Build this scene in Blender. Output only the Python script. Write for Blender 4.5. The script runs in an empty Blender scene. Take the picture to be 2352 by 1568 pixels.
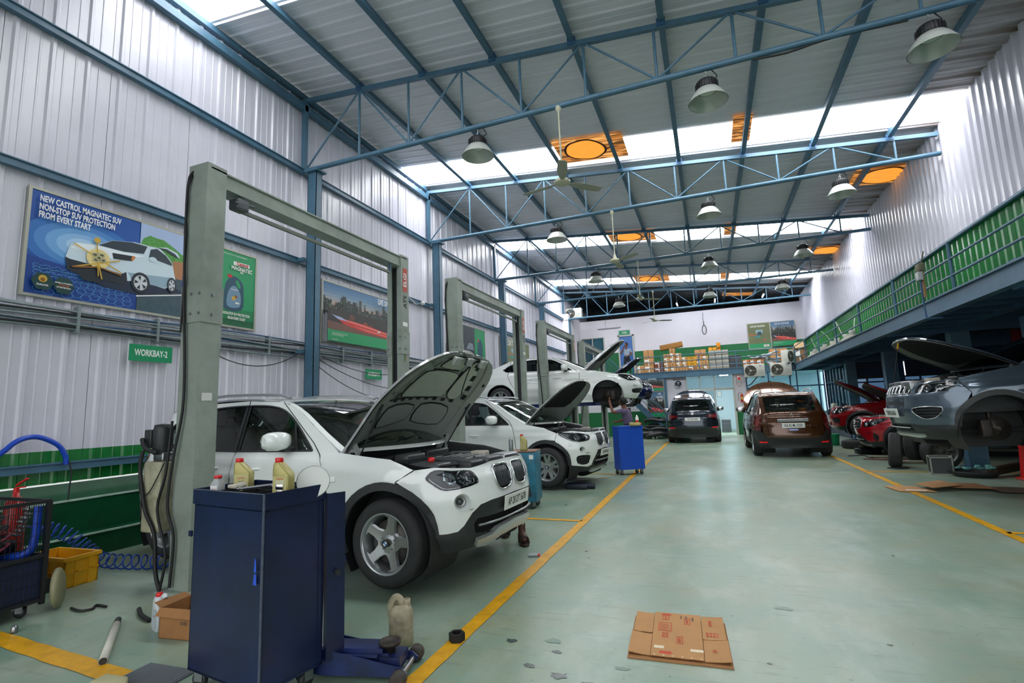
import bpy, math, random
import numpy as np
from mathutils import Vector, Matrix, Euler
from mathutils.geometry import delaunay_2d_cdt
random.seed(7)
PI = math.pi
SC = bpy.context.scene
COL = SC.collection

# ------------------------------------------------------------------ camera
_yaw, _pit, _rol = -0.3666934, 0.13590237, -0.03698721
_cy, _sy, _cp, _sp = math.cos(_yaw), math.sin(_yaw), math.cos(_pit), math.sin(_pit)
_f = Vector((_sy*_cp, _cy*_cp, _sp)); _r = Vector((_cy, -_sy, 0)); _u = _r.cross(_f)
_c, _s = math.cos(_rol), math.sin(_rol)
_r2 = _c*_r + _s*_u; _u2 = -_s*_r + _c*_u
cam = bpy.data.cameras.new('camera'); camo = bpy.data.objects.new('camera', cam); COL.objects.link(camo)
cam.sensor_width = 36; cam.lens = 1161.4/2352*36; cam.clip_start = 0.05; cam.clip_end = 300
M = Matrix((_r2, _u2, -_f)).transposed().to_4x4(); M.translation = (0, 0, 1.4)
camo.matrix_world = M
SC.camera = camo

# ------------------------------------------------------------------ world: bright overcast sky
W = bpy.data.worlds.new('world'); SC.world = W; W.use_nodes = True
nt = W.node_tree; bg = nt.nodes['Background']
tc = nt.nodes.new('ShaderNodeTexCoord'); sx = nt.nodes.new('ShaderNodeSeparateXYZ'); rp = nt.nodes.new('ShaderNodeValToRGB')
nt.links.new(tc.outputs['Generated'], sx.inputs[0]); nt.links.new(sx.outputs['Z'], rp.inputs[0]); nt.links.new(rp.outputs[0], bg.inputs[0])
rp.color_ramp.elements[0].color = (0.84, 0.87, 0.91, 1); rp.color_ramp.elements[1].color = (0.97, 0.98, 1.0, 1)
bg.inputs[1].default_value = 2.3
SKY_EMIT = 7.5      # daylight falling through the translucent roof sheets
SC.view_settings.view_transform = 'Standard'; SC.view_settings.look = 'None'; SC.view_settings.gamma = 1
SC.view_settings.use_curve_mapping = False
SC.view_settings.exposure = 0.05
SC.cycles.max_bounces = 8; SC.cycles.diffuse_bounces = 4; SC.cycles.glossy_bounces = 4
SC.cycles.transmission_bounces = 6; SC.cycles.transparent_max_bounces = 12
SC.cycles.sample_clamp_indirect = 6; SC.cycles.caustics_reflective = False; SC.cycles.caustics_refractive = False

# ------------------------------------------------------------------ materials
MATS = {}
def lin(c):
    if isinstance(c, str):
        v = [int(c[i:i+2], 16)/255 for i in (0, 2, 4)]
        return [((x+.055)/1.055)**2.4 if x > .04045 else x/12.92 for x in v]
    return list(c)
def mat(name, color, rough=.5, metal=0., emit=0, coat=0., noise=0, nscale=6, bump=0, bscale=40, spec=None, alpha=None, ramp=None):
    if name in MATS: return MATS[name]
    m = bpy.data.materials.new(name); m.use_nodes = True; n = m.node_tree; b = n.nodes['Principled BSDF']
    c = lin(color)
    b.inputs['Base Color'].default_value = (*c, 1); b.inputs['Roughness'].default_value = rough; b.inputs['Metallic'].default_value = metal
    if coat: b.inputs['Coat Weight'].default_value = coat; b.inputs['Coat Roughness'].default_value = .05
    if spec is not None: b.inputs['Specular IOR Level'].default_value = spec
    if emit: b.inputs['Emission Color'].default_value = (*c, 1); b.inputs['Emission Strength'].default_value = emit
    if noise:
        tx = n.nodes.new('ShaderNodeTexNoise'); tx.inputs['Scale'].default_value = nscale; tx.inputs['Detail'].default_value = 8; tx.inputs['Roughness'].default_value = .65
        co = n.nodes.new('ShaderNodeTexCoord'); n.links.new(co.outputs['Object'], tx.inputs[0])
        r = n.nodes.new('ShaderNodeValToRGB'); n.links.new(tx.outputs[0], r.inputs[0]); n.links.new(r.outputs[0], b.inputs['Base Color'])
        r.color_ramp.elements[0].position = .3; r.color_ramp.elements[1].position = .7
        d = lin(ramp) if ramp else [x*(1-noise) for x in c]
        r.color_ramp.elements[0].color = (*d, 1); r.color_ramp.elements[1].color = (*[min(1, x*(1+noise*.35)) for x in c], 1)
    if bump:
        t2 = n.nodes.new('ShaderNodeTexNoise'); t2.inputs['Scale'].default_value = bscale; t2.inputs['Detail'].default_value = 4
        co = n.nodes.new('ShaderNodeTexCoord'); n.links.new(co.outputs['Object'], t2.inputs[0])
        bp = n.nodes.new('ShaderNodeBump'); bp.inputs['Strength'].default_value = bump; bp.inputs['Distance'].default_value = .01
        n.links.new(t2.outputs[0], bp.inputs['Height']); n.links.new(bp.outputs[0], b.inputs['Normal'])
    m.diffuse_color = (*c, 1)
    MATS[name] = m; return m
def glass(name, tint, refl=.9, dark=.0):
    if name in MATS: return MATS[name]
    m = bpy.data.materials.new(name); m.use_nodes = True; n = m.node_tree; n.nodes.clear()
    o = n.nodes.new('ShaderNodeOutputMaterial'); t = n.nodes.new('ShaderNodeBsdfTransparent'); g = n.nodes.new('ShaderNodeBsdfGlossy')
    mx = n.nodes.new('ShaderNodeMixShader'); fr = n.nodes.new('ShaderNodeFresnel'); fr.inputs[0].default_value = 1.5
    t.inputs[0].default_value = (*lin(tint), 1); g.inputs['Roughness'].default_value = .02; g.inputs[0].default_value = (refl, refl, refl, 1)
    n.links.new(fr.outputs[0], mx.inputs[0]); n.links.new(t.outputs[0], mx.inputs[1]); n.links.new(g.outputs[0], mx.inputs[2]); n.links.new(mx.outputs[0], o.inputs[0])
    MATS[name] = m; return m

BLUE = mat('blue_steel_paint', '476d84', .42, noise=.25, nscale=3)
BLUED = mat('dark_blue_steel_paint', '2f587c', .45, noise=.2, nscale=2)
GREYG = mat('grey_green_paint', '8f9a90', .5, noise=.3, nscale=2.5, bump=.1)
SHEETW = mat('white_sheet', 'd4d3de', .28, noise=.1, nscale=1.2, spec=.6)
SHEETG = mat('green_sheet', '117a31', .25, noise=.3, nscale=2, spec=.7)
CEILW = mat('ceiling_sheet', 'c3c3cd', .38, noise=.16, nscale=.9)
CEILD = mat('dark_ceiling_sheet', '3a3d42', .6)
WALLP = mat('white_plaster', 'e8e5ec', .75, noise=.06, nscale=.8)
WALLG = mat('green_plaster', '0e6b38', .6, noise=.15, nscale=1)
BLACK = mat('black_rubber', '1b1c1e', .6)
BLACKP = mat('black_plastic', '2b2e30', .45, noise=.2, nscale=20)
DARK = mat('dark_void', '08090a', .9)
WHITEP = mat('white_paint', 'e6ebe8', .16, coat=.8, spec=.6)
CHROME = mat('chrome', 'd8dadc', .12, 1.)
STEEL = mat('brushed_steel', '9a9da0', .35, 1.)
ALU = mat('painted_alloy', 'b4b8ba', .28, .85)
YEL = mat('yellow_floor_paint', 'd9a010', .42, noise=.3, nscale=9)
REDP = mat('red_plastic', 'd01a1a', .35)
CARDB = mat('cardboard', 'b98a58', .85, noise=.14, nscale=5)
CARDD = mat('brown_cardboard', '9a6c40', .85, noise=.2, nscale=6)
WHITE = mat('white_print', 'e8e8e4', .5)
YELP = mat('yellow_plastic', 'e0a318', .4, noise=.15)
BLUEP = mat('blue_plastic', '1846b8', .35)
PVC = mat('frame_pvc', 'b9bdb4', .45)
SKIN = mat('brown_skin', '6b4230', .55)
HAIR = mat('black_hair', '0d0c0c', .6)
GLASS = glass('car_glass', 'b9cbc4')
GLASSD = glass('tinted_glass', '4c5a58')
GLASSW = glass('window_glass', 'c6d8de')
GLASSB = glass('bay_window_glass', '75899a')
CLEAR = glass('clear_lens', 'eef2f4')

# ------------------------------------------------------------------ mesh helpers
class MB:
    """collects shapes; build() links them as one mesh object"""
    def __init__(s): s.v = []; s.f = []; s.m = []; s.sm = []
    def add(s, vs, fs, mi=0, smooth=False, M=None):
        o = len(s.v)
        for p in vs:
            p = Vector(p)
            if M is not None: p = M @ p
            s.v.append(tuple(p))
        for f in fs: s.f.append([i+o for i in f]); s.m.append(mi); s.sm.append(smooth)
        return s
    def box(s, x0, y0, z0, x1, y1, z1, mi=0, M=None):
        v = [(x0,y0,z0),(x1,y0,z0),(x1,y1,z0),(x0,y1,z0),(x0,y0,z1),(x1,y0,z1),(x1,y1,z1),(x0,y1,z1)]
        return s.add(v, [(0,3,2,1),(4,5,6,7),(0,1,5,4),(1,2,6,5),(2,3,7,6),(3,0,4,7)], mi, False, M)
    def rbox(s, x0, y0, z0, x1, y1, z1, r=.01, mi=0, M=None, seg=3):
        # rounded box: rounded-rect prism in xy with chamfered top/bottom
        r = min(r, (x1-x0)*.49, (y1-y0)*.49, (z1-z0)*.49)
        def ring(ins, z):
            o = []; rr = max(r-ins, r*.25)
            for cx, cy, a0 in ((x1-r, y1-r, 0), (x0+r, y1-r, 90), (x0+r, y0+r, 180), (x1-r, y0+r, 270)):
                for k in range(seg+1):
                    a = math.radians(a0+90*k/seg); o.append((cx+rr*math.cos(a), cy+rr*math.sin(a), z))
            return o
        rings = [ring(r*.7, z0), ring(r*.2, z0+r*.3), ring(0, z0+r), ring(0, z1-r), ring(r*.2, z1-r*.3), ring(r*.7, z1)]
        return s.rings(rings, mi, True, True, M)
    def rings(s, rings, mi=0, smooth=True, caps=True, M=None, closed=True):
        n = len(rings[0]); v = [p for r in rings for p in r]; f = []
        for i in range(len(rings)-1):
            for j in range(n if closed else n-1):
                k = (j+1) % n
                f.append((i*n+j, i*n+k, (i+1)*n+k, (i+1)*n+j))
        s.add(v, f, mi, smooth, M)
        if caps:
            s.add(rings[0], [tuple(range(n))[::-1]], mi, False, M); s.add(rings[-1], [tuple(range(n))], mi, False, M)
        return s
    def lathe(s, prof, n=20, mi=0, M=None, caps=False, smooth=True):
        rings = [[(r*math.cos(2*PI*k/n), r*math.sin(2*PI*k/n), z) for k in range(n)] for r, z in prof]
        return s.rings(rings, mi, smooth, caps, M)
    def cyl(s, a, b, r, n=10, mi=0, r2=None, caps=True, smooth=True):
        a, b = Vector(a), Vector(b); d = b-a
        if d.length < 1e-6: return s
        q = d.to_track_quat('Z', 'Y').to_matrix().to_4x4(); q.translation = a
        r2 = r if r2 is None else r2
        return s.lathe([(r, 0), (r2, d.length)], n, mi, q, caps, smooth)
    def tube(s, pts, r, n=6, mi=0, smooth_path=0, caps=True):
        P = [Vector(p) for p in pts]
        if smooth_path: P = [Vector(p) for p in spline([tuple(p) for p in P], smooth_path)]
        rings = []; up = Vector((0, 0, 1)); prev = None
        for i, p in enumerate(P):
            t = (P[min(i+1, len(P)-1)]-P[max(i-1, 0)]).normalized()
            if prev is None:
                x = t.cross(up);
                if x.length < .1: x = t.cross(Vector((1, 0, 0)))
            else:
                x = prev - t*prev.dot(t)
            x.normalize(); prev = x; y = t.cross(x)
            rings.append([tuple(p+r*(math.cos(2*PI*k/n)*x+math.sin(2*PI*k/n)*y)) for k in range(n)])
        return s.rings(rings, mi, True, caps)
    def beam(s, a, b, w, h, mi=0, up=(0, 0, 1)):
        a, b = Vector(a), Vector(b); t = (b-a).normalized(); x = t.cross(Vector(up)); x.normalize(); y = x.cross(t)
        r = lambda p: [tuple(p+sx_*w/2*x+sy_*h/2*y) for sx_, sy_ in ((-1,-1),(1,-1),(1,1),(-1,1))]
        return s.rings([r(a), r(b)], mi, False, True)
    def prism(s, poly, h, mi=0, M=None, z0=0):
        n = len(poly)
        v = [(x, y, z0) for x, y in poly]+[(x, y, z0+h) for x, y in poly]
        return s.add(v, [tuple(range(n))[::-1], tuple(range(n, 2*n))]+[(i, (i+1) % n, n+(i+1) % n, n+i) for i in range(n)], mi, False, M)
    def sphere(s, c, r, mi=0, n=14, m=8, M=None):
        if isinstance(r, (int, float)): r = (r, r, r)
        rings = [[(c[0]+r[0]*math.sin(PI*i/m)*math.cos(2*PI*k/n), c[1]+r[1]*math.sin(PI*i/m)*math.sin(2*PI*k/n), c[2]-r[2]*math.cos(PI*i/m)) for k in range(n)] for i in range(m+1)]
        rings[0] = [(c[0]+1e-4*math.cos(2*PI*k/n), c[1]+1e-4*math.sin(2*PI*k/n), c[2]-r[2]) for k in range(n)]
        rings[-1] = [(c[0]+1e-4*math.cos(2*PI*k/n), c[1]+1e-4*math.sin(2*PI*k/n), c[2]+r[2]) for k in range(n)]
        return s.rings(rings, mi, True, False, M)
    def build(s, name, mats, parent=None, loc=None, rot=None, kind=None):
        me = bpy.data.meshes.new(name); me.from_pydata(s.v, [], s.f); me.update()
        if not isinstance(mats, (list, tuple)): mats = [mats]
        for m in mats: me.materials.append(m)
        me.polygons.foreach_set('material_index', s.m); me.polygons.foreach_set('use_smooth', s.sm)
        return link(name, me, parent, loc, rot, kind)
def link(name, me, parent=None, loc=None, rot=None, kind=None):
    o = bpy.data.objects.new(name, me); COL.objects.link(o)
    if parent is not None: o.parent = parent
    if loc is not None: o.location = loc
    if rot is not None: o.rotation_euler = rot
    if kind: o['kind'] = kind
    return o
def thing(name, label, cat, loc=(0, 0, 0), rotz=0, group=None, rot=None):
    o = bpy.data.objects.new(name, None); COL.objects.link(o); o.location = loc
    o.rotation_euler = rot if rot is not None else (0, 0, rotz)
    return tag(o, label, cat, group)
def tag(o, label, cat, group=None):
    o['label'] = label; o['category'] = cat
    if group: o['group'] = group
    return o
def spline(pts, k=4, closed=False):
    """Catmull-Rom through pts; a point given as (…,'c') is a sharp corner"""
    P = [tuple(q for q in p if q != 'c') for p in pts]; C = [('c' in p) for p in pts]; n = len(P); out = []
    A = [np.array(p, float) for p in P]
    for i in range(n if closed else n-1):
        p1, p2 = A[i], A[(i+1) % n]
        p0 = A[(i-1) % n] if (closed or i > 0) else p1; p3 = A[(i+2) % n] if (closed or i+2 < n) else p2
        m1 = (p2-p0)/2 if not C[i] else (p2-p1); m2 = (p3-p1)/2 if not C[(i+1) % n] else (p2-p1)
        L = np.linalg.norm(p2-p1)
        for mm in (m1, m2):
            q = np.linalg.norm(mm)
            if q > L*1.2: mm *= L*1.2/q
        if C[i] and C[(i+1) % n]: ks = [0]
        else: ks = [j/k for j in range(k)]
        for t in ks:
            out.append(tuple((2*t**3-3*t*t+1)*p1+(t**3-2*t*t+t)*m1+(-2*t**3+3*t*t)*p2+(t**3-t*t)*m2))
    if not closed: out.append(tuple(A[-1]))
    return out
def text_mesh(s, size, bold=.0, sx=1., align='CENTER'):
    cu = bpy.data.curves.new('t', 'FONT'); cu.body = s; cu.size = size; cu.align_x = align; cu.align_y = 'CENTER'; cu.offset = bold*size; cu.resolution_u = 2
    cu.space_line = .95
    o = bpy.data.objects.new('t', cu); COL.objects.link(o)
    dg = bpy.context.evaluated_depsgraph_get(); me = bpy.data.meshes.new_from_object(o.evaluated_get(dg))
    bpy.data.objects.remove(o); bpy.data.curves.remove(cu)
    for v in me.vertices: v.co.x *= sx
    return me
def text(name, s, size, m, parent, Mx, bold=.02, sx=1., align='CENTER'):
    """flat lettering; Mx maps text plane (x right, y up, z out) to the parent's space"""
    me = text_mesh(s, size, bold, sx, align); me.transform(Mx); me.materials.append(m)
    return link(name, me, parent)
def frame(o, right, up):
    r = Vector(right).normalized(); u = Vector(up).normalized(); n = r.cross(u)
    m = Matrix((r, u, n)).transposed().to_4x4(); m.translation = o; return m
def copy_tree(o, parent=None):
    c = o.copy(); COL.objects.link(c); c.parent = parent
    for ch in list(o.children): copy_tree(ch, c)
    return c
# ================================================================== STRUCTURE
WX, RX = -6.75, 4.5                     # left wall / right sheet wall
def roofz(x): return 7.5 - .0915*(x+6.75)
# ---- floor: worn sea-green epoxy
def floor_mat():
    m = bpy.data.materials.new('green_epoxy_floor'); m.use_nodes = True; n = m.node_tree; b = n.nodes['Principled BSDF']; L = n.links.new
    co = n.nodes.new('ShaderNodeTexCoord')
    def noise(sc, det=8, rough=.6, dist=0, mp=None):
        t = n.nodes.new('ShaderNodeTexNoise'); t.inputs['Scale'].default_value = sc; t.inputs['Detail'].default_value = det; t.inputs['Roughness'].default_value = rough; t.inputs['Distortion'].default_value = dist
        if mp:
            q = n.nodes.new('ShaderNodeMapping'); q.inputs['Scale'].default_value = mp; L(co.outputs['Object'], q.inputs[0]); L(q.outputs[0], t.inputs[0])
        else: L(co.outputs['Object'], t.inputs[0])
        return t
    def ramp(src, a, b_, ca, cb):
        r = n.nodes.new('ShaderNodeValToRGB'); r.color_ramp.elements[0].position = a; r.color_ramp.elements[1].position = b_
        r.color_ramp.elements[0].color = (*ca, 1); r.color_ramp.elements[1].color = (*cb, 1); L(src, r.inputs[0]); return r
    def mix(a, bb, fac, mode='MIX'):
        x = n.nodes.new('ShaderNodeMix'); x.data_type = 'RGBA'; x.blend_type = mode
        if isinstance(fac, float): x.inputs[0].default_value = fac
        else: L(fac, x.inputs[0])
        for i, s in ((6, a), (7, bb)):
            if isinstance(s, tuple): x.inputs[i].default_value = (*s, 1)
            else: L(s, x.inputs[i])
        return x.outputs[2]
    g1, g2 = tuple(lin('6f8a79')), tuple(lin('94a997'))
    base = ramp(noise(.55, 9, .65).outputs[0], .33, .67, g1, g2).outputs[0]
    brown = ramp(noise(1.1, 9, .7).outputs[0], .44, .68, (0, 0, 0), (.75, .75, .75)).outputs[0]
    c = mix(base, tuple(lin('87886a')), brown)
    sw = ramp(noise(2.2, 7, .65, 0, (1, .5, 1)).outputs[0], .48, .70, (0, 0, 0), (.55, .55, .55)).outputs[0]
    c = mix(c, tuple(lin('aab9ae')), sw)
    sp = ramp(noise(34, 3, .5).outputs[0], .69, .73, (0, 0, 0), (.7, .7, .7)).outputs[0]
    sp2 = ramp(noise(3, 3, .5).outputs[0], .5, .62, (0, 0, 0), (1, 1, 1)).outputs[0]
    spx = mix(sp, (0, 0, 0), sp2)
    c = mix(c, tuple(lin('2b332f')), spx)
    sc = ramp(noise(9, 4, .55, 0, (.35, 1.6, 1)).outputs[0], .58, .70, (0, 0, 0), (.35, .35, .35)).outputs[0]
    c = mix(c, tuple(lin('5d6b5c')), sc)
    L(c, b.inputs['Base Color'])
    rr = ramp(noise(1.7, 7, .6).outputs[0], .3, .75, (.28,)*3, (.36,)*3); L(rr.outputs[0], b.inputs['Roughness'])
    b.inputs['Specular IOR Level'].default_value = .5
    bp = n.nodes.new('ShaderNodeBump'); bp.inputs['Strength'].default_value = .05; bp.inputs['Distance'].default_value = .01
    L(noise(7, 6, .6).outputs[0], bp.inputs['Height']); L(bp.outputs[0], b.inputs['Normal'])
    return m
FLOORM = floor_mat()
MB().box(WX-.3, -9, -.1, 12, 34, 0).build('floor', FLOORM, kind='structure')
MB().box(-60, -60, -.25, 60, 60, -.1).build('ground', mat('outside_concrete', '9a9a92', .9, noise=.2), kind='structure')
# painted lines (worn edges)
def line(name, a, b, w):
    a, b = Vector(a), Vector(b); t = (b-a).normalized(); s = Vector((-t.y, t.x)); n = max(4, int((b-a).length/.12)); up = []; dn = []
    for i in range(n+1):
        p = a.lerp(b, i/n); up.append(tuple(p+s*(w/2+random.uniform(-.004, .004)))); dn.append(tuple(p-s*(w/2+random.uniform(-.004, .004))))
    v = [(x, y, .004) for x, y in up]+[(x, y, .004) for x, y in dn]
    mb = MB().add(v, [(i, n+1+i, n+2+i, i+1) for i in range(n)]); return mb.build(name, YEL, kind='structure')
k = 1
for a, b, w in [((-1.58, 1.2), (-1.62, 20.2), .105), ((2.64, 1.6), (2.70, 20.2), .10), ((-4.9, 2.15), (-2.9, 2.02), .13)] + \
        [((-1.62, y), (-6.0, y), .085) for y in (6.43, 10.95, 15.4, 19.9)] + [((2.67, y), (7.5, y), .085) for y in (6.73, 11.66, 16.5)]:
    line('floor_line_%d' % k, a, b, w); k += 1
# dark oil / peeled patches and litter near the camera
PATCH = mat('dark_peeled_floor', '3c4a45', .25, noise=.5, nscale=30)
PATCHL = mat('glossy_green_patch', '64806f', .34)
def blob(cx, cy, r, n=14, sq=.6):
    a0 = random.random()*6
    return [(cx+r*random.uniform(.45, 1)*math.cos(a0+2*PI*i/n), cy+r*sq*random.uniform(.45, 1)*math.sin(a0+2*PI*i/n)) for i in range(n)]
pb = MB()
for cx, cy, r in ((-.75, 2.02, .05), (-.62, 1.98, .07), (-.5, 1.95, .05), (-.9, 2.2, .05), (-.68, 2.16, .04), (-.2, 2.0, .03), (-.17, 2.55, .02), (.13, 2.3, .02), (-.06, 2.45, .015), (-.9, 3.65, .02), (-.85, 3.5, .012),
                  (.6, 2.6, .02), (-2.9, 3.1, .02), (-1.2, 4.6, .03), (-1.5, 5.3, .03), (-1.9, 4.9, .03), (2.3, 4.4, .03), (2.1, 4.1, .02), (2.6, 5.1, .04), (1.4, 3.3, .015), (1.0, 4.0, .02)):
    v = blob(cx*1.4, cy*1.4, r); pb.add([(x, y, .0022) for x, y in v], [tuple(range(len(v)))])
o = pb.build('floor_stain', PATCH, kind='structure')
pb = MB()
for cx, cy, r in ((-.72, 2.25, .06), (-.1, 2.5, .05), (-.4, 2.1, .04), (.25, 2.9, .06)):
    v = blob(cx*1.4, cy*1.4, r*1.3); pb.add([(x, y, .0018) for x, y in v], [tuple(range(len(v)))])
pb.build('floor_stain', PATCHL, kind='structure')

# ---- corrugated sheets
def rib_profile(L, ribs):
    """ribs: list (centre, half width, height); trapezoids standing proud"""
    p = [(0, 0)]
    for c, w, h in ribs:
        p += [(c-w, 0), (c-w*.45, h), (c+w*.45, h), (c+w, 0)]
    return p+[(L, 0)]
def sheet_mesh(name, prof, z0, z1, mats, zsplit=None):
    """profile along +y, ribs toward +x, height z"""
    mb = MB(); zs = [z0] + ([zsplit] if zsplit else []) + [z1]; n = len(prof)
    for r in range(len(zs)-1):
        v = [(h, y, zs[r]) for y, h in prof]+[(h, y, zs[r+1]) for y, h in prof]
        mb.add(v, [(i, i+1, n+i+1, n+i) for i in range(n-1)], (0 if r == len(zs)-2 else 1))
    v = [(h, y, z0) for y, h in prof]+[(-.03, prof[-1][0], z0), (-.03, 0, z0), (-.03, 0, z1), (-.03, prof[-1][0], z1)]
    mb.add([(-.012, 0, z0), (-.012, prof[-1][0], z0), (-.012, prof[-1][0], z1), (-.012, 0, z1)], [(0, 3, 2, 1)], 0)
    me = bpy.data.meshes.new(name); me.from_pydata(mb.v, [], mb.f); [me.materials.append(m) for m in mats]
    me.polygons.foreach_set('material_index', mb.m); return me
SW = 1.05
profL = rib_profile(SW-.005, [(.10, .035, .024), (.20, .012, .006), (.32, .012, .006), (.44, .035, .024), (.55, .012, .006), (.67, .012, .006), (.79, .035, .024), (.91, .014, .008)])
meL = sheet_mesh('wall_sheet', profL, .80, 7.42, [SHEETW, SHEETG], 1.15)
backing = MB().box(WX-.05, -3.5, .9, WX-.035, 31, 7.42).build('wall_left', mat('dark_backing', '1a1c1e', .9), kind='structure')
for i in range(32):
    link('wall_sheet', meL, backing, (WX, -2.5+SW*i-.08, 0))
# masonry plinth under the sheets: ledges in green paint
pl = MB()
sec = [(-7.0, 0), (-6.40, 0), (-6.40, .235), (-6.60, .25), (-6.60, .595), (-6.72, .605), (-6.88, .77), (-7.0, .77)]
pl.rings([[(x, -4, z) for x, z in sec][::-1], [(x, 31, z) for x, z in sec][::-1]], 0, False, True)
pl.build('trim_1', mat('green_plinth_paint', '0b4a2d', .3, noise=.35, nscale=4, spec=.6), kind='structure')
tl = MB(); tl.box(-6.605, -4, .596, -6.585, 31, .612); tl.box(-6.42, -4, .236, -6.38, 31, .252)  # pale strips paint the bright reflection along the ledge edges
tl.build('trim_2', mat('ledge_edge_reflection', 'a9c4b6', .5, noise=.3, nscale=12), kind='structure')
# girts (blue) running along the left wall
for i, z in enumerate((.98, 4.2, 5.92)):
    g = MB().box(WX+.03, -3, z-.045, WX+.11, 30, z+.045); g.box(WX+.105, -3, z+.03, WX+.13, 30, z+.045)
    g.build('wall_girt', BLUE, kind='structure')
g = MB().box(WX+.03, -3, 7.12, WX+.13, 30, 7.24).build('wall_girt', BLUE, kind='structure')

# ---- right upper sheet wall above the catwalk
profR = rib_profile(SW, [(.105+.21*i, .062, .035) for i in range(5)])
meR = sheet_mesh('wall_sheet', profR, 4.27, 6.56, [SHEETW, SHEETG])
meR2 = sheet_mesh('wall_sheet', profR, 2.92, 4.24, [SHEETG, SHEETG])
rb = MB().box(RX+.035, -3.5, 2.92, RX+.05, 27.2, 6.55).build('wall_right', mat('dark_backing', '1a1c1e', .9), kind='structure')
for i in range(29):
    for me in (meR, meR2):
        o = link('wall_sheet', me, rb, (RX, -2.6+SW*(i+1), 0), (0, 0, PI))
MB().box(RX-.09, -3, 4.22, RX-.04, 27.2, 4.28).build('wall_girt', BLUE, kind='structure')
# clips along the sheet edge
# ---- ceiling: sheets running across, ribs down the slope
profC = rib_profile(SW, [(.07, .03, .03), (.20, .012, .006), (.34, .03, .03), (.47, .012, .006), (.60, .03, .03), (.73, .012, .006), (.87, .03, .03), (.98, .01, .005)])
ANG = math.atan(.0915)
def roof_strip(mats, x0, x1, name='roof_sheet'):
    """one sheet, profile along y, ribs hanging down"""
    n = len(profC)
    mb = MB().add([(x0, y, roofz(x0)+.035-h) for y, h in profC]+[(x1, y, roofz(x1)+.035-h) for y, h in profC], [(i, n+i, n+i+1, i+1) for i in range(n-1)])
    me = bpy.data.meshes.new(name); me.from_pydata(mb.v, [], mb.f); me.materials.append(mats); return me
def stain_mat():
    m = mat('stained_roof_sheet', 'c8c8cf', .5); n = m.node_tree; b = n.nodes['Principled BSDF']; L = n.links.new
    co = n.nodes.new('ShaderNodeTexCoord'); q = n.nodes.new('ShaderNodeMapping'); q.inputs['Scale'].default_value = (.6, 4, 1); L(co.outputs['Object'], q.inputs[0])
    t = n.nodes.new('ShaderNodeTexNoise'); t.inputs['Scale'].default_value = 1.4; t.inputs['Detail'].default_value = 8; L(q.outputs[0], t.inputs[0])
    sxx = n.nodes.new('ShaderNodeSeparateXYZ'); L(co.outputs['Object'], sxx.inputs[0])
    mr = n.nodes.new('ShaderNodeMapRange'); mr.inputs[1].default_value = 2.2; mr.inputs[2].default_value = 5.2; L(sxx.outputs[0], mr.inputs[0])
    mu = n.nodes.new('ShaderNodeMath'); mu.operation = 'MULTIPLY_ADD'; mu.inputs[1].default_value = 1.3; mu.inputs[2].default_value = -.1; L(mr.outputs[0], mu.inputs[0])
    mm = n.nodes.new('ShaderNodeMath'); mm.operation = 'MULTIPLY'; L(mu.outputs[0], mm.inputs[0]); L(t.outputs[0], mm.inputs[1])
    r = n.nodes.new('ShaderNodeValToRGB'); r.color_ramp.elements[0].color = (*lin('dedee6'), 1); r.color_ramp.elements[1].color = (*lin('6b533c'), 1)
    r.color_ramp.elements[0].position = .05; r.color_ramp.elements[1].position = .62; L(mm.outputs[0], r.inputs[0]); L(r.outputs[0], b.inputs['Base Color'])
    return m
STAIN = stain_mat()
SKYM = mat('translucent_roof_sheet', 'ffffff', .5, emit=SKY_EMIT)
SKYM.node_tree.nodes['Principled BSDF'].inputs['Emission Color'].default_value = (.98, .985, 1, 1)
ceil_e = MB().box(WX-.25, -4.5, 7.60, -6.9, 31, 7.62).build('ceiling', CEILW, kind='structure')
XS = (-7.0, 5.6)
SKYM2 = SKYM.copy(); SKYM2.name = 'far_boosted_sheet'; SKYM2.node_tree.nodes['Principled BSDF'].inputs['Emission Strength'].default_value = SKY_EMIT*2.2  # farthest strip: same sheet, emission raised to brighten the back wall
SKYM3 = SKYM.copy(); SKYM3.name = 'middle_translucent_sheet'; SKYM3.node_tree.nodes['Principled BSDF'].inputs['Emission Strength'].default_value = SKY_EMIT*1.35  # second strip: emission raised a little for more light farther in
SKYM1 = SKYM.copy(); SKYM1.name = 'third_boosted_sheet'; SKYM1.node_tree.nodes['Principled BSDF'].inputs['Emission Strength'].default_value = SKY_EMIT*1.8  # third strip: same sheet, emission raised to light the far end
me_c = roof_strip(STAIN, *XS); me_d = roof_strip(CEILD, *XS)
y0s = 4.99-SW*9
sky_rows = {8, 14, 20, 26}
for i in range(39):
    y = y0s+SW*i
    idx = i
    if idx in sky_rows:
        if idx > 26: continue
        for a, b in ((XS[0], -2.75), (-1.25, .86), (1.2, XS[1])) if idx != 8 else ((XS[0], XS[1]),):
            link('skylight_sheet', roof_strip({14: SKYM3, 20: SKYM1, 26: SKYM2}.get(idx, SKYM), a, b, 'skylight_sheet'), ceil_e, (0, y, 0))
        continue
    link('roof_sheet', me_d if y > 24.2 else me_c, ceil_e, (0, y, 0))
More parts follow.
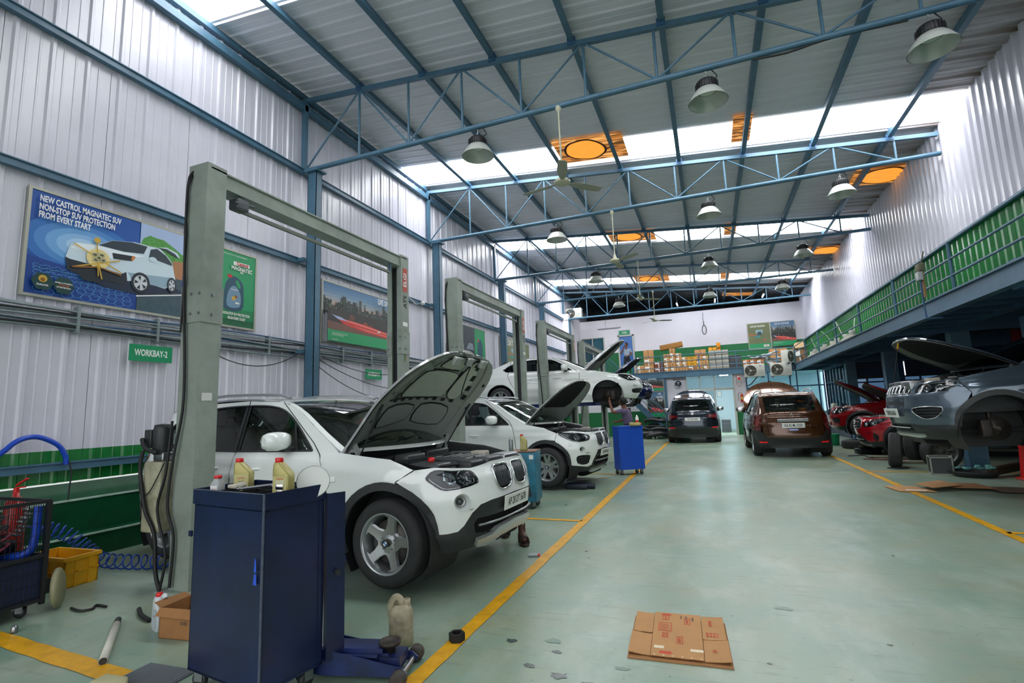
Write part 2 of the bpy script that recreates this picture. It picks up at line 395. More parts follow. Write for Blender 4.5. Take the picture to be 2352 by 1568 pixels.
# amber stained patches where light glows through old repair sheets
def amber():
    m = bpy.data.materials.new('amber_stained_sheet'); m.use_nodes = True; n = m.node_tree; b = n.nodes['Principled BSDF']; L = n.links.new
    co = n.nodes.new('ShaderNodeTexCoord'); q = n.nodes.new('ShaderNodeMapping'); q.inputs['Scale'].default_value = (1.2, 7, 1); L(co.outputs['Object'], q.inputs[0])
    t = n.nodes.new('ShaderNodeTexNoise'); t.inputs['Scale'].default_value = 2.2; t.inputs['Detail'].default_value = 7; t.inputs['Distortion'].default_value = .6; L(q.outputs[0], t.inputs[0])
    r = n.nodes.new('ShaderNodeValToRGB'); e = r.color_ramp.elements; e[0].position = .38; e[0].color = (.02, .008, .002, 1); e[1].position = .66; e[1].color = (1, .5, .14, 1)
    x = e.new(.52); x.color = (.45, .14, .02, 1)
    L(t.outputs[0], r.inputs[0]); L(r.outputs[0], b.inputs['Emission Color']); b.inputs['Emission Strength'].default_value = 1.0; b.inputs['Base Color'].default_value = (.3, .15, .05, 1); b.inputs['Roughness'].default_value = .6
    return m
AMB = amber()
AMBL = mat('amber_disc', 'f09a35', .6, emit=1.0, noise=.3, nscale=6)
AMBD = mat('dark_amber_ring', '4a2a10', .7)
def amber_patch(cx, cy, x0, x1, w=.98, name='stained_panel', disc=True):
    mb = MB(); h = w/2
    mb.add([(x0, cy-h, roofz(x0)-.012), (x1, cy-h, roofz(x1)-.012), (x1, cy+h, roofz(x1)-.012), (x0, cy+h, roofz(x0)-.012)], [(0, 3, 2, 1)], 0)
    if disc:
        for rr, mi, dz in ((.46, 2, -.016), (.41, 1, -.022)):
            v = [(cx+rr*1.02*math.cos(a)*(1+.03*math.sin(3*a)), cy+rr*math.sin(a)*(1+.03*math.cos(5*a)), roofz(cx+rr*math.cos(a))+dz) for a in [2*PI*k/40 for k in range(40)]]
            mb.add(v, [tuple(range(40))], mi)
    mb.build(name, [AMB, AMBL, AMBD], ceil_e)
amber_patch(-2.12, 10.47, -2.75, -1.25, SW); amber_patch(-2.12, 16.77, -2.75, -1.25, SW); amber_patch(-2.12, 23.05, -2.75, -1.25, SW)
amber_patch(4.17, 13.55, 3.55, 4.75); amber_patch(4.17, 19.75, 3.55, 4.75); amber_patch(1.6, 27.0, 1.0, 2.4, .8, disc=False)
for y in (10.47, 16.77, 23.05): amber_patch(1.03, y, .86, 1.2, SW, disc=False)
# wavy eave flashing whose emission stands in for daylight at the top of the left wall
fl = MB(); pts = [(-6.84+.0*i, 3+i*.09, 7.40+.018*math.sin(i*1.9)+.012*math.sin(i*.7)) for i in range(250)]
fl.tube(pts, .012, 4).build('trim_3', mat('glowing_flashing', 'eef2f6', .3, emit=.6), kind='structure')

# purlins
for i, x in enumerate((-6.72, -5.42, -4.12, -2.82, -1.52, -.22, 1.08, 2.38, 3.68)):
    z = roofz(x)-.06
    p = MB().box(x-.025, -4.3, z-.06, x+.035, 30.8, z+.055); p.box(x-.026, -4.3, z-.064, x+.06, 30.8, z-.058)
    p.build('ceiling_purlin', BLUE, kind='structure')

# ---- trusses
def truss(y, i):
    t = thing('roof_truss', '', 'truss', (0, y, 0))
    zb = 5.93; xe = 4.45
    tz = lambda x: roofz(x)-.16
    MB().cyl((-6.78, 0, zb), (xe, 0, zb), .045, 10).build('bottom_chord', BLUE, t)
    MB().beam((-6.70, 0, tz(-6.7)), (xe, 0, tz(xe)), .07, .075).build('top_chord', BLUE, t)
    MB().beam((-6.66, 0, zb), (-6.66, 0, tz(-6.66)), .08, .08, up=(0, 1, 0)).build('end_post', BLUE, t)
    nodes = []; x = -5.42; top = True; xs = []
    while x < xe: xs.append(x); x += 1.02
    for k_, x in enumerate(xs):
        MB().cyl((x, 0, zb), (x, 0, tz(x)), .021, 8).build('web_strut', BLUE, t)
    pr = [-6.62]+xs
    for k_ in range(len(pr)-1):
        a, b = pr[k_], pr[k_+1]
        if k_ % 2 == 0: MB().cyl((a, 0, zb+.02), (b, 0, tz(b)), .017, 8).build('web_brace', BLUE, t)
        else: MB().cyl((a, 0, tz(a)), (b, 0, zb+.02), .017, 8).build('web_brace', BLUE, t)
    for x in (-5.42, -4.12, -2.82, -1.52, -.22, 1.08, 2.38, 3.68):
        MB().box(x-.05, -.05, tz(x)-.02, x+.07, .05, tz(x)+.1).build('cleat', BLUED, t)
    return t
TY = (6.92, 11.4, 15.9, 20.4, 24.85)
for i, (y, l) in enumerate(zip(TY, ('blue steel roof truss nearest the camera, carrying three lamps and the first fan', 'second blue roof truss back, just behind the first skylight strip', 'middle blue roof truss of the hall, right before the second skylight strip', 'fourth blue roof truss back, in front of the third skylight strip', 'farthest blue roof truss, in front of the dark roof void over the store wall'))):
    t = truss(y, i); t['label'] = l; t['group'] = 'roof trusses'
# ---- columns by the left wall
for i, (y, l) in enumerate(zip(TY, ('blue steel column between the green bottle poster and the city skyline poster', 'second blue steel column, behind the first pair of lift posts', 'third blue steel column along the left wall', 'fourth blue steel column along the left wall, behind the raised saloon', 'last blue steel column, at the corner with the store wall'))):
    c = thing('steel_column', l, 'column', (-6.42, y+.02, 0), group='blue columns along the left wall')
    m = MB(); m.box(-.10, -.075, 0, .10, -.065, 5.86); m.box(-.10, .065, 0, .10, .075, 5.86); m.box(-.05, -.07, 0, .05, .07, 5.86)
    m.box(-.10, -.075, 0, -.09, .075, 5.86); m.box(.09, -.075, 0, .1, .075, 5.86)
    m.build('column_shaft', BLUE, c)
    MB().box(-.14, -.12, 5.85, .16, .12, 5.885).build('cap_plate', BLUE, c)
    MB().box(-.16, -.14, 0, .16, .14, .02).build('base_plate', BLUE, c)
    for z in (2.55, 4.2):
        MB().box(-.33, -.16, z-.03, -.08, -.10, z+.03).build('bracket', BLUE, c)
# round brace pipes standing in front of the left wall
bp = MB()
for y in (6.35, 6.75, 10.6, 15.1, 19.6):
    pass
# conduit bundle and cables on the left wall
cb = thing('conduit_run', 'bundle of grey conduits and cables running level along the left sheet wall', 'conduit', (WX+.06, 0, 2.6))
CG = mat('grey_conduit', '7f8c8e', .5, noise=.3, nscale=8); CD = mat('dark_cable', '23282b', .55)
for k_ in range(11):
    zz = -.11+.024*k_; r = .012 if k_ % 3 else .018
    pts = []
    for j in range(28):
        y = -2+.95*j
        sag = .02*math.sin(j*1.3+k_)+(.015*math.sin(j*.6+k_*2))
        pts.append((.02+.015*(k_ % 3), y, zz+sag))
    MB().tube(pts, r, 5, smooth_path=2).build('conduit', CG if k_ % 3 != 1 else CD if k_ % 2 else BLUED, cb)
for j in range(12):
    MB().box(-.03, -1+.9*j, -.15, .06, -.97+.9*j, .16).build('cable_clip', CG, cb)
for a, b, sag, l in (((5.3, -.25), (7.0, .02), -.22, 0), ((7.2, .0), (9.6, -.3), -.12, 0), ((7.25, -.1), (10.2, -.62), -.15, 0), ((7.3, -.25), (10.0, -.85), -.2, 0)):
    pts = [(.05, a[0]+(b[0]-a[0])*t_, a[1]+(b[1]-a[1])*t_+sag*4*t_*(1-t_)) for t_ in [q/10 for q in range(11)]]
    MB().tube(pts, .008, 5).build('loose_cable', CD, cb)

# ---- far end: upper white wall (Y=27.3), dark roof void and its end wall
MB().box(WX, 27.3, 2.9, RX+.1, 27.42, 6.12).build('wall_back', WALLP, kind='structure')
MB().box(WX, 27.285, 2.9, RX+.05, 27.3, 4.28).build('trim_4', WALLG, kind='structure')
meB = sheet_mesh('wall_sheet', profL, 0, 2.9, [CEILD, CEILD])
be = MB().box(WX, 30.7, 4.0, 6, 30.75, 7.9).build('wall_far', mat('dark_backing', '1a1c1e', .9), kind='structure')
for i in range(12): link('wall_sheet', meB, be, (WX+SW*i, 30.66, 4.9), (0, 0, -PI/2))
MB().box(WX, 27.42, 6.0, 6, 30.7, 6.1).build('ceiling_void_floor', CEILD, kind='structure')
MB().box(-6.9, 24.75, 2.9, -6.4, 27.3, 6.2).build('wall_pier', WALLP, kind='structure')
# mezzanine deck and edge beam
md = MB().box(WX, 24.42, 2.80, 3.55, 27.3, 2.90); md.build('mezzanine_deck', mat('deck_plate', '6d7376', .6, noise=.2), kind='structure')
be = MB(); be.box(WX, 24.32, 2.66, 3.5, 24.42, 2.92); be.box(WX, 24.30, 2.90, 3.5, 24.44, 2.93); be.box(WX, 24.30, 2.64, 3.5, 24.44, 2.67)
be.build('trim_5', BLUE, kind='structure')
# catwalk deck and beam on the right
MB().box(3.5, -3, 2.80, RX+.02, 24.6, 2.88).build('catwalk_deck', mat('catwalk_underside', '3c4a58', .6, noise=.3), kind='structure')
be = MB(); be.box(3.46, -3, 2.66, 3.50, 24.4, 2.92); be.box(3.42, -3, 2.90, 3.56, 24.4, 2.925); be.box(3.42, -3, 2.655, 3.56, 24.4, 2.68)
be.build('trim_6', BLUE, kind='structure')
jb = MB()
for i in range(46): y = -2+.6*i; jb.box(3.5, y, 2.68, RX, y+.05, 2.80)
jb.build('catwalk_joists', BLUED, kind='structure')
# low bay ceiling on the right with deep beams
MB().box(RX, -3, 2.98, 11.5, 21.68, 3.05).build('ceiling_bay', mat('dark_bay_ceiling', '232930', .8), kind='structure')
bm_ = MB()
for y in (3.2, 7.7, 12.4, 16.6, 20.9): bm_.box(3.52, y-.09, 2.62, 11.4, y+.09, 2.98)
for x in (4.7, 8.2): bm_.box(x-.08, -3, 2.72, x+.08, 21.6, 2.98)
bm_.build('trim_7', BLUED, kind='structure')
for y, l in ((12.5, 'blue steel column standing behind the raised grey SUV'), (16.7, 'blue steel column behind the red SUVs, in front of the dark blue shutters'), (20.9, 'blue steel column at the end of the glazed office wall')):
    c = thing('steel_column', l, 'column', (4.68, y, 0), group='blue columns under the catwalk')
    m = MB(); m.box(-.15, -.13, 0, .15, -.115, 2.72); m.box(-.15, .115, 0, .15, .13, 2.72); m.box(-.03, -.12, 0, .03, .12, 2.72); m.box(-.15, -.125, 0, -.13, .125, 2.72); m.box(.13, -.125, 0, .15, .125, 2.72)
    m.build('column_shaft', BLUE, c); MB().box(-.2, -.18, 0, .2, .18, .02).build('base_plate', BLUED, c)
# bay outer wall, shutters and strip windows behind (Y = 21.6)
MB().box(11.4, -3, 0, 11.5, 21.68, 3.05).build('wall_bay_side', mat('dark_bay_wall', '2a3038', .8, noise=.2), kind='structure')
MB().box(9.6, 10, 0, 9.7, 21.6, 3.0).build('wall_partition', mat('purple_wall_paint', '3b1f45', .6, noise=.3), kind='structure')
t = thing('steel_post', 'red painted post high up behind the raised grey SUV windscreen', 'post', (7.4, 16.6, 0))
MB().box(-.14, -.12, 0, .14, .12, 2.98).build('post_shaft', mat('red_post_paint', 'a02235', .5), t)
SHUT = mat('dark_blue_shutter', '1d3157', .5, noise=.2, nscale=3)
wb = MB()
wb.box(4.7, 21.60, 2.62, 11.4, 21.68, 3.0); wb.box(4.7, 21.6, .95, 4.86, 21.68, 2.62); wb.box(6.3, 21.6, .95, 6.45, 21.68, 2.62); wb.box(8.9, 21.6, .95, 11.4, 21.68, 2.62); wb.box(4.7, 21.60, 0, 11.4, 21.68, .95)
wb.build('wall_bay_back', BLUED, kind='structure')
OUTL = mat('daylit_outside', 'a9c6d8', .9)
for a, b, l in ((4.86, 6.3, 'dark blue roller shutter half lowered, left one under the catwalk'), (6.45, 8.9, 'dark blue roller shutter half lowered, right one behind the grey SUV hood')):
    s = thing('roller_shutter', l, 'shutter', (a, 21.5, 2.0), group='roller shutters')
    for q in range(6):
        MB().box(.01, .002*(q % 2), .11*q+.14, b-a-.01, .03, .11*q+.249).build('slat', SHUT, s)
    MB().box(0, -.02, .08, b-a, .05, .14).build('bottom_rail', BLACKP, s); MB().box(0, -.04, .8, b-a, .1, .95).build('shutter_box', SHUT, s)
def window(n, x0, x1, z0, z1, y, cols, rows, fm, pane, axis='x', fw=.05, kind='window'):
    """framed glazing in the plane y (axis x) or the plane x (axis y)"""
    M = None if axis == 'x' else Matrix.Translation((y, 0, 0)) @ Matrix.Rotation(PI/2, 4, 'Z')
    yy = y if axis == 'x' else 0
    f = MB(); cs = [x0+(x1-x0)*c/cols for c in range(cols+1)] if isinstance(cols, int) else cols
    rs = [z0+(z1-z0)*c/rows for c in range(rows+1)] if isinstance(rows, int) else rows
    for c in cs: f.box(c-fw/2, yy-.035, z0, c+fw/2, yy+.035, z1, M=M)
    for r in rs: f.box(x0, yy-.03, r-fw/2, x1, yy+.03, r+fw/2, M=M)
    o = f.build('%s_%d' % (kind, n), fm, kind='structure')
    for i in range(len(cs)-1):
        for j in range(len(rs)-1):
            MB().box(cs[i]+fw/2, yy-.004, rs[j]+fw/2, cs[i+1]-fw/2, yy+.004, rs[j+1]-fw/2, M=M).build('pane', pane, o)
    return o
window(1, 4.8, 9.0, .95, 2.1, 21.64, 8, [.95, 1.95, 2.1], BLUED, GLASSB)
window(2, 21.1, 24.3, .9, 2.6, 4.55, 6, [.9, 2.05, 2.6], BLUED, GLASSB, axis='y', fw=.035)
MB().box(4.5, 21.1, 0, 4.6, 24.4, .9).build('wall_office_side', mat('blue_grey_dado', '3c4656', .6), kind='structure')
MB().box(4.5, 21.1, 2.6, 4.6, 24.4, 3.0).build('trim_8', BLUED, kind='structure')
# ---- ground-floor back wall (Y = 24.5)
GY = 24.5
w = MB()
w.box(WX, GY, 0, -2.75, GY+.1, 2.8); w.box(-1.92, GY, 0, -.95, GY+.1, 2.8); w.box(1.0, GY, 0, 1.55, GY+.1, 2.8); w.box(-.95, GY, 2.68, 4.5, GY+.1, 2.8)
w.box(-2.75, GY, 0, -1.92, GY+.1, .78); w.box(-2.75, GY, 2.72, -1.92, GY+.1, 2.8); w.box(-.95, GY, 0, .22, GY+.1, .9); w.box(1.55, GY, 0, 4.5, GY+.1, .9)
w.build('wall_back_lower', WALLP, kind='structure')
w = MB(); w.box(WX, GY-.012, 0, -1.92, GY, 1.15) ; w.box(1.0, GY-.012, 0, 1.55, GY, 1.17); w.box(-1.85, GY-.012, 0, -.95, GY, 1.1)
w.build('trim_9', WALLG, kind='structure')
window(3, -2.75, -1.92, .78, 2.72, GY-.03, 1, [.78, 2.02, 2.72], PVC, GLASSW)
window(4, -.95, 1.02, 2.05, 2.66, GY-.03, [-.95, -.37, .24, 1.02], 1, PVC, GLASSW)
window(5, -.95, .22, .9, 1.98, GY-.03, 2, 1, PVC, GLASSW)
window(6, 1.55, 4.5, .9, 2.66, GY-.03, [1.55, 2.42, 3.25, 3.5, 4.3, 4.5], [.9, 2.0, 2.66], BLUED, GLASSW)
w = MB(); w.box(.2, GY-.05, 0, .26, GY+.12, 2.02); w.box(1.0, GY-.05, 0, 1.06, GY+.12, 2.02); w.box(.2, GY-.05, 1.97, 1.06, GY+.12, 2.04); w.box(.97, GY-.06, 0, 1.06, GY-.02, 2.0)
w.build('door_1', PVC, kind='structure')
w = MB(); w.box(-1.98, GY-.12, 0, -1.82, GY-.02, 2.68); w.build('trim_10', BLUE, kind='structure')
# lit rooms beyond the glazing
MB().box(-2.9, 29.0, 0, 5.2, 29.1, 2.8).build('wall_office_back', mat('office_wall', 'cfe3ea', .7), kind='structure')
MB().box(-2.95, GY+.1, 0, -2.85, 29, 2.8).build('wall_office_left', mat('office_wall', 'cfe3ea', .7), kind='structure')
MB().box(1.45, 26.0, 0, 1.52, 29, 2.8).build('wall_office_mid', mat('office_wall', 'cfe3ea', .7), kind='structure')
MB().box(-2.9, GY+.1, 2.74, 5.2, 29, 2.79).build('ceiling_office', mat('office_wall', 'cfe3ea', .7), kind='structure')
LAMPW = mat('lit_office_panel', 'f4fbff', .5, emit=130)
for x, y, l in ((-.6, 25.6, 'left'), (.7, 26.2, 'middle'), (1.9, 25.4, 'right'), (2.8, 25.6, 'far right'), (3.9, 25.3, 'rightmost')):
    o = MB().box(x-.18, y-.18, 2.70, x+.18, y+.18, 2.74).build('ceiling_light', LAMPW); tag(o, 'lit square office ceiling panel seen through the back glazing, %s one of five' % l, 'ceiling light', 'office ceiling lights')
# fluorescent tubes in the dark roof void
TUBE = mat('lit_tube', 'e9f0ff', .5, emit=90)
for x, l in ((-1.15, 'left'), (.62, 'middle'), (2.75, 'right')):
    t = thing('tube_light', '%s glowing fluorescent tube in the dark roof void above the store wall' % l, 'tube light', (x, 25.9, 6.35), group='roof void tube lights')
    MB().cyl((0, 0, 0), (.0, .75, .02), .022, 8).build('tube', TUBE, t); MB().box(-.03, 0, .03, .03, .8, .07).build('housing', PVC, t); MB().box(-.01, .38, .07, .01, .40, roofz(x)-6.35).build('hanger', PVC, t)
# distant upper wall fittings
def lattice_rail(pts, zs, name, label, post_at):
    t = thing(name, label, 'railing')
    for z in zs: MB().tube([(x, y, z) for x, y in pts], .018, 8).build('rail', BLUE, t)
    for x, y in post_at: MB().cyl((x, y, 2.9), (x, y, zs[0]), .025, 8).build('post', BLUE, t)
    return t
lattice_rail([(3.5, -2), (3.5, 24.3)], (3.65, 3.40, 3.15), 'guard_rail', 'blue pipe guard rail along the right hand catwalk', [(3.5, 4.2+2.5*i) for i in range(9)])
lattice_rail([(-3.1, 24.36), (3.5, 24.36)], (3.65, 3.38, 3.10), 'guard_rail', 'blue pipe guard rail in front of the boxes on the back mezzanine', [(-3.1, 24.36), (-1.95, 24.36), (-.33, 24.36), (1.22, 24.36), (2.82, 24.36)])
# ================================================================== CARS
def pip(px, py, poly):
    """vectorised point in polygon"""
    n = len(poly); inside = np.zeros(len(px), bool); j = n-1
    for i in range(n):
        xi, yi = poly[i]; xj, yj = poly[j]
        c = ((yi > py) != (yj > py)) & (px < (xj-xi)*(py-yi)/((yj-yi) if yj != yi else 1e-12)+xi)
        inside ^= c; j = i
    return inside
def resample(poly, d):
    out = []; n = len(poly)
    for i in range(n):
        a, b = np.array(poly[i], float), np.array(poly[(i+1) % n], float); L = np.linalg.norm(b-a)
        k = max(1, int(math.ceil(L/d)))
        for j in range(k): out.append(tuple(a+(b-a)*j/k))
    return out
def patch(name, fn, poly, m, parent, holes=(), off=0., skirt=.018, d=.06, flip=False, inner=None, mats=None):
    """a curved panel: polygon (a,b) filled with a fine grid and lifted by fn(a,b)->(x,y,z); normals are analytic"""
    poly = resample(poly, d); hs = [resample(h, d) for h in holes]
    A = np.array(poly); lo = A.min(0); hi = A.max(0)
    gx, gy = np.meshgrid(np.arange(lo[0]+d*.5, hi[0], d), np.arange(lo[1]+d*.5, hi[1], d)); gx = gx.ravel(); gy = gy.ravel()
    # two interleaved offsets give rounder triangles
    ins = pip(gx, gy, poly)
    for h in hs: ins &= ~pip(gx, gy, h)
    gx, gy = gx[ins], gy[ins]
    if len(gx):
        B = np.array(poly+[p for h in hs for p in h]); dm = np.min((gx[:, None]-B[:, 0])**2+(gy[:, None]-B[:, 1])**2, axis=1)
        k = dm > (d*.35)**2; gx, gy = gx[k], gy[k]
    vs = [Vector(p) for p in poly]; ed = [(i, (i+1) % len(poly)) for i in range(len(poly))]
    for h in hs:
        o = len(vs); vs += [Vector(p) for p in h]; ed += [(o+i, o+(i+1) % len(h)) for i in range(len(h))]
    vs += [Vector((x, y)) for x, y in zip(gx, gy)]
    V, E, Fc, *_ = delaunay_2d_cdt(vs, ed, [], 0, 1e-5, False)
    V = [(v.x, v.y) for v in V]
    C = np.array([[sum(V[i][0] for i in f)/len(f), sum(V[i][1] for i in f)/len(f)] for f in Fc])
    keep = pip(C[:, 0], C[:, 1], poly)
    for h in hs: keep &= ~pip(C[:, 0], C[:, 1], h)
    Fc = [list(f) for f, k in zip(Fc, keep) if k]
    e = 1e-3; P = []; N = []
    for a, b in V:
        p = Vector(fn(a, b)); pa = Vector(fn(a+e, b))-Vector(fn(a-e, b)); pb = Vector(fn(a, b+e))-Vector(fn(a, b-e))
        n = pa.cross(pb)
        if n.length < 1e-12: n = Vector((0, 0, 1))
        n.normalize()
        if flip: n = -n
        P.append(p+n*off); N.append(n)
    if flip: Fc = [f[::-1] for f in Fc]
    cnt = {}
    for f in Fc:
        for i in range(len(f)): a, b = f[i], f[(i+1) % len(f)]; cnt[(a, b)] = 1
    bd = [(a, b) for (a, b) in cnt if (b, a) not in cnt]
    if skirt:
        mp = {}
        for a, b in bd:
            for i in (a, b):
                if i not in mp: mp[i] = len(P); P.append(P[i]-N[i]*skirt); N.append(N[i])
        Fc += [[b, a, mp[a], mp[b]] for a, b in bd]
    used = sorted({i for f in Fc for i in f}); rm = {i: k for k, i in enumerate(used)}
    P = [P[i] for i in used]; N = [N[i] for i in used]; Fc = [[rm[i] for i in f] for f in Fc]
    me = bpy.data.meshes.new(name); me.from_pydata([tuple(p) for p in P], [], Fc); me.materials.append(m)
    me.polygons.foreach_set('use_smooth', [True]*len(Fc)); me.update()
    me.normals_split_custom_set_from_vertices([tuple(n) for n in N])
    return link(name, me, parent)

def interp(tab, x):
    if x <= tab[0][0]: return tab[0][1]
    for (a, va), (b, vb) in zip(tab, tab[1:]):
        if x <= b:
            t = (x-a)/(b-a); t = t*t*(3-2*t) if True else t; return va+(vb-va)*t
    return tab[-1][1]

class Surf:
    """car body skin: plan outline (superellipse ends) whose width and nose position vary with height"""
    def __init__(s, p):
        s.p = p; s.xf0, s.xr0 = p['x0f'], p['x0r']
        s.T = {}
        for k, n, a in (('f', p.get('nf', 2.5), interp(p['front'], .6)-p['x0f']), ('r', p.get('nr', 3.), -interp(p['rear'], .8)+p['x0r'])):
            ph = [PI/2*i/200 for i in range(201)]
            X = [math.sin(q)**(2/n) for q in ph]; Y = [math.cos(q)**(2/n) if q < PI/2-1e-9 else 0. for q in ph]
            L = [0.]
            for i in range(200): L.append(L[-1]+math.hypot((X[i+1]-X[i])*a, (Y[i+1]-Y[i])*p['w']))
            s.T[k] = (np.array(L)/L[-1], np.array(X), np.array(Y), L[-1])
        s.uc = s.xf0+s.T['f'][3]; s.ur = s.xr0-s.T['r'][3]
    def w(s, x, z):
        p = s.p; w = interp(p['width'], z)
        gh = p.get('belt', 1.0)
        w -= p.get('plan', .012)*(x-p.get('xm', 0))**2
        if z > gh: w -= (z-gh)*p.get('tilt', .36)*(1+.12*max(0, -x-.8))
        elif z > gh-.06: pass
        for cx, cz, r, amp in p.get('flares', ()):
            d = math.hypot(x-cx, z-cz); w += amp*math.exp(-((d-r)/.09)**2) if d > r else amp
        for z0, hh, amp in p.get('lines', ()):
            w += amp*math.exp(-((z-z0-(0.03*x))/hh)**2)
        return w
    def P(s, u, z):
        sgn = 1.
        if u > s.uc: u = 2*s.uc-u; sgn = -1.
        if u < s.ur: u = 2*s.ur-u; sgn = -1.
        if s.xr0 <= u <= s.xf0: return (u, -sgn*s.w(u, z), z)
        if u > s.xf0:
            F_, X, Y, L = s.T['f']; f = (u-s.xf0)/L; xh = float(np.interp(f, F_, X)); yh = float(np.interp(f, F_, Y))
            a = interp(s.p['front'], z)-s.xf0; x = s.xf0+a*xh
            return (x, -sgn*yh*s.w(min(x, s.xf0+.75*a), z), z)
        F_, X, Y, L = s.T['r']; f = (s.xr0-u)/L; xh = float(np.interp(f, F_, X)); yh = float(np.interp(f, F_, Y))
        a = s.xr0-interp(s.p['rear'], z); x = s.xr0-a*xh
        return (x, -sgn*yh*s.w(max(x, s.xr0-.75*a), z), z)
    def U(s, y, end='f'):
        """u of lateral position y (near side is y<0) at nose or tail"""
        F_, X, Y, L = s.T[end]; w = s.p['w']; yh = min(1, abs(y)/w)
        f = float(np.interp(yh, Y[::-1], F_[::-1])); u = s.xf0+f*L if end == 'f' else s.xr0-f*L
        if y > 0: u = 2*s.uc-u if end == 'f' else 2*s.ur-u
        return u

def top_fn(S, curve, kz=0.08, kx=0., kz2=None):
    """surface across the car between the two side curves; curve: list of (u,z)"""
    C = [S.P(u, z) for u, z in curve]; n = len(C)-1
    C = np.array(C)
    kzs = kz if callable(kz) else (lambda t: kz); kxs = kx if callable(kx) else (lambda t: kx)
    def fn(t, q):
        i = min(max(t*n, 0), n); j = min(int(i), n-1); f = i-j; c = C[j]*(1-f)+C[j+1]*f
        ye = abs(c[1]); g = (1-q*q)*(ye/.7)**2
        return (c[0]+kxs(t)*g, ye*q, c[2]+kzs(t)*g)
    return fn

def wheel(parent, loc, side, r=.34, w=.225, rimr=.225, style='five', rim_m=None, name='wheel', steer=0, face=.02):
    """wheel with its face toward local -y (side=-1) or +y"""
    e = bpy.data.objects.new(name, None); COL.objects.link(e); e.parent = parent; e.location = loc
    # tyre: lathe about z then turned so the axle is y
    R = Matrix.Rotation(PI/2, 4, 'X') if side < 0 else Matrix.Rotation(-PI/2, 4, 'X')   # +z -> outward
    e.rotation_euler = (0, 0, steer)
    t = MB(); hw = w/2
    t.lathe([(rimr-.01, hw-.012), (rimr+.012, hw), (rimr+.05, hw+.004), (r-.035, hw-.004), (r-.012, hw-.02), (r, hw-.045), (r+.001, 0), (r, -hw+.045), (r-.012, -hw+.02), (r-.05, -hw), (rimr, -hw)], 48, 0, R)
    for k in (-.06, -.02, .02, .06):
        t.lathe([(r+.0022, k-.012), (r+.0035, k), (r+.0022, k+.012)], 48, 0, R)
    ty = t.build('tyre', mat('tyre_rubber', '303132', .75, noise=.35, nscale=10), e)
    rm = rim_m or ALU
    b = MB(); b.lathe([(rimr+.004, hw-.004), (rimr-.006, hw-.002), (rimr-.014, hw-.02), (rimr-.03, hw-.05), (rimr-.035, -hw)], 40, 0, R, smooth=True)
    b.build('rim_barrel', rm, e)
    # spoke face with real windows
    def fn(a, c):
        rr = math.hypot(a, c); z = hw-.012-face-.035*max(0, 1-(rr/rimr))+.022*max(0, 1-rr/.07)
        p = R @ Vector((a, c, z)); return tuple(p)
    out = [((rimr-.006)*math.cos(2*PI*k/60), (rimr-.006)*math.sin(2*PI*k/60)) for k in range(60)]
    holes = []
    def pol(ang, pts): return [(rr*rimr*math.cos(ang+math.radians(a)), rr*rimr*math.sin(ang+math.radians(a))) for rr, a in pts]
    if style == 'five':
        H = [(.42, -8), (.60, -22), (.86, -26), (.93, -14), (.94, 0), (.93, 14), (.86, 26), (.60, 22), (.42, 8)]
        holes = [pol(math.radians(76+36+72*k), H) for k in range(5)]
    elif style == 'double':
        H = [(.40, -9), (.88, -17), (.90, -8), (.90, 8), (.88, 17), (.40, 9)]
        H2 = [(.50, -1.5), (.88, -7), (.90, 0), (.88, 7), (.50, 1.5)]
        holes = [pol(math.radians(54+72*k), H) for k in range(5)]+[pol(math.radians(90+72*k), H2) for k in range(5)]
    elif style == 'ten':
        H = [(.36, -6), (.88, -12), (.90, 0), (.88, 12), (.36, 6)]
        holes = [pol(math.radians(36*k), H) for k in range(10)]
    for k in range(5):
        a = math.radians(90+72*k); holes.append([(.27*rimr*math.cos(a)+.009*math.cos(q), .27*rimr*math.sin(a)+.009*math.sin(q)) for q in [2*PI*i/8 for i in range(8)]])
    patch('rim_face', fn, out, rm, e, holes, skirt=.03, d=.022)
    dk = MB(); dk.lathe([(.01, .02), (rimr-.06, .02), (rimr-.06, 0), (.02, 0)], 30, 0, R); dk.build('brake_disc', mat('brake_iron', '5a5854', .5, .6), e)
    c = MB(); c.lathe([(.0, hw-.028+.004-face), (.030, hw-.030+.003-face), (.034, hw-.04-face)], 20, 0, R); hc = c.build('hub_cap', BLACKP, e)
    return e, R, hw
def roundel(parent, Mx, r=.04):
    """round emblem: black ring, blue and white quarters, chrome edge"""
    o = MB()
    def arc(r0, r1, a0, a1, mi, z):
        n = 8; v = [(r1*math.cos(math.radians(a0+(a1-a0)*i/n)), r1*math.sin(math.radians(a0+(a1-a0)*i/n)), z) for i in range(n+1)]
        if r0 > 0: v += [(r0*math.cos(math.radians(a1-(a1-a0)*i/n)), r0*math.sin(math.radians(a1-(a1-a0)*i/n)), z) for i in range(n+1)]
        else: v += [(0, 0, z)]
        o.add(v, [tuple(range(len(v)))], mi, False, Mx)
    for q in range(4):
        arc(0, r*.6, 90*q, 90*q+90, 0 if q % 2 else 1, .002); arc(r*.6, r*.92, 90*q, 90*q+90, 2, .002); arc(r*.92, r, 90*q, 90*q+90, 3, .0025)
    return o.build('emblem', [mat('emblem_blue', '2a6fc0', .3), WHITE, BLACKP, CHROME], parent)
def number_plate(parent, txt, Mx, w=.5, h=.12, serif=False, size=.085, sx=.62):
    o = MB().rbox(-w/2, -h/2, 0, w/2, h/2, .006, .008, M=Mx).build('number_plate', mat('plate_white', 'dfe2dd', .35), parent)
    text('plate_lettering', txt, size, BLACK, o, Mx @ Matrix.Translation((0, -.002, .0072)), .018, sx)
    return o
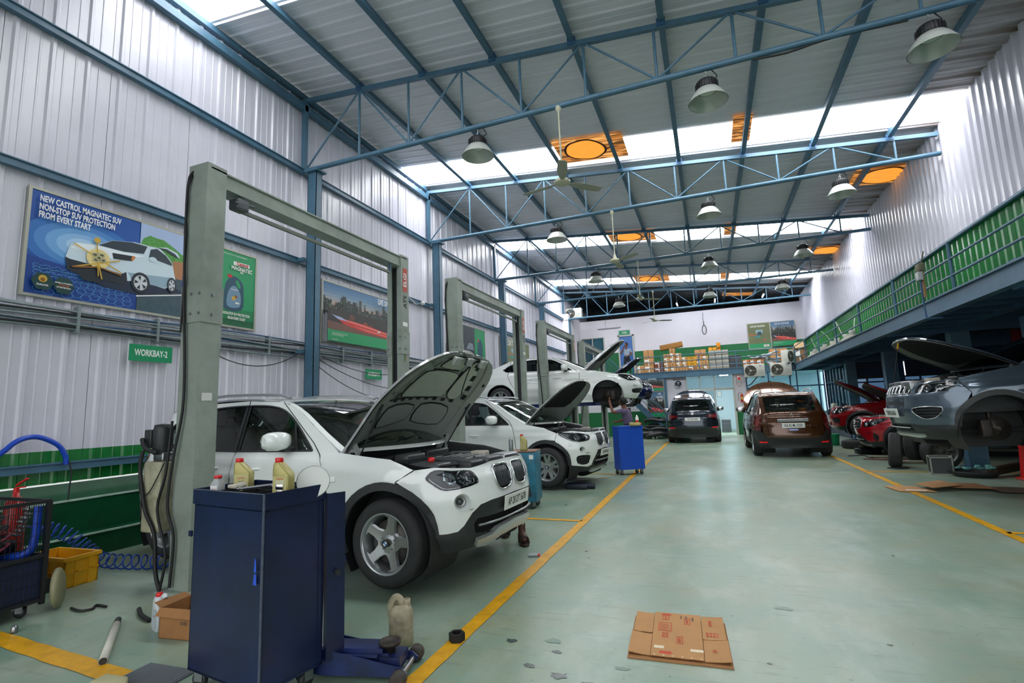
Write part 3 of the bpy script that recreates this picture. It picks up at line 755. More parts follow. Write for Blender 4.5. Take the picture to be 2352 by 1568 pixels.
def seat(parent, x, y, z, m, w=.25):
    s = MB(); s.rbox(x-.25, y-w, z, x+.25, y+w, z+.16, .06); 
    Mt = Matrix.Translation((x-.22, y, z+.12)) @ Matrix.Rotation(math.radians(-14), 4, 'Y')
    s.rbox(-.07, -w*.95, 0, .07, w*.95, .62, .07, M=Mt)
    o = s.build('seat', m, parent)
    h = MB(); h.rbox(-.05, -.14, .66, .06, .14, .86, .05, M=Mt); h.cyl(Mt @ Vector((0, -.05, .6)), Mt @ Vector((0, -.05, .7)), .008); h.cyl(Mt @ Vector((0, .05, .6)), Mt @ Vector((0, .05, .7)), .008)
    h.build('headrest', m, o)

def car(name, label, pose, p, group=None):
    X, Y, Z, yaw, pit = pose
    root = thing(name, label, 'car', (X, Y, Z), group=group, rot=(0, -pit, yaw))
    S = Surf(p); fx, rx = p['hubf'], p['hubr']; R = p.get('tyre', .34); ar = p.get('arch', .40); zc = R; paint = p['paint']
    clad = p.get('clad', BLACKP); cw = p.get('cladw', .06)
    sides = ((1, ''), (-1, ''))
    def PS(sd):
        return (lambda u, z: S.P(u, z)) if sd < 0 else (lambda u, z: (lambda q: (q[0], -q[1], q[2]))(S.P(u, z)))
    sill = p['sill']
    zb = p.get('zbump', .36)      # bottom of painted bumper
    def arc(cx, r, a0, a1, n=14): return [(cx+r*math.cos(math.radians(a0+(a1-a0)*i/n)), zc+r*math.sin(math.radians(a0+(a1-a0)*i/n))) for i in range(n+1)]
    rr_ = ar+cw
    def ang_at(z, r): return math.degrees(math.asin(max(-1, min(1, (z-zc)/r))))
    dlo = spline(p['dlo'], 4, True); roof = spline(p['roof'], 5)        # roof: (u,z) list from cowl to tail top corner
    cuts = p['cuts']                                               # door cut lines list of [(x,z)…] bottom→top
    for sd, _ in sides:
        F_ = PS(sd); flp = sd > 0
        # front fender
        a_s, a_b = ang_at(sill, rr_), ang_at(zb, rr_)
        hl = p['hl_back']                                          # (u,z) back corner of the headlight on the fender
        fp = arc(fx, rr_, 180-a_s, p.get('fend_a', 48), 12)
        bx, bz = p['bump_cut']                                     # cut from arch to headlight corner
        poly = [(cuts[0][0][0]+.006, sill)]+fp+[(bx, bz)] + [(hl[0], hl[1])] + p['fend_top'] + [(c[0]+.006, c[1]) for c in cuts[0][::-1][:-1]]
        patch('front_fender', F_, poly, paint, root, flip=flp, d=.055)
        # doors
        for i in range(len(cuts)-1):
            a, b = cuts[i], cuts[i+1]
            dp = [(x-.006, z) for x, z in a]+[(x+.006, z) for x, z in b[::-1]]
            o = patch('door', F_, dp, paint, root, [d_ for d_ in [dlo] if True], flip=flp, d=.07)
            hx_ = b[1][0]+.20; hz = p.get('handle_z', .90)
            h = MB(); q = [F_(hx_+dx, hz) for dx in (-.02, .06, .14, .20)]
            h.tube([(q[0][0], q[0][1], q[0][2]), (q[1][0], q[1][1]+sd*.035, q[1][2]), (q[2][0], q[2][1]+sd*.035, q[2][2]), q[3]], .011, 6, smooth_path=3)
            h.build('door_handle', p.get('handle_m', paint), o)
        # rear quarter
        c = cuts[-1]; ta = ang_at(sill, rr_)
        qp = [(x-.006, z) for x, z in c]+p['quarter']+arc(rx, rr_, p.get('quart_a', 168), ta, 14)
        qp = [(c[0][0]-.006, sill)]+qp[1:] if False else qp
        patch('rear_quarter', F_, qp, paint, root, [dlo], flip=flp, d=.06)
        # rail above the windows between glass and roof edge: part of doors polygons in most cars
        # side glass and black trim
        patch('side_window', F_, dlo, p.get('glass', GLASS), root, off=-.012, skirt=0, flip=flp, d=.12)
        tr = [F_(a, b) for a, b in dlo]; mb = MB(); mb.tube(tr+[tr[0]], .009, 5); mb.build('window_trim', p.get('trim', BLACKP), root)
        for px in p.get('pillars', ()):
            (x0, z0), (x1, z1), ww = px
            mb = MB(); a = [F_(x0-ww, z0), F_(x0+ww, z0), F_(x1+ww*.8, z1), F_(x1-ww*.8, z1)]
            mb.add([(q[0], q[1]*1.0-sd*.004, q[2]) for q in a], [(0, 1, 2, 3)]); mb.build('door_pillar', BLACKP, root)
        # wheel arch cladding and sill
        fa = arc(fx, rr_, 180-ang_at(p['zlow'], rr_), ang_at(zb-.02, rr_), 18)
        ia = arc(fx, ar, 180-ang_at(p['zlow'], ar), ang_at(zb-.04, ar), 18)
        if cw > .03:
            patch('arch_cladding', F_, fa+ia[::-1], clad, root, off=.010, flip=flp, d=.06, skirt=.03)
            a2 = arc(rx, rr_, 180-ang_at(p['zlow'], rr_), ang_at(p['zlow'], rr_), 18); i2 = arc(rx, ar, 180-ang_at(p['zlow'], ar), ang_at(p['zlow'], ar), 18)
            patch('arch_cladding', F_, a2+i2[::-1], clad, root, off=.010, flip=flp, d=.06, skirt=.03)
        sp = [(rx+rr_-.02, p['zlow']), (fx-rr_+.02, p['zlow']), (fx-rr_+.01, sill), (rx+rr_-.01, sill)]
        patch('sill', F_, sp, clad, root, off=.008, flip=flp, d=.1)
        # inner wheel tubs
        for cx in (fx, rx):
            t = MB(); w0 = .40; w1 = .86
            ri = [[(cx+ar*1.03*math.cos(a), sd*yy, zc+ar*1.03*math.sin(a)) for a in [math.radians(-35+250*i/16) for i in range(17)]] for yy in (w0, w1)]
            t.rings(ri, 0, True, False, closed=False); t.add([(cx+ar*1.03*math.cos(a), sd*w0, zc+ar*1.03*math.sin(a)) for a in [math.radians(-35+250*i/16) for i in range(17)]], [tuple(range(17))])
            t.build('wheel_housing', BLACK, root)
        # mirror
        mx, mz = p['mirror']; q = F_(mx, mz-.04)
        mb = MB(); Mm = Matrix.Translation((q[0]-.02, q[1]+sd*.15, mz+.05))
        mb.rings([[(k_x*math.copysign(abs(math.cos(q_))**.7, math.cos(q_)), yy_*.125*sd, k_z*math.copysign(abs(math.sin(q_))**.75, math.sin(q_))) for q_ in [2*PI*i_/18 for i_ in range(18)]] for yy_, k_x, k_z in [(-1, .03, .04), (-.92, .06, .062), (-.5, .085, .078), (0, .09, .082), (.5, .082, .078), (.85, .06, .062), (.98, .03, .035)]], 0, True, True, Mm); mb2 = MB(); mb2.rbox(q[0]-.05, min(q[1]-.04, q[1]+sd*.1), mz-.05, q[0]+.03, max(q[1]+.04, q[1]+sd*.1) if sd > 0 else q[1]+.04, mz-.01, .015)
        mo = mb.build('mirror', p.get('mirror_m', paint), root); mb2.build('mirror_foot', BLACKP, mo)
        mb3 = MB(); mb3.sphere((0, 0, 0), (.02, .10, .07), 0, 14, 8, Mm @ Matrix.Translation((-.075, 0, 0))); mb3.build('mirror_glass', CHROME, mo)
        if p.get('rails'):
            ra = p['rails']; mb = MB(); pts = [S.P(u, z) for u, z in ra]; mb.tube([(a, sd*(abs(b)-.03), c_) for a, b, c_ in pts], .016, 6, smooth_path=3)
            mb.build('roof_rail', p.get('rail_m', ALU), root)
        # wheels
        for cx, which in ((fx, 'f'), (rx, 'r')):
            if (which, sd) in p.get('nowheel', ()):
                hb = MB(); Rm = Matrix.Rotation(-sd*PI/2, 4, 'X'); Mh = Matrix.Translation((cx, sd*.72, zc)) @ Rm
                hb.lathe([(.0, .09), (.03, .09), (.035, .05), (.075, .045), (.08, .02), (.15, .015), (.15, -.01), (.05, -.02)], 28, 0, Mh)
                for k in range(5): hb.lathe([(.0, .07), (.007, .07), (.007, .03)], 8, 0, Mh @ Matrix.Translation((.055*math.cos(k*2*PI/5), .055*math.sin(k*2*PI/5), 0)))
                o = hb.build('brake_hub', mat('rusty_iron', '3a3430', .5, .5, noise=.5, nscale=12), root)
                cb_ = MB(); cb_.rbox(cx+.06, sd*.72-.05, zc-.10, cx+.18, sd*.72+.06, zc+.12, .02); cb_.cyl((cx, sd*.6, zc+.05), (cx-.02, sd*.52, zc+.5), .03); cb_.cyl((cx, sd*.55, zc), (cx+.1, sd*.2, zc-.06), .025)
                cb_.build('brake_caliper', mat('rusty_iron', '4d4238', .55, .5), root)
                continue
            e, Rm, hw = wheel(root, (cx, sd*(p['w']-.125-(.0)), zc), sd, R, .225, p.get('rimr', .225), p.get('style', 'five'), p.get('rim_m'))
            if p.get('bmw'):
                roundel(e, Rm @ Matrix.Translation((0, 0, hw-.019)), .032)
    for sd, _ in sides:
        F_ = PS(sd)
        for cc in cuts:
            MB().tube([F_(x, z) for x, z in cc], .0045, 4).build('door_seam', DARK, root)
        MB().tube([F_(*q) for q in ((fx+rr_*math.cos(math.radians(p.get('fend_a', 48))), zc+rr_*math.sin(math.radians(p.get('fend_a', 48)))), p['bump_cut'], p['hl_back'])], .0045, 4).build('bumper_seam', DARK, root)
    # windscreen, roof, rear glass lofted between the side lines
    rk = p['roof_split']                                            # t of windscreen end, t of rear glass start, t end
    kz = lambda t: np.interp(t, [0, rk[0], (rk[0]+rk[1])/2, rk[1], 1], p.get('crown', [.02, .06, .085, .06, .02]))
    kx = lambda t: np.interp(t, [0, rk[0], rk[1], 1], p.get('bow', [.24, .07, -.03, -.10]))
    TF = top_fn(S, roof, kz, kx); e = .012
    patch('windscreen', TF, [(0.02, -.93), (rk[0]-.004, -.93), (rk[0]-.004, .93), (.02, .93)], p.get('wglass', GLASS), root, off=-.004, skirt=0, d=.07, flip=True)
    patch('roof', TF, [(.0, -1), (rk[1], -1), (rk[1], 1), (.0, 1)], paint, root, [[(.015, -.94), (rk[0], -.94), (rk[0], .94), (.015, .94)]], d=.05, flip=True)
    rg = p['rglass']
    patch('rear_window', TF, [(rg[0], -rg[2]), (rg[1], -rg[2]), (rg[1], rg[2]), (rg[0], rg[2])], p.get('glass', GLASS), root, off=-.004, skirt=0, d=.07, flip=True)
    patch('tailgate_frame', TF, [(rk[1]+.003, -1), (1, -1), (1, 1), (rk[1]+.003, 1)], paint, root, [[(rg[0]-.004, -rg[2]-.01), (rg[1]+.004, -rg[2]-.01), (rg[1]+.004, rg[2]+.01), (rg[0]-.004, rg[2]+.01)]], d=.05, flip=True)
    # cabin
    sm = p.get('seat_m', mat('dark_seat_cloth', '3a3a38', .8))
    dx = p.get('cab', 0); zs = p.get('seatz', .52)
    for y in (-.37, .37): seat(root, dx-.05, y, zs, sm)
    for y in (-.4, 0, .4): seat(root, dx-.95, y, zs+.02, sm, .22)
    ds = MB(); cowl = roof[0]; ds.rbox(cowl[0]-.55, -.68, .70, cowl[0]-.02, .68, cowl[1]-.10, .08); ds.build('dashboard', BLACKP, root)
    sw = MB(); Ms = Matrix.Translation((cowl[0]-.60, -.37 if p.get('rhd', 1) else .37, .92)) @ Matrix.Rotation(math.radians(-65), 4, 'Y')
    sw.tube([tuple(Ms @ Vector((.18*math.cos(a), .18*math.sin(a), 0))) for a in [2*PI*k/20 for k in range(21)]], .014, 6); sw.rbox(-.05, -.07, -.02, .05, .07, .02, .02, M=Ms); sw.box(-.01, -.17, -.01, .01, .17, .0, M=Ms)
    sw.build('steering_wheel', BLACKP, root)
    fl_ = MB(); fl_.box(p['xrear']+.25, -.70, p['zlow']-.01, p['hubf']-.45, .70, p['zlow']+.06); fl_.box(p['xrear']+.25, -.5, p['zlow']+.05, p['xfront']-.35, .5, p['zlow']+.09)
    fl_.box(cowl[0]-.5, -.7, p['zlow'], cowl[0]-.4, .7, .8); fl_.box(p['xrear']+.2, -.62, p['zlow'], p['xrear']+.35, .62, .75); fl_.box(-1.9, -.66, .7, -1.25, .66, .74)
    fl_.build('floor_pan', mat('underbody', '17181a', .8), root)
    mr = MB(); top = TF(rk[0], 0); mr.rbox(top[0]-.02, -.11, top[2]-.14, top[0]+.02, .11, top[2]-.07, .02); mr.cyl((top[0], 0, top[2]-.01), (top[0], 0, top[2]-.1), .012); mr.build('rear_view_mirror', BLACKP, root)
    p['TF'] = TF; p['roofc'] = roof
    return root, S

def hood_parts(root, S, p, angle=0, detail=1, kz=.10, under=None, holes=True):
    """bonnet lofted between the fender lines, hinged at the cowl, with a ribbed underside"""
    edge = spline(p['hood_edge'], 5)
    fn = top_fn(S, edge, kz, lambda t: .0)
    hz = S.P(*edge[0]); piv = Vector((hz[0]+.02, 0, hz[2]))
    e = bpy.data.objects.new('hood', None); COL.objects.link(e); e.parent = root
    e.location = piv; e.rotation_euler = (0, -math.radians(angle), 0)
    qn = p.get('hood_q', .985)
    cowlb = p.get('cowl_bow', .10)
    def F2(t, q):
        x, y, z = fn(t, q)
        x += cowlb*(1-q*q)*max(0, 1-t*3)      # rear edge bowed forward in the middle is carried by the windscreen
        return (x-piv.x, y, z-piv.z)
    out = [(.0, -qn), (.965, -qn), (.965, qn), (.0, qn)]
    patch('hood_skin', F2, out, p['paint'], e, d=.05, skirt=.02)
    ub = under or mat('hood_underside', 'a3aaa6', .4)
    UF = lambda t, q: (lambda v: (v[0], v[1]*.985, v[2]-.03))(F2(t, q))
    patch('hood_inner_panel', UF, [(.02, -.97), (.95, -.97), (.95, .97), (.02, .97)], ub, e, flip=True, d=.05, skirt=-.012)
    return e, F2, piv
def mirr(S, poly): return [(2*S.uc-u, z) for u, z in poly]
def mirr_r(S, poly): return [(2*S.ur-u, z) for u, z in poly]
def both(S, name, half, m, parent, center=False, **kw):
    """near half given; also its mirror (or one panel across the nose when center)"""
    if center:
        full = half+mirr(S, half)[::-1]
        if 'holes' in kw:
            hs = kw.pop('holes'); kw['holes'] = [h for hh in hs for h in ((hh, mirr(S, hh)) if not isinstance(hh, dict) else (hh['c']+mirr(S, hh['c'])[::-1],))]
        return [patch(name, S.P, full, m, parent, **kw)]
    return [patch(name, S.P, half, m, parent, **kw), patch(name, S.P, mirr(S, half)[::-1], m, parent, **kw)]
def shrink(poly, k):
    c = np.mean(np.array(poly), axis=0); return [tuple(c+(np.array(p)-c)*k) for p in poly]
def headlamp(S, root, poly, two=True, dark=.0):
    pf = spline(poly, 3, True)
    for side, q in ((0, pf), (1, mirr(S, pf)[::-1])):
        h = patch('headlight', S.P, q, mat('lamp_housing', '26292c', .35, .3), root, off=-.055, skirt=-.055, d=.04)
        c = np.mean(np.array(q), axis=0)
        us = [p[0] for p in q]; zs = [p[1] for p in q]; wd = max(us)-min(us); ht = max(zs)-min(zs)
        m = MB()
        def fr(u, z, off):
            a = Vector(S.P(u, z)); b = Vector(S.P(u+.01, z))-a; g = Vector(S.P(u, z+.01))-a; n = b.cross(g).normalized()
            f = frame(a+n*off, b, g); return f
        s_ = 1 if side == 0 else -1
        for k, (fu, r) in enumerate(((.22, .40), (-.08, .34))):
            f = fr(c[0]+s_*fu*wd, c[1]+.0*ht, -.05); r = r*ht
            m.lathe([(r*.35, .0), (r*.75, .012), (r, .035)], 20, 0, f); m.sphere((0, 0, .012), (r*.42, r*.42, r*.42), 1, 12, 8, f)
        m.build('reflector', [CHROME, CLEAR], h)
        m = MB(); pts = [fr(p[0], p[1], -.02).translation for p in shrink(q, .86)]
        n = len(pts); m.tube(pts[n//2:]+pts[:1], .006, 5); m.build('lamp_trim', CHROME, h)
        patch('lamp_lens', S.P, q, CLEAR, h, off=.002, skirt=0, d=.05)
def slats(S, root, u0, u1, z0, z1, n, m, vertical=True, off=-.012, w=.008, name='slat', lean=0):
    for i in range(n):
        t = (i+.5)/n; mb = MB()
        if vertical: pts = [Vector(S.P(u0+(u1-u0)*t+lean*(k/4-.5), z0+(z1-z0)*k/4)) for k in range(5)]
        else: pts = [Vector(S.P(u0+(u1-u0)*k/6, z0+(z1-z0)*t)) for k in range(7)]
        for a, b in zip(pts, pts[1:]):
            mb.beam(a+Vector((off, 0, 0)), b+Vector((off, 0, 0)), w, .02, up=(1, 0, 0) if vertical else (0, 0, 1))
        mb.build(name, m, root)
def ring_trim(S, root, poly, m, r=.008, name='grille_surround', off=.004):
    pts = []
    for u, z in poly:
        a = Vector(S.P(u, z)); b = Vector(S.P(u+.01, z))-a; g = Vector(S.P(u, z+.01))-a; n = b.cross(g).normalized(); pts.append(a+n*off)
    return MB().tube(pts+[pts[0]], r, 6).build(name, m, root)
def nose_frame(S, u, z, off=.01, tilt=0):
    a = Vector(S.P(u, z)); b = Vector(S.P(u+.01, z))-a; g = Vector(S.P(u, z+.01))-a; n = b.cross(g).normalized()
    return frame(a+n*off, b, n.cross(b))
def fog(S, root, u, z, r, chrome=False):
    for uu in (u, 2*S.uc-u):
        f = nose_frame(S, uu, z, 0); h = MB()
        h.lathe([(r, .004), (r*.86, -.01), (r*.66, -.035), (r*.62, -.04)], 24, 0, f); o = h.build('fog_lamp_bowl', CHROME if chrome else ALU if chrome is None else root['_paint_'] if False else MATS.get('fog_bowl') or mat('fog_bowl', 'c9cfcc', .25), root)
        g = MB(); g.lathe([(0, -.018), (r*.4, -.02), (r*.6, -.04)], 20, 0, f); g.build('fog_lamp', CLEAR, o)
        g = MB(); g.lathe([(.0, -.045), (r*.62, -.042)], 20, 0, f); g.build('fog_lamp_back', BLACKP, o)

def engine_bay(S, root, p, cover='generic', scale=1.):
    """dark well under the open bonnet with engine cover, boxes, hoses, strut tops and front slam panel"""
    e = spline(p['hood_edge'], 4); edge = [Vector(S.P(u, z)) for u, z in e]
    m = MB(); n = len(edge)
    top = [(v.x, v.y*.965, v.z-.012) for v in edge]; mid = [(v.x-.02, v.y*.90, v.z-.05) for v in edge]; low = [(v.x-.05 if v.x > edge[0].x+.3 else v.x, v.y*.82, .56) for v in edge]
    for sgn in (1, -1):
        rr = [[(x, y*sgn, z) for x, y, z in r] for r in (top, mid, low)]
        if sgn > 0: rr = rr[::-1]
        m.rings(rr, 0, True, False, closed=False)
    m.add([(edge[0].x-.04, y, z) for y, z in ((-.78, .56), (.78, .56), (.78, edge[0].z-.03), (-.78, edge[0].z-.03))], [(0, 1, 2, 3)])
    m.add([(edge[0].x-.04, -.75, .58), (edge[-1].x-.02, -.6, .58), (edge[-1].x-.02, .6, .58), (edge[0].x-.04, .75, .58)], [(0, 1, 2, 3)])
    b = m.build('engine_bay', BLACKP, root)
    x0, x1, zt = edge[0].x, edge[-1].x, edge[len(edge)//2].z+.015
    EC = mat('engine_cover_plastic', '4a4d4f', .35, noise=.2, nscale=15)
    c = MB(); c.rbox(x0+.38, -.28, zt-.26, x0+.98, .22, zt-.03, .07); c.rbox(x0+.42, -.22, zt-.04, x0+.9, .16, zt-.005, .03)
    for k in range(5): c.rbox(x0+.46+.085*k, -.2, zt-.012, x0+.49+.085*k, .14, zt+.004, .008)
    ec = c.build('engine_cover', EC, b)
    if p.get('bmw'): roundel(ec, Matrix.Translation((x0+.93, -.05, zt-.004)), .045)
    for (ax, ay, bx, by, h_, mm) in ((.20, -.34, .36, -.05, .03, EC), (.95, .12, 1.12, .42, .0, STEEL), (.92, -.45, 1.08, -.22, -.01, BLACKP), (.70, .20, .86, .32, .02, mat('offwhite_part', 'b9b3a4', .6, noise=.3)), (.12, .1, .28, .5, .035, BLACKP), (.98, -.18, 1.10, .08, .0, EC)):
        m = MB(); m.rbox(x0+ax, ay, zt-.14, x0+bx, by, zt+h_, .02); m.build('engine_part', mm, b)
    c = MB(); c.rbox(x0+.30, .34, zt-.2, x0+.68, .58, zt-.01, .03); c.build('air_filter_box', BLACKP, b)
    c = MB(); c.rbox(x0+.55, -.60, zt-.22, x0+.85, -.38, zt-.02, .02); c.build('fuse_box', EC, b)
    c = MB(); c.rbox(x1-.30, -.5, zt-.20, x1-.10, .52, zt-.09, .03); c.build('slam_panel', BLACKP, b)
    c = MB(); c.tube([(x0+.05, -.66, zt-.03), (x0+.16, -.3, zt-.0), (x0+.18, 0, zt+.01), (x0+.16, .3, zt-.0), (x0+.05, .66, zt-.03)], .028, 8, smooth_path=3); c.rbox(x0-.02, -.60, zt-.12, x0+.14, .62, zt-.02, .03); c.build('scuttle_tray', BLACKP, b)
    c = MB(); c.beam((x0+.25, -.62, zt-.03), (x0+.62, .06, zt+.01), .05, .02); c.beam((x0+.25, .62, zt-.03), (x0+.62, .0, zt+.01), .05, .02); c.build('strut_brace', BLACKP, b)
    hs = ((x0+.9, -.33, zt-.04), (x0+1.0, -.1, zt-.02), (x0+1.02, .2, zt-.04), (x0+.8, .36, zt-.06)), ((x0+.35, -.5, zt-.08), (x0+.6, -.3, zt-.02), (x0+.9, -.45, zt-.08)), ((x0+.2, .5, zt-.06), (x0+.5, .28, zt-.02), (x0+.8, .5, zt-.07), (x1-.25, .4, zt-.08)), ((x0+.7, -.62, zt-.06), (x0+.95, -.5, zt-.03), (x1-.3, -.35, zt-.07))
    for k, h in enumerate(hs): MB().tube(h, (.022, .014, .02, .012)[k], 8, smooth_path=4).build('hose', BLACK, b)
    c = MB(); c.lathe([(0, .0), (.028, 0), (.032, .01), (.026, .035), (0, .04)], 16, 0, Matrix.Translation((x0+.72, -.5, zt-.01))); c.build('filler_cap', REDP if p.get('redcap') else BLACK, b)
    c = MB(); c.lathe([(0, .05), (.03, .045), (.06, .01), (.07, -.05)], 18, 0, Matrix.Translation((x0+.30, -.56, zt-.06))); c.lathe([(0, .05), (.03, .045), (.06, .01), (.07, -.05)], 18, 0, Matrix.Translation((x0+.30, .56, zt-.06))); c.build('strut_top', STEEL, b)
    return b

def common_rear(S, root, p, r):
    """rear bumper, lamps, tailgate skin for cars seen from behind; r: dict of shapes in mirrored (u,z) measured from the tail centre"""
    U = lambda d, z: (S.ur+d, z)      # d>0 = toward near side
    gate = [U(d, z) for d, z in r['gate']]; full = gate+mirr_r(S, gate)[::-1]
    g = patch('tailgate', S.P, full, p['paint'], root, d=.06)
    bm = [U(d, z) for d, z in r['bumper']]; patch('rear_bumper', S.P, bm+mirr_r(S, bm)[::-1], r.get('bumper_m', p['paint']), root, d=.06, off=.012, skirt=.03)
    lo = [U(d, z) for d, z in r['lower']]; patch('rear_skirt', S.P, lo+mirr_r(S, lo)[::-1], BLACKP, root, d=.07, off=.016, skirt=.03)
    lm = [U(d, z) for d, z in r['lamp']]
    for q in (lm, mirr_r(S, lm)[::-1]):
        a = patch('tail_lamp', S.P, spline(q, 3, True), r.get('lamp_m', mat('tail_lamp_red', '5c0c10', .12, coat=1, spec=.8)), root, d=.05, off=.008)
        ctr = np.mean(np.array(q), axis=0); patch('lamp_inner', S.P, spline(shrink(q, .55), 3, True), mat('tail_lamp_inner', '7a2a2c', .15, coat=1), a, d=.05, off=.011, skirt=0)
    if 'refl' in r:
        q = [U(d, z) for d, z in r['refl']]
        for qq in (q, mirr_r(S, q)[::-1]): patch('reflector_strip', S.P, qq, mat('red_reflector', 'd8141a', .3, emit=.25), root, off=.025, d=.05)
    return g

# ------------------------------------------------ generic front end
def wrap(S, top, low):
    """closed band across the nose from a near-side upper path (side -> centre) and lower path (centre -> side)"""
    c = S.uc
    return top+[(2*c-u, z) for u, z in top[::-1][1:]]+[(2*c-u, z) for u, z in low[::-1]]+low[1:]
def front_end(root, S, p, fr):
    c = S.uc; ac = p['hubf']; r = p['arch']+p['cladw']; zc = p['tyre']
    a0 = math.degrees(math.asin((fr['low'][-1][1]-zc)/r))
    arcp = [(ac+r*math.cos(math.radians(a0+(p['fend_a']-a0)*k/7)), zc+r*math.sin(math.radians(a0+(p['fend_a']-a0)*k/7))) for k in range(7)]
    full = wrap(S, arcp+[p['bump_cut']]+fr['top'], fr['low'])
    holes = []; hl = spline(fr['hl'], 3, True)
    gr = [spline(g, 3, True) for g in fr.get('grilles', ())]
    for h in [hl]+gr+[spline(v, 3, True) for v in fr.get('vents', ())]: holes += [h, mirr(S, h)]
    if 'cgrille' in fr: holes.append(wrap(S, *fr['cgrille']))
    if 'fog' in fr:
        u, z, q = fr['fog']; h = [(u+q*math.cos(t), z+q*.93*math.sin(t)) for t in [2*PI*k/16 for k in range(16)]]; holes += [h, mirr(S, h)]
    patch('front_bumper', S.P, full, p['paint'], root, holes, d=.045)
    headlamp(S, root, fr['hl'])
    if 'fog' in fr: fog(S, root, *fr['fog'])
    for v in fr.get('vents', ()):
        v = spline(v, 3, True)
        for q in (v, mirr(S, v)[::-1]):
            o = patch('bumper_vent', S.P, q, BLACKP, root, off=-.03, skirt=-.03, d=.06)
            if fr.get('vent_trim'): ring_trim(S, o, q, CHROME, .007)
            us = [t[0] for t in q]; zs = [t[1] for t in q]
            slats(S, o, min(us)+.03, max(us)-.03, min(zs)+.02, max(zs)-.02, 3, BLACK, False, .0, .012, 'vent_bar')
    DC = mat('dark_chrome', '8a8e90', .25, .8)
    for g in gr:
        for q in (g, mirr(S, g)[::-1]):
            o = patch('grille', S.P, q, BLACK, root, off=-.045, skirt=-.045, d=.05); ring_trim(S, o, q, CHROME, .010, off=.006)
            us = [t[0] for t in q]; zs = [t[1] for t in q]
            slats(S, o, min(us)+.03, max(us)-.03, min(zs)+.025, max(zs)-.02, fr.get('nslat', 8), mat('grille_bar', '6c7074', .3, .6), True, -.008, .009, 'grille_bar')
    if 'cgrille' in fr:
        q = wrap(S, *fr['cgrille']); o = patch('grille', S.P, q, BLACK, root, off=-.045, skirt=-.045, d=.06)
        if fr.get('cg_trim', True): ring_trim(S, o, q, CHROME, .009, off=.006)
        us = [t[0] for t in q]; zs = [t[1] for t in q]
        if fr.get('cg_bars') == 'seven':
            n = 7; w = (max(us)-min(us))/n
            for k in range(n):
                u0 = min(us)+w*k+.018; u1 = u0+w-.036; z0, z1 = min(zs)+.012, max(zs)-.012
                b_ = patch('grille_slot', S.P, [(u0, z0), (u1, z0), (u1, z1), (u0, z1)], BLACK, o, off=-.012, skirt=-.02, d=.06); ring_trim(S, b_, [(u0, z0), (u1, z0), (u1, z1), (u0, z1)], CHROME, .009, off=.004)
        elif fr.get('cg_bars'): slats(S, o, min(us)+.02, max(us)-.02, min(zs)+.01, max(zs)-.01, fr['cg_bars'], CHROME, False, -.006, .02, 'grille_bar')
    # lower bumper with intake
    if 'clad' in fr:
        ct, cb_ = fr['clad']; full = wrap(S, ct, cb_); hole = wrap(S, *fr['intake']) if 'intake' in fr else None
        b = patch('lower_bumper', S.P, full, fr.get('clad_m', BLACKP), root, [hole] if hole else [], d=.05, skirt=.03)
        if hole:
            patch('intake_mesh', S.P, hole, DARK, b, off=-.05, skirt=-.05, d=.08)
            zs = [t[1] for t in hole]; u0 = min(t[0] for t in hole)+.04
            pts = [S.P(u0+(2*c-2*u0)*k/16, (min(zs)+max(zs))/2+.01) for k in range(17)]; MB().tube([(x+.008, y, z) for x, y, z in pts], .010, 6).build('intake_bar', fr.get('bar_m', ALU), b)
    if 'skid' in fr:
        patch('skid_plate', S.P, wrap(S, *fr['skid']), mat('silver_skid', 'b9bebe', .3, .6), root, off=.03, d=.05, skirt=.05)
    if fr.get('plate'): number_plate(root, fr['plate'], nose_frame(S, c, fr['plate_z'], .02), .5, fr.get('plate_h', .12), size=.088, sx=fr.get('plate_sx', .66))
    if 'logo' in fr: fr['logo'](root, S)
def simple_rear(root, S, p):
    for sd in (1, -1):
        F_ = (lambda u, z, sd=sd: (S.P(u, z)[0], sd*-S.P(u, z)[1], S.P(u, z)[2]))
        patch('tail_lamp', F_, p['tail'], mat('tail_lamp_red', '5c0c10', .12, coat=1, spec=.8), root, off=.01, flip=sd > 0)
    x = p['hubr']-p['arch']-.08
    patch('rear_bumper', S.P, [(x, .26), (x, .44), (x-.24, .52), (S.ur, .56), (2*S.ur-x+.24, .52), (2*S.ur-x, .44), (2*S.ur-x, .26)], p.get('rear_m', BLACKP), root, d=.08, off=.01)
def open_hood(root, S, p, angle, hm=None, detail=True, prop=True, strut_t=.34):
    hood, HF, piv = hood_parts(S=S, root=root, p=p, angle=angle, under=hm)
    engine_bay(S, root, p)
    HUM = hm or mat('hood_underside', 'dce1dd', .35)
    x0, z0 = p['hood_edge'][0]
    for sd in (-1, 1):
        q = hood_pt(hood, HF, .02, sd*.92, -.04); h = MB(); h.beam((x0+.0, sd*.70, z0-.10), q, .03, .05); h.beam((x0+.12, sd*.68, z0-.11), q.lerp(hood_pt(hood, HF, .12, sd*.9, -.05), .5), .02, .04); h.build('hood_hinge', HUM, root)
        if prop:
            a = Vector((x0+.12, sd*.70, z0-.05)); t_ = hood_pt(hood, HF, strut_t, sd*.90, -.05)
            s = MB(); mid = a.lerp(t_, .45); s.cyl(a, mid, .007); s.cyl(mid, t_, .012); s.sphere(a, .014); s.build('gas_strut', BLACKP, root)
    w_ = MB()
    for y0 in (-.55, .05): w_.tube([(x0-.06, y0, z0+.03), (x0-.10, y0+.3, z0+.06), (x0-.16, y0+.58, z0+.08)], .008, 5)
    w_.build('wiper', BLACK, root)
    return hood, HF
def pmerge(a, **k): d = dict(a); d.update(k); return d
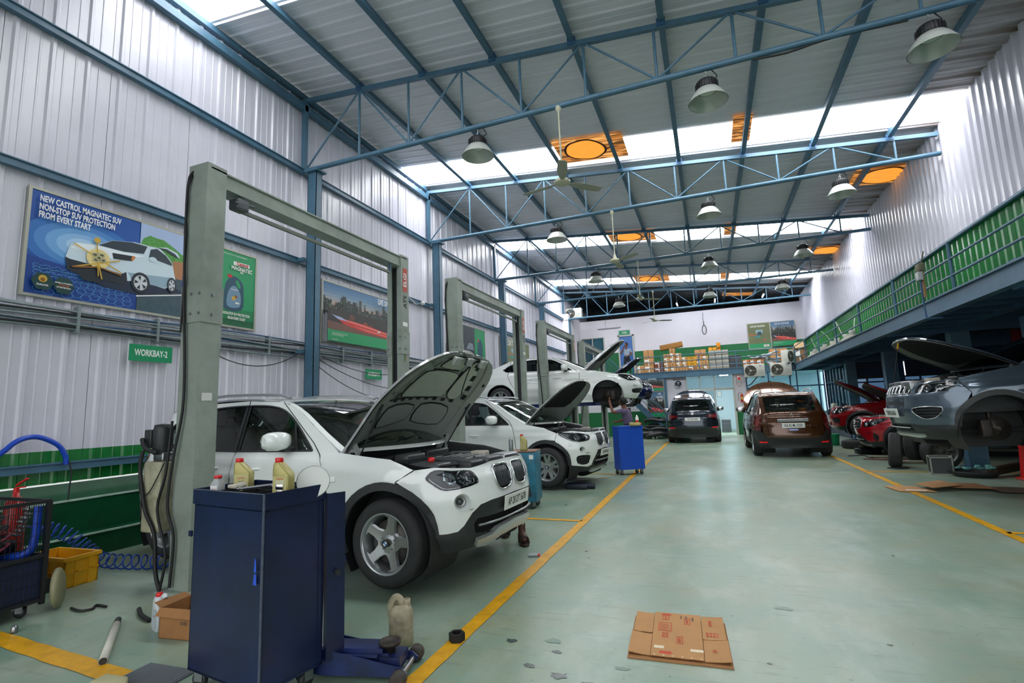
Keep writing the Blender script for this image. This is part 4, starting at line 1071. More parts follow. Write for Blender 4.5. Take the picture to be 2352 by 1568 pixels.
X1 = dict(w=.895, x0f=1.15, x0r=-1.5, nf=3., nr=3., front=[(.2, 1.98), (.38, 2.09), (.62, 2.12), (.78, 2.10), (.92, 2.04), (1.02, 1.94)], rear=[(.3, -2.2), (.6, -2.27), (.8, -2.25), (1.0, -2.18), (1.4, -2.0)],
        width=[(.2, .84), (.4, .885), (.62, .899), (.82, .893), (.95, .872), (1.05, .835)], belt=1.03, tilt=.36, plan=.010, flares=((1.38, .34, .47, .014), (-1.38, .34, .47, .014)), lines=((.86, .025, .009), (.52, .06, -.010)),
        hubf=1.38, hubr=-1.38, tyre=.34, arch=.41, cladw=.065, sill=.40, zlow=.24, zbump=.41, paint=WHITEP, fend_a=76, xrear=-2.2, xfront=2.1,
        bump_cut=(1.50, .815), hl_back=(1.67, .90), fend_top=[(1.46, .985), (1.14, 1.01), (.86, 1.04), (.74, 1.12), (.52, 1.25), (.25, 1.42), (.02, 1.50)],
        cuts=[[(.74, .40), (.80, .60), (.76, .82), (.66, 1.02), (.55, 1.12), (.25, 1.335), (.02, 1.50)], [(-.42, .40), (-.42, .8), (-.42, 1.05), (-.46, 1.53)], [(-.98, .40), (-1.0, .55), (-1.18, .78), (-1.30, 1.0), (-1.32, 1.515)]],
        quarter=[(-1.6, 1.49), (-1.85, 1.44), (-2.02, 1.28), (-2.2, 1.08), (-2.5, 1.02), (-2.55, .62), (-2.1, .50), (-1.86, .42)], quart_a=172,
        dlo=[(.56, 1.055, 'c'), (.50, 1.11), (.22, 1.335), (-.03, 1.45), (-.45, 1.482), (-1.0, 1.465), (-1.45, 1.39), (-1.70, 1.25, 'c'), (-1.57, 1.13), (-1.35, 1.075), (-.45, 1.05)],
        roof=[(.88, 1.05), (.60, 1.21), (.28, 1.405), (.02, 1.505), (-.5, 1.555), (-1.1, 1.55), (-1.6, 1.50), (-1.88, 1.44), (-2.1, 1.25), (-2.3, 1.03)], roof_split=(.345, .80), rglass=(.82, .95, .85), hood_edge=[(.86, 1.045), (1.14, 1.01), (1.46, .985), (1.75, .93), (2.16, .885), (2.46, .91), (2.71, .925)],
        pillars=[((-.43, 1.06), (-.46, 1.48), .045), ((.36, 1.06), (.24, 1.32), .014), ((-1.30, 1.08), (-1.33, 1.42), .035)], mirror=(.30, 1.10), rails=[(.05, 1.54), (-.1, 1.575), (-.9, 1.60), (-1.7, 1.55), (-1.8, 1.50)], bmw=True, redcap=True, style='five', rimr=.232, seat_m=mat('beige_seat', '6f675b', .8), crown=[.0, .02, .035, .025, .01],
        tail=[(-1.98, .90), (-1.86, .98), (-1.95, 1.06), (-2.15, 1.09), (-2.2, .93), (-2.1, .84)])
def suv_near():
    root, S = car('compact_suv', 'white compact SUV with its ribbed hood open, nearest the camera on the left', (-3.80, 4.44, .06, -.06, 0), X1)
    c = S.uc
    fr = dict(hl=[(1.75, .84), (1.84, .895), (1.98, .885), (2.15, .875), (2.19, .82), (2.18, .77), (1.90, .735), (1.79, .79)],
        grilles=[[(c-.31, .865), (c-.20, .885), (c-.05, .88), (c-.035, .80), (c-.06, .71), (c-.22, .685), (c-.30, .735)]],
        top=[(1.57, .865), (1.67, .90), (1.84, .915), (2.16, .892), (2.30, .905), (2.46, .92), (c, .925)],
        low=[(c, .635), (2.32, .625), (2.19, .605), (2.11, .55), (2.05, .46), (2.00, .42), (1.91, .41), (1.80, .41)], fog=(2.02, .64, .066),
        clad=([(1.84, .26), (1.82, .41), (1.91, .41), (2.00, .42), (2.05, .46), (2.11, .55), (2.19, .605), (2.32, .625), (c, .635)], [(c, .30), (2.35, .27), (1.98, .25)]),
        intake=([(2.14, .46), (2.17, .50), (2.40, .50), (c, .50)], [(c, .40), (2.42, .39), (2.35, .37), (2.16, .385)]),
        skid=([(2.19, .29), (2.17, .345), (2.33, .365), (2.42, .395), (c, .41)], [(c, .335), (2.48, .325), (2.40, .295), (2.32, .275)]), plate='AP 28 DT 5678', plate_z=.575)
    front_end(root, S, X1, fr); simple_rear(root, S, X1)
    h, HF = open_hood(root, S, X1, 54); detail_hood(h, HF)
def suv_second():
    p = pmerge(X1, w=.905, nf=2.8, front=[(.2, 2.0), (.38, 2.10), (.62, 2.15), (.78, 2.14), (.92, 2.08), (1.02, 1.98)], width=[(.2, .85), (.4, .895), (.62, .91), (.82, .90), (.98, .882), (1.08, .845)], belt=1.06,
        bump_cut=(1.56, .80), hl_back=(1.61, .93), fend_top=[(1.40, 1.02), (1.14, 1.06), (.92, 1.10), (.78, 1.17), (.52, 1.31), (.25, 1.47), (.02, 1.56)],
        cuts=[[(.74, .40), (.80, .60), (.76, .86), (.72, 1.02), (.62, 1.15), (.25, 1.39), (.02, 1.56)], [(-.42, .40), (-.42, .8), (-.42, 1.05), (-.46, 1.58)], [(-.98, .40), (-1.0, .55), (-1.18, .78), (-1.30, 1.0), (-1.32, 1.565)]],
        quarter=[(-1.6, 1.54), (-1.85, 1.49), (-2.02, 1.3), (-2.2, 1.1), (-2.5, 1.02), (-2.55, .62), (-2.1, .50), (-1.86, .42)],
        dlo=[(.62, 1.09, 'c'), (.52, 1.17), (.22, 1.38), (-.03, 1.50), (-.45, 1.53), (-1.0, 1.51), (-1.45, 1.43), (-1.70, 1.28, 'c'), (-1.57, 1.17), (-1.35, 1.12), (-.45, 1.10)],
        roof=[(.95, 1.10), (.60, 1.28), (.28, 1.47), (.02, 1.565), (-.5, 1.61), (-1.1, 1.60), (-1.6, 1.55), (-1.88, 1.49), (-2.1, 1.28), (-2.3, 1.05)], hood_edge=[(.92, 1.095), (1.14, 1.06), (1.40, 1.015), (1.75, .955), (2.16, .915), (2.46, .92), (2.72, .925)],
        rails=[(.05, 1.60), (-.1, 1.635), (-.9, 1.66), (-1.7, 1.61), (-1.8, 1.56)], mirror=(.36, 1.14), style='double', redcap=False, seat_m=mat('dark_seat_cloth', '3a3a38', .8), tyre=.345)
    root, S = car('compact_suv', 'white compact SUV parked second from the camera, behind the teal machine', (-4.0, 9.72, .05, -.145, 0), p)
    c = S.uc
    fr = dict(hl=[(1.63, .925), (1.90, .935), (2.25, .88), (2.25, .84), (2.17, .785), (1.88, .775)], grilles=[[(c-.31, .87), (c-.20, .895), (c-.04, .89), (c-.03, .80), (c-.06, .70), (c-.22, .68), (c-.31, .73)]],
        top=[(1.58, .87), (1.61, .93), (1.90, .96), (2.16, .93), (2.46, .925), (c, .93)], low=[(c, .63), (2.42, .61), (2.36, .50), (2.28, .36), (2.20, .33), (1.80, .38)], fog=(2.03, .64, .05), vents=[[(1.95, .53), (2.23, .52), (2.17, .38), (1.98, .40)]],
        clad=([(1.84, .26), (1.82, .38), (2.20, .33), (2.28, .36), (2.36, .50), (2.42, .61), (c, .63)], [(c, .28), (2.35, .25), (1.98, .25)]), intake=([(2.34, .36), (2.42, .50), (c, .50)], [(c, .34), (2.36, .33)]), skid=([(2.30, .24), (2.30, .29), (c, .31)], [(c, .27), (2.4, .24)]), plate='TS 08 FN 4412', plate_z=.56)
    front_end(root, S, p, fr); simple_rear(root, S, p)
    HM = mat('hood_underside_two', '8f9690', .45)
    h, HF = open_hood(root, S, p, 52, HM)
    patch('hood_insulation', lambda t, q: (lambda v: (v[0], v[1], v[2]-.045))(HF(t, q)), spline([(.30, -.55), (.30, .55), (.62, .62), (.80, .40), (.80, -.40), (.62, -.62)], 3, True), mat('black_felt', '18191a', .95), h, flip=True, d=.06, skirt=.012)
def saloon(name, label, pose, paint, nowheel, angle, bmw=True, felt='18191a', group=None):
    p = dict(w=.90, x0f=1.25, x0r=-1.5, nf=2.3, nr=2.6, front=[(.2, 2.14), (.38, 2.26), (.55, 2.32), (.72, 2.27), (.84, 2.14)], rear=[(.3, -2.4), (.6, -2.5), (.8, -2.48), (1.0, -2.42), (1.4, -2.2)],
        width=[(.2, .84), (.4, .89), (.62, .905), (.8, .89), (.92, .865), (1.0, .835)], belt=.98, tilt=.42, plan=.012, flares=((1.44, .33, .40, .012), (-1.44, .33, .40, .012)), lines=((.78, .02, .008),),
        hubf=1.43, hubr=-1.43, tyre=.33, arch=.385, cladw=.02, sill=.26, zlow=.18, zbump=.28, paint=paint, clad=paint, fend_a=50, xrear=-2.4, xfront=2.2, bump_cut=(1.72, .64), hl_back=(1.77, .88),
        fend_top=[(1.5, .93), (1.1, .985), (.82, 1.02), (.60, 1.13), (.25, 1.33), (.0, 1.41)], cuts=[[(.74, .26), (.74, .6), (.72, .95), (.60, 1.06), (.22, 1.29), (.0, 1.41)], [(-.16, .26), (-.15, .8), (-.14, 1.0), (-.2, 1.435)], [(-.92, .26), (-.95, .5), (-1.12, .74), (-1.22, .95), (-1.15, 1.38)]],
        quarter=[(-1.35, 1.30), (-1.75, 1.14), (-2.08, 1.03), (-2.5, .99), (-2.8, .97), (-2.85, .52), (-2.2, .42), (-1.86, .36)], quart_a=178,
        dlo=[(.56, 1.03, 'c'), (.48, 1.08), (.20, 1.26), (-.05, 1.355), (-.4, 1.385), (-.8, 1.365), (-1.15, 1.27), (-1.38, 1.13, 'c'), (-1.25, 1.065), (-.6, 1.05)],
        roof=[(.84, 1.03), (.60, 1.15), (.25, 1.34), (.0, 1.415), (-.4, 1.45), (-.9, 1.41), (-1.2, 1.34), (-1.7, 1.17), (-2.08, 1.04), (-2.6, .99)], roof_split=(.36, .66), rglass=(.68, .88, .88), crown=[.0, .04, .06, .05, .03], bow=[.24, .06, -.03, -.06], hood_edge=[(.84, 1.02), (1.1, .985), (1.5, .93), (1.77, .895), (2.19, .86), (2.5, .83), (2.9, .80)],
        pillars=[((-.15, 1.05), (-.2, 1.38), .03), ((-1.05, 1.06), (-1.10, 1.28), .015)], mirror=(.38, 1.06), bmw=bmw, style='double', rimr=.22, nowheel=nowheel, handle_z=.84, trim=CHROME if bmw else BLACKP, handle_m=paint, rear_m=paint, seatz=.42, glass=GLASSD,
        tail=[(-2.10, .90), (-2.02, .95), (-2.5, .95), (-2.6, .80), (-2.35, .78)])
    root, S = car(name, label, pose, p, group)
    c = S.uc
    fr = dict(hl=[(1.80, .865), (2.05, .87), (2.32, .84), (2.40, .76), (2.25, .71), (1.98, .715)], grilles=[[(c-.28, .77), (c-.16, .80), (c-.05, .79), (c-.03, .71), (c-.06, .62), (c-.2, .60), (c-.27, .66)]],
        top=[(1.74, .78), (1.77, .88), (2.05, .90), (2.25, .87), (2.5, .83), (c, .81)], low=[(c, .24), (2.3, .25), (1.83, .27)], vents=[[(2.12, .48), (2.62, .50), (2.58, .40), (2.2, .38)]], cgrille=([(c-.30, .28), (c-.30, .40), (c, .41)], [(c, .27)]), cg_trim=False, plate='', plate_z=.5)
    if not bmw: fr['fog'] = (2.20, .62, .06); fr['vents'] = [[(2.15, .44), (2.5, .46), (2.5, .36), (2.2, .34)]]
    front_end(root, S, p, fr); simple_rear(root, S, p)
    HM = mat('hood_underside_'+name if not bmw else 'hood_underside_two', '8f9690' if bmw else '20242e', .45)
    h, HF = open_hood(root, S, p, angle, HM)
    patch('hood_insulation', lambda t, q: (lambda v: (v[0], v[1], v[2]-.045))(HF(t, q)), spline([(.25, -.6), (.25, .6), (.62, .62), (.72, .45), (.72, -.45), (.62, -.62)], 3, True), mat('black_felt', '18191a', .95), h, flip=True, d=.06, skirt=.012)
    return root
def suv_jeep():
    pt = mat('grey_blue_car_paint', '54626f', .22, .55, coat=.8)
    p = pmerge(X1, w=.91, x0f=1.25, x0r=-1.4, nf=2.6, front=[(.2, 2.0), (.4, 2.14), (.62, 2.18), (.8, 2.16), (.95, 2.08), (1.05, 2.0)], width=[(.2, .84), (.4, .89), (.62, .91), (.85, .905), (1.0, .885), (1.12, .85)], belt=1.10, tilt=.34, plan=.012, flares=((1.32, .34, .50, .02), (-1.32, .34, .50, .02)),
        hubf=1.32, hubr=-1.32, tyre=.345, arch=.43, cladw=.07, zbump=.43, paint=pt, fend_a=58, bump_cut=(1.58, .83), hl_back=(1.73, .99),
        fend_top=[(1.74, 1.02), (1.51, 1.06), (1.15, 1.11), (.96, 1.14), (.84, 1.20), (.52, 1.38), (.25, 1.52), (.02, 1.59)], cuts=[[(.70, .40), (.76, .60), (.74, .86), (.70, 1.05), (.60, 1.20), (.25, 1.42), (.02, 1.59)], [(-.42, .40), (-.42, .8), (-.42, 1.05), (-.46, 1.61)], [(-.94, .40), (-.98, .55), (-1.14, .78), (-1.24, 1.0), (-1.3, 1.60)]],
        quarter=[(-1.6, 1.57), (-1.85, 1.50), (-2.02, 1.33), (-2.2, 1.12), (-2.5, 1.05), (-2.55, .62), (-2.1, .50), (-1.80, .42)],
        dlo=[(.58, 1.15, 'c'), (.48, 1.23), (.22, 1.41), (-.03, 1.53), (-.45, 1.56), (-1.0, 1.54), (-1.45, 1.47), (-1.60, 1.32, 'c'), (-1.5, 1.22), (-1.25, 1.16), (-.45, 1.14)],
        roof=[(.97, 1.14), (.62, 1.34), (.28, 1.52), (.02, 1.60), (-.5, 1.64), (-1.1, 1.63), (-1.6, 1.58), (-1.88, 1.50), (-2.1, 1.30), (-2.3, 1.08)], hood_edge=[(.95, 1.135), (1.15, 1.11), (1.51, 1.06), (1.74, 1.02), (2.10, .985), (2.42, .975), (2.74, .97)],
        rails=[(.05, 1.63), (-.1, 1.665), (-.9, 1.69), (-1.7, 1.64), (-1.8, 1.59)], mirror=(.40, 1.17), style='ten', bmw=False, redcap=False, nowheel=(('f', 1),), rhd=1, seat_m=mat('dark_seat_cloth', '3a3a38', .8), glass=GLASSD, wglass=GLASSD, mirror_m=BLACKP)
    root, S = car('raised_suv', 'grey-blue SUV raised on the right with its hood propped open and a front wheel off', (4.70, 9.2, .64, 3.19, -.03), p)
    c = S.uc
    fr = dict(hl=[(1.74, .985), (2.03, .995), (2.22, .965), (2.24, .865), (2.0, .86), (1.84, .87), (1.78, .91)], cgrille=([(c-.44, .845), (c-.42, .955), (c, .965)], [(c, .855)]), cg_bars='seven', cg_trim=False,
        top=[(1.68, .92), (1.73, .995), (2.05, 1.01), (2.30, .985), (c, .98)], low=[(c, .44), (2.36, .44), (2.23, .42), (1.76, .42)], vents=[[(1.89, .655), (2.26, .65), (2.16, .52), (1.98, .52)]], vent_trim=True,
        clad=([(1.80, .25), (1.78, .42), (2.23, .42), (2.36, .44), (c, .44)], [(c, .24), (2.35, .22), (1.95, .22)]), intake=([(2.36, .33), (2.40, .42), (c, .42)], [(c, .32)]), skid=([(2.26, .27), (2.27, .30), (c, .30)], [(c, .275), (2.4, .255)]), plate='TS08GX6656', plate_z=.59, plate_sx=.72, plate_h=.13)
    front_end(root, S, p, fr); simple_rear(root, S, p)
    patch('bumper_slot', S.P, wrap(S, [(c-.36, .69), (c-.34, .745), (c, .75)], [(c, .70)]), BLACK, root, off=.003, d=.06, skirt=.004)
    HM = mat('hood_underside_dark', '5c625e', .5)
    h, HF = open_hood(root, S, p, 37, HM, prop=False)
    patch('hood_insulation', lambda t, q: (lambda v: (v[0], v[1], v[2]-.045))(HF(t, q)), spline([(.12, -.7), (.12, .7), (.60, .70), (.72, .45), (.72, -.45), (.60, -.70)], 3, True), mat('black_felt', '18191a', .95), h, flip=True, d=.06, skirt=.012)
    a = Vector((2.0, -.35, .97)); b = hood_pt(h, HF, .80, -.28, -.05); m = MB(); m.cyl(a, b, .006); o = m.build('prop_rod', BLACK, root)
    m = MB(); m.cyl(b.lerp(a, .14), b, .011); m.build('prop_grip', YELP, o)
def red_cars():
    pt = mat('red_car_paint', 'b01220', .18, .2, coat=.9)
    p = pmerge(X1, w=.90, paint=pt, bmw=False, redcap=False, style='ten', hl_back=(1.67, .93), nf=2.5, front=[(.2, 2.02), (.38, 2.16), (.62, 2.2), (.78, 2.18), (.92, 2.10), (1.02, 1.98)], nowheel=(('f', 1),), seat_m=mat('dark_seat_cloth', '3a3a38', .8), glass=GLASSD)
    root, S = car('red_suv', 'bright red SUV with a star grille, facing the aisle behind the raised grey-blue SUV', (5.55, 15.1, .0, 3.10, 0), p, )
    c = S.uc
    def star(root, S):
        f = nose_frame(S, S.uc, .77, .03); m = MB(); m.tube([tuple(f @ Vector((.085*math.cos(a), .085*math.sin(a), 0))) for a in [2*PI*k/24 for k in range(25)]], .009, 6)
        for k in range(3):
            a = PI/2+2*PI*k/3; m.cyl(f @ Vector((0, 0, .003)), f @ Vector((.083*math.cos(a), .083*math.sin(a), 0)), .014, 4, r2=.003)
        m.build('grille_star', CHROME, root)
    fr = dict(hl=[(1.72, .90), (1.98, .885), (2.25, .82), (2.28, .70), (2.1, .70), (1.88, .78)], cgrille=([(c-.36, .68), (c-.40, .78), (c-.34, .86), (c, .88)], [(c, .64), (c-.28, .65)]), cg_bars=2, top=[(1.57, .865), (1.67, .93), (1.84, .945), (2.16, .92), (2.46, .93), (c, .935)], low=[(c, .50), (2.45, .50), (2.20, .34), (1.80, .38)], vents=[[(1.92, .48), (2.02, .56), (2.06, .44), (1.98, .36)]],
        clad=([(1.84, .24), (1.82, .38), (2.20, .34), (2.45, .50), (c, .50)], [(c, .22), (2.35, .22), (1.98, .23)]), intake=([(2.32, .34), (2.44, .44), (c, .44)], [(c, .32)]), skid=([(2.24, .25), (2.24, .29), (c, .31)], [(c, .27), (2.4, .24)]), logo=star)
    front_end(root, S, p, fr); simple_rear(root, S, p)
    HM = mat('hood_underside_red', '3a1418', .5)
    open_hood(root, S, p, 42, HM, prop=False)
    p2 = pmerge(p, paint=mat('deep_red_car_paint', '8a0f16', .2, .2, coat=.9), nowheel=())
    root, S = car('red_suv', 'dull red SUV with a black slatted grille, farther back near the office glazing', (5.6, 18.4, .22, 3.02, 0), p2)
    fr = dict(hl=[(1.70, .90), (1.95, .93), (2.25, .86), (2.28, .72), (2.1, .72), (1.86, .78)], cgrille=([(c-.36, .68), (c-.38, .87), (c, .89)], [(c, .67)]), cg_bars=None, cg_trim=False, top=fr['top'], low=[(c, .30), (2.45, .30), (1.80, .38)], vents=[[(2.0, .60), (2.24, .60), (2.24, .46), (2.02, .46)]], cg=0, clad=([(1.84, .24), (1.82, .38), (2.45, .30), (c, .30)], [(c, .22), (2.35, .22), (1.98, .23)]), plate='TS', plate_z=.42)
    front_end(root, S, p2, fr); simple_rear(root, S, p2)
    u0 = c-.34; slats(S, root, u0, 2*c-u0, .69, .87, 6, mat('gloss_black_bar', '1a1b1d', .15), True, .0, .035, 'grille_bar')
    open_hood(root, S, p2, 42, HM, prop=False)
def rear_cars():
    BR = mat('brown_car_paint', '54341c', .16, .45, coat=.9)
    p = pmerge(X1, w=.90, nf=2.4, nr=3.2, x0r=-1.30, rear=[(.3, -2.06), (.55, -2.14), (.8, -2.12), (1.05, -2.04), (1.3, -1.90), (1.6, -1.66)], width=[(.2, .82), (.4, .89), (.62, .91), (.8, .90), (1.0, .88), (1.1, .85)], belt=1.08, tilt=.34, hubf=1.33, hubr=-1.33, tyre=.335, arch=.40, cladw=.05, paint=BR, bmw=False, redcap=False,
        cuts=[[(.74, .40), (.80, .60), (.76, .86), (.72, 1.02), (.62, 1.15), (.25, 1.39), (.02, 1.58)], [(-.42, .40), (-.42, .8), (-.42, 1.05), (-.46, 1.60)], [(-.94, .40), (-.98, .55), (-1.14, .78), (-1.24, 1.0), (-1.3, 1.58)]],
        fend_top=[(1.40, 1.02), (1.14, 1.06), (.92, 1.10), (.78, 1.17), (.52, 1.31), (.25, 1.49), (.02, 1.58)], quarter=[(-1.5, 1.57), (-1.68, 1.53), (-1.85, 1.33), (-2.0, 1.12), (-2.06, 1.02), (-1.98, .72), (-1.95, .45), (-1.78, .42)],
        dlo=[(.62, 1.12, 'c'), (.52, 1.19), (.22, 1.40), (-.03, 1.51), (-.45, 1.54), (-1.0, 1.52), (-1.4, 1.44), (-1.52, 1.28, 'c'), (-1.45, 1.19), (-1.3, 1.14), (-.45, 1.12)],
        roof=[(.95, 1.10), (.60, 1.28), (.28, 1.49), (.02, 1.58), (-.5, 1.62), (-1.1, 1.61), (-1.5, 1.58), (-1.68, 1.53), (-1.86, 1.33), (-2.02, 1.10)], roof_split=(.345, .78), rglass=(.80, .975, .86), bow=[.24, .07, -.16, -.14], hood_edge=[(.92, 1.095), (1.14, 1.06), (1.40, 1.015), (1.75, .955), (2.16, .915), (2.46, .92), (2.76, .925)],
        pillars=[((-.43, 1.10), (-.46, 1.54), .045)], rails=[(-.05, 1.60), (-.15, 1.66), (-.9, 1.69), (-1.45, 1.67), (-1.52, 1.60)], mirror=(.36, 1.14), style='five', seat_m=mat('dark_seat_cloth', '3a3a38', .8))
    root, S = car('brown_suv', 'dusty brown SUV seen from behind with its hood raised, right of the aisle', (1.82, 16.35, 0, 1.585, 0), p)
    r = dict(gate=[(.0, 1.12), (.72, 1.12), (.80, 1.04), (.74, .92), (.72, .60), (.62, .48), (0, .46)], bumper=[(.0, .47), (.62, .49), (.74, .62), (.80, .66), (1.02, .66), (1.02, .44), (0, .44)], lower=[(0, .45), (1.02, .45), (1.02, .26), (.6, .24), (0, .24)], lamp=[(.76, 1.02), (.86, 1.07), (1.0, 1.02), (1.03, .84), (.98, .68), (.80, .68), (.77, .86)], refl=[(.62, .37), (.84, .37), (.84, .40), (.62, .40)], bumper_m=BLACKP)
    g = common_rear(S, root, p, r)
    def rf(z, off=.0): return nose_frame_r(S, S.ur, z, off)
    m = MB(); f = rf(.90, .02); m.rbox(-.34, -.035, 0, .34, .04, .02, .015, M=f); m.build('tailgate_trim', CHROME, g)
    number_plate(g, 'KA 02 ML 5250', rf(.79, .02), .5, .12, size=.092, sx=.66)
    f = rf(1.02, .015); m = MB(); m.tube([tuple(f @ Vector(q)) for q in ((0, .055, 0), (-.035, 0, 0), (0, -.055, 0), (.035, 0, 0), (0, .055, 0))], .009, 5); m.build('diamond_emblem', CHROME, g)
    text('lettering', 'RENAULT', .05, CHROME, g, nose_frame_r(S, S.ur+.50, .72, .012), .01, .9)
    o = MB().rbox(-.10, -.02, 0, .10, .02, .004, .004, M=rf(.685, .012)).build('dealer_sticker', mat('pale_blue_sticker', '9fb2e6', .4), g)
    f = rf(1.14, .05); m = MB(); m.tube([tuple(f @ Vector(q)) for q in ((.02, 0, 0), (-.12, .05, -.01), (-.36, .04, -.02))], .010, 6); m.build('rear_wiper', BLACK, g)
    simple_front(root, S, p, 64, mat('brown_underside', 'b07a4c', .4))
    DT = mat('dark_teal_car_paint', '232f3a', .16, .5, coat=.9)
    p2 = pmerge(p, w=.94, nr=3.4, x0r=-1.45, rear=[(.3, -2.15), (.6, -2.30), (.85, -2.28), (1.1, -2.2), (1.3, -2.08), (1.65, -1.85)], width=[(.2, .86), (.4, .92), (.62, .94), (.8, .935), (1.0, .91), (1.12, .88)], belt=1.12, tilt=.36, paint=DT, hubf=1.39, hubr=-1.39, tyre=.35,
        quarter=[(-1.6, 1.59), (-1.85, 1.54), (-2.0, 1.36), (-2.1, 1.18), (-2.15, 1.06), (-2.12, .8), (-2.05, .45), (-1.84, .42)], dlo=[(.62, 1.14, 'c'), (.52, 1.21), (.22, 1.42), (-.03, 1.53), (-.45, 1.56), (-1.0, 1.55), (-1.5, 1.48), (-1.75, 1.30, 'c'), (-1.6, 1.2), (-1.3, 1.16), (-.45, 1.14)],
        roof=[(.95, 1.12), (.60, 1.30), (.28, 1.51), (.02, 1.60), (-.5, 1.64), (-1.1, 1.64), (-1.6, 1.61), (-1.85, 1.56), (-2.02, 1.36), (-2.18, 1.12)], rglass=(.80, .975, .87), rails=[(-.05, 1.62), (-.15, 1.68), (-.9, 1.71), (-1.6, 1.69), (-1.7, 1.62)])
    root, S = car('dark_suv', 'dark blue-grey SUV seen from behind with its hood raised, at the back of the aisle', (-.68, 21.75, 0, 1.585, 0), p2)
    r = dict(gate=[(.0, 1.14), (.78, 1.14), (.80, 1.04), (.78, .80), (.76, .60), (.66, .52), (0, .50)], bumper=[(.0, .51), (.66, .53), (.76, .62), (.80, .80), (1.08, .80), (1.08, .44), (0, .44)], lower=[(0, .50), (.6, .52), (1.08, .45), (1.08, .24), (.6, .20), (0, .20)], lamp=[(.52, .98), (.80, 1.03), (1.08, 1.04), (1.12, .92), (.84, .86), (.60, .92)], refl=[(.66, .55), (.96, .55), (.96, .58), (.66, .58)])
    g = common_rear(S, root, p2, r)
    number_plate(g, 'TS 9 EX 0005', nose_frame_r(S, S.ur, .86, .02), .52, .12, size=.098, sx=.66)
    f = nose_frame_r(S, S.ur, 1.05, .015); m = MB(); m.lathe([(.03, 0), (.045, .008), (.05, 0)], 20, 0, f); m.build('round_emblem', CHROME, g); patch('emblem_leaf', lambda a, b: tuple(f @ Vector((a, b, .008))), [(-.02, -.02), (.02, -.01), (.02, .02), (-.01, .02)], CHROME, g, d=.03, skirt=0)
    text('lettering', 'KODIAQ', .045, CHROME, g, nose_frame_r(S, S.ur-.50, .82, .012), .01, .9)
    simple_front(root, S, p2, 64, mat('teal_underside', '5c7684', .35))
def nose_frame_r(S, u, z, off):
    a = Vector(S.P(u, z)); b = Vector(S.P(u+.01, z))-a; g = Vector(S.P(u, z+.01))-a; n = b.cross(g).normalized()
    return frame(a+n*off, b, n.cross(b))
def simple_front(root, S, p, ang, hm):
    c = S.uc
    fr = dict(hl=[(1.72, .90), (1.98, .885), (2.25, .82), (2.28, .74), (2.1, .72), (1.88, .78)], top=[(1.57, .865), (1.67, .90), (1.84, .92), (2.16, .91), (2.46, .915), (c, .92)], low=[(c, .30), (2.45, .30), (1.80, .38)])
    q = pmerge(p, fend_a=70, bump_cut=(1.52, .80)); front_end(root, S, q, fr)
    open_hood(root, S, p, ang, hm, prop=False)
def hood_pt(hood, HF, t, q, off=0):
    v = Vector(HF(t, q)); v.z += off
    M = Matrix.Translation(hood.location) @ hood.rotation_euler.to_matrix().to_4x4()
    return M @ v
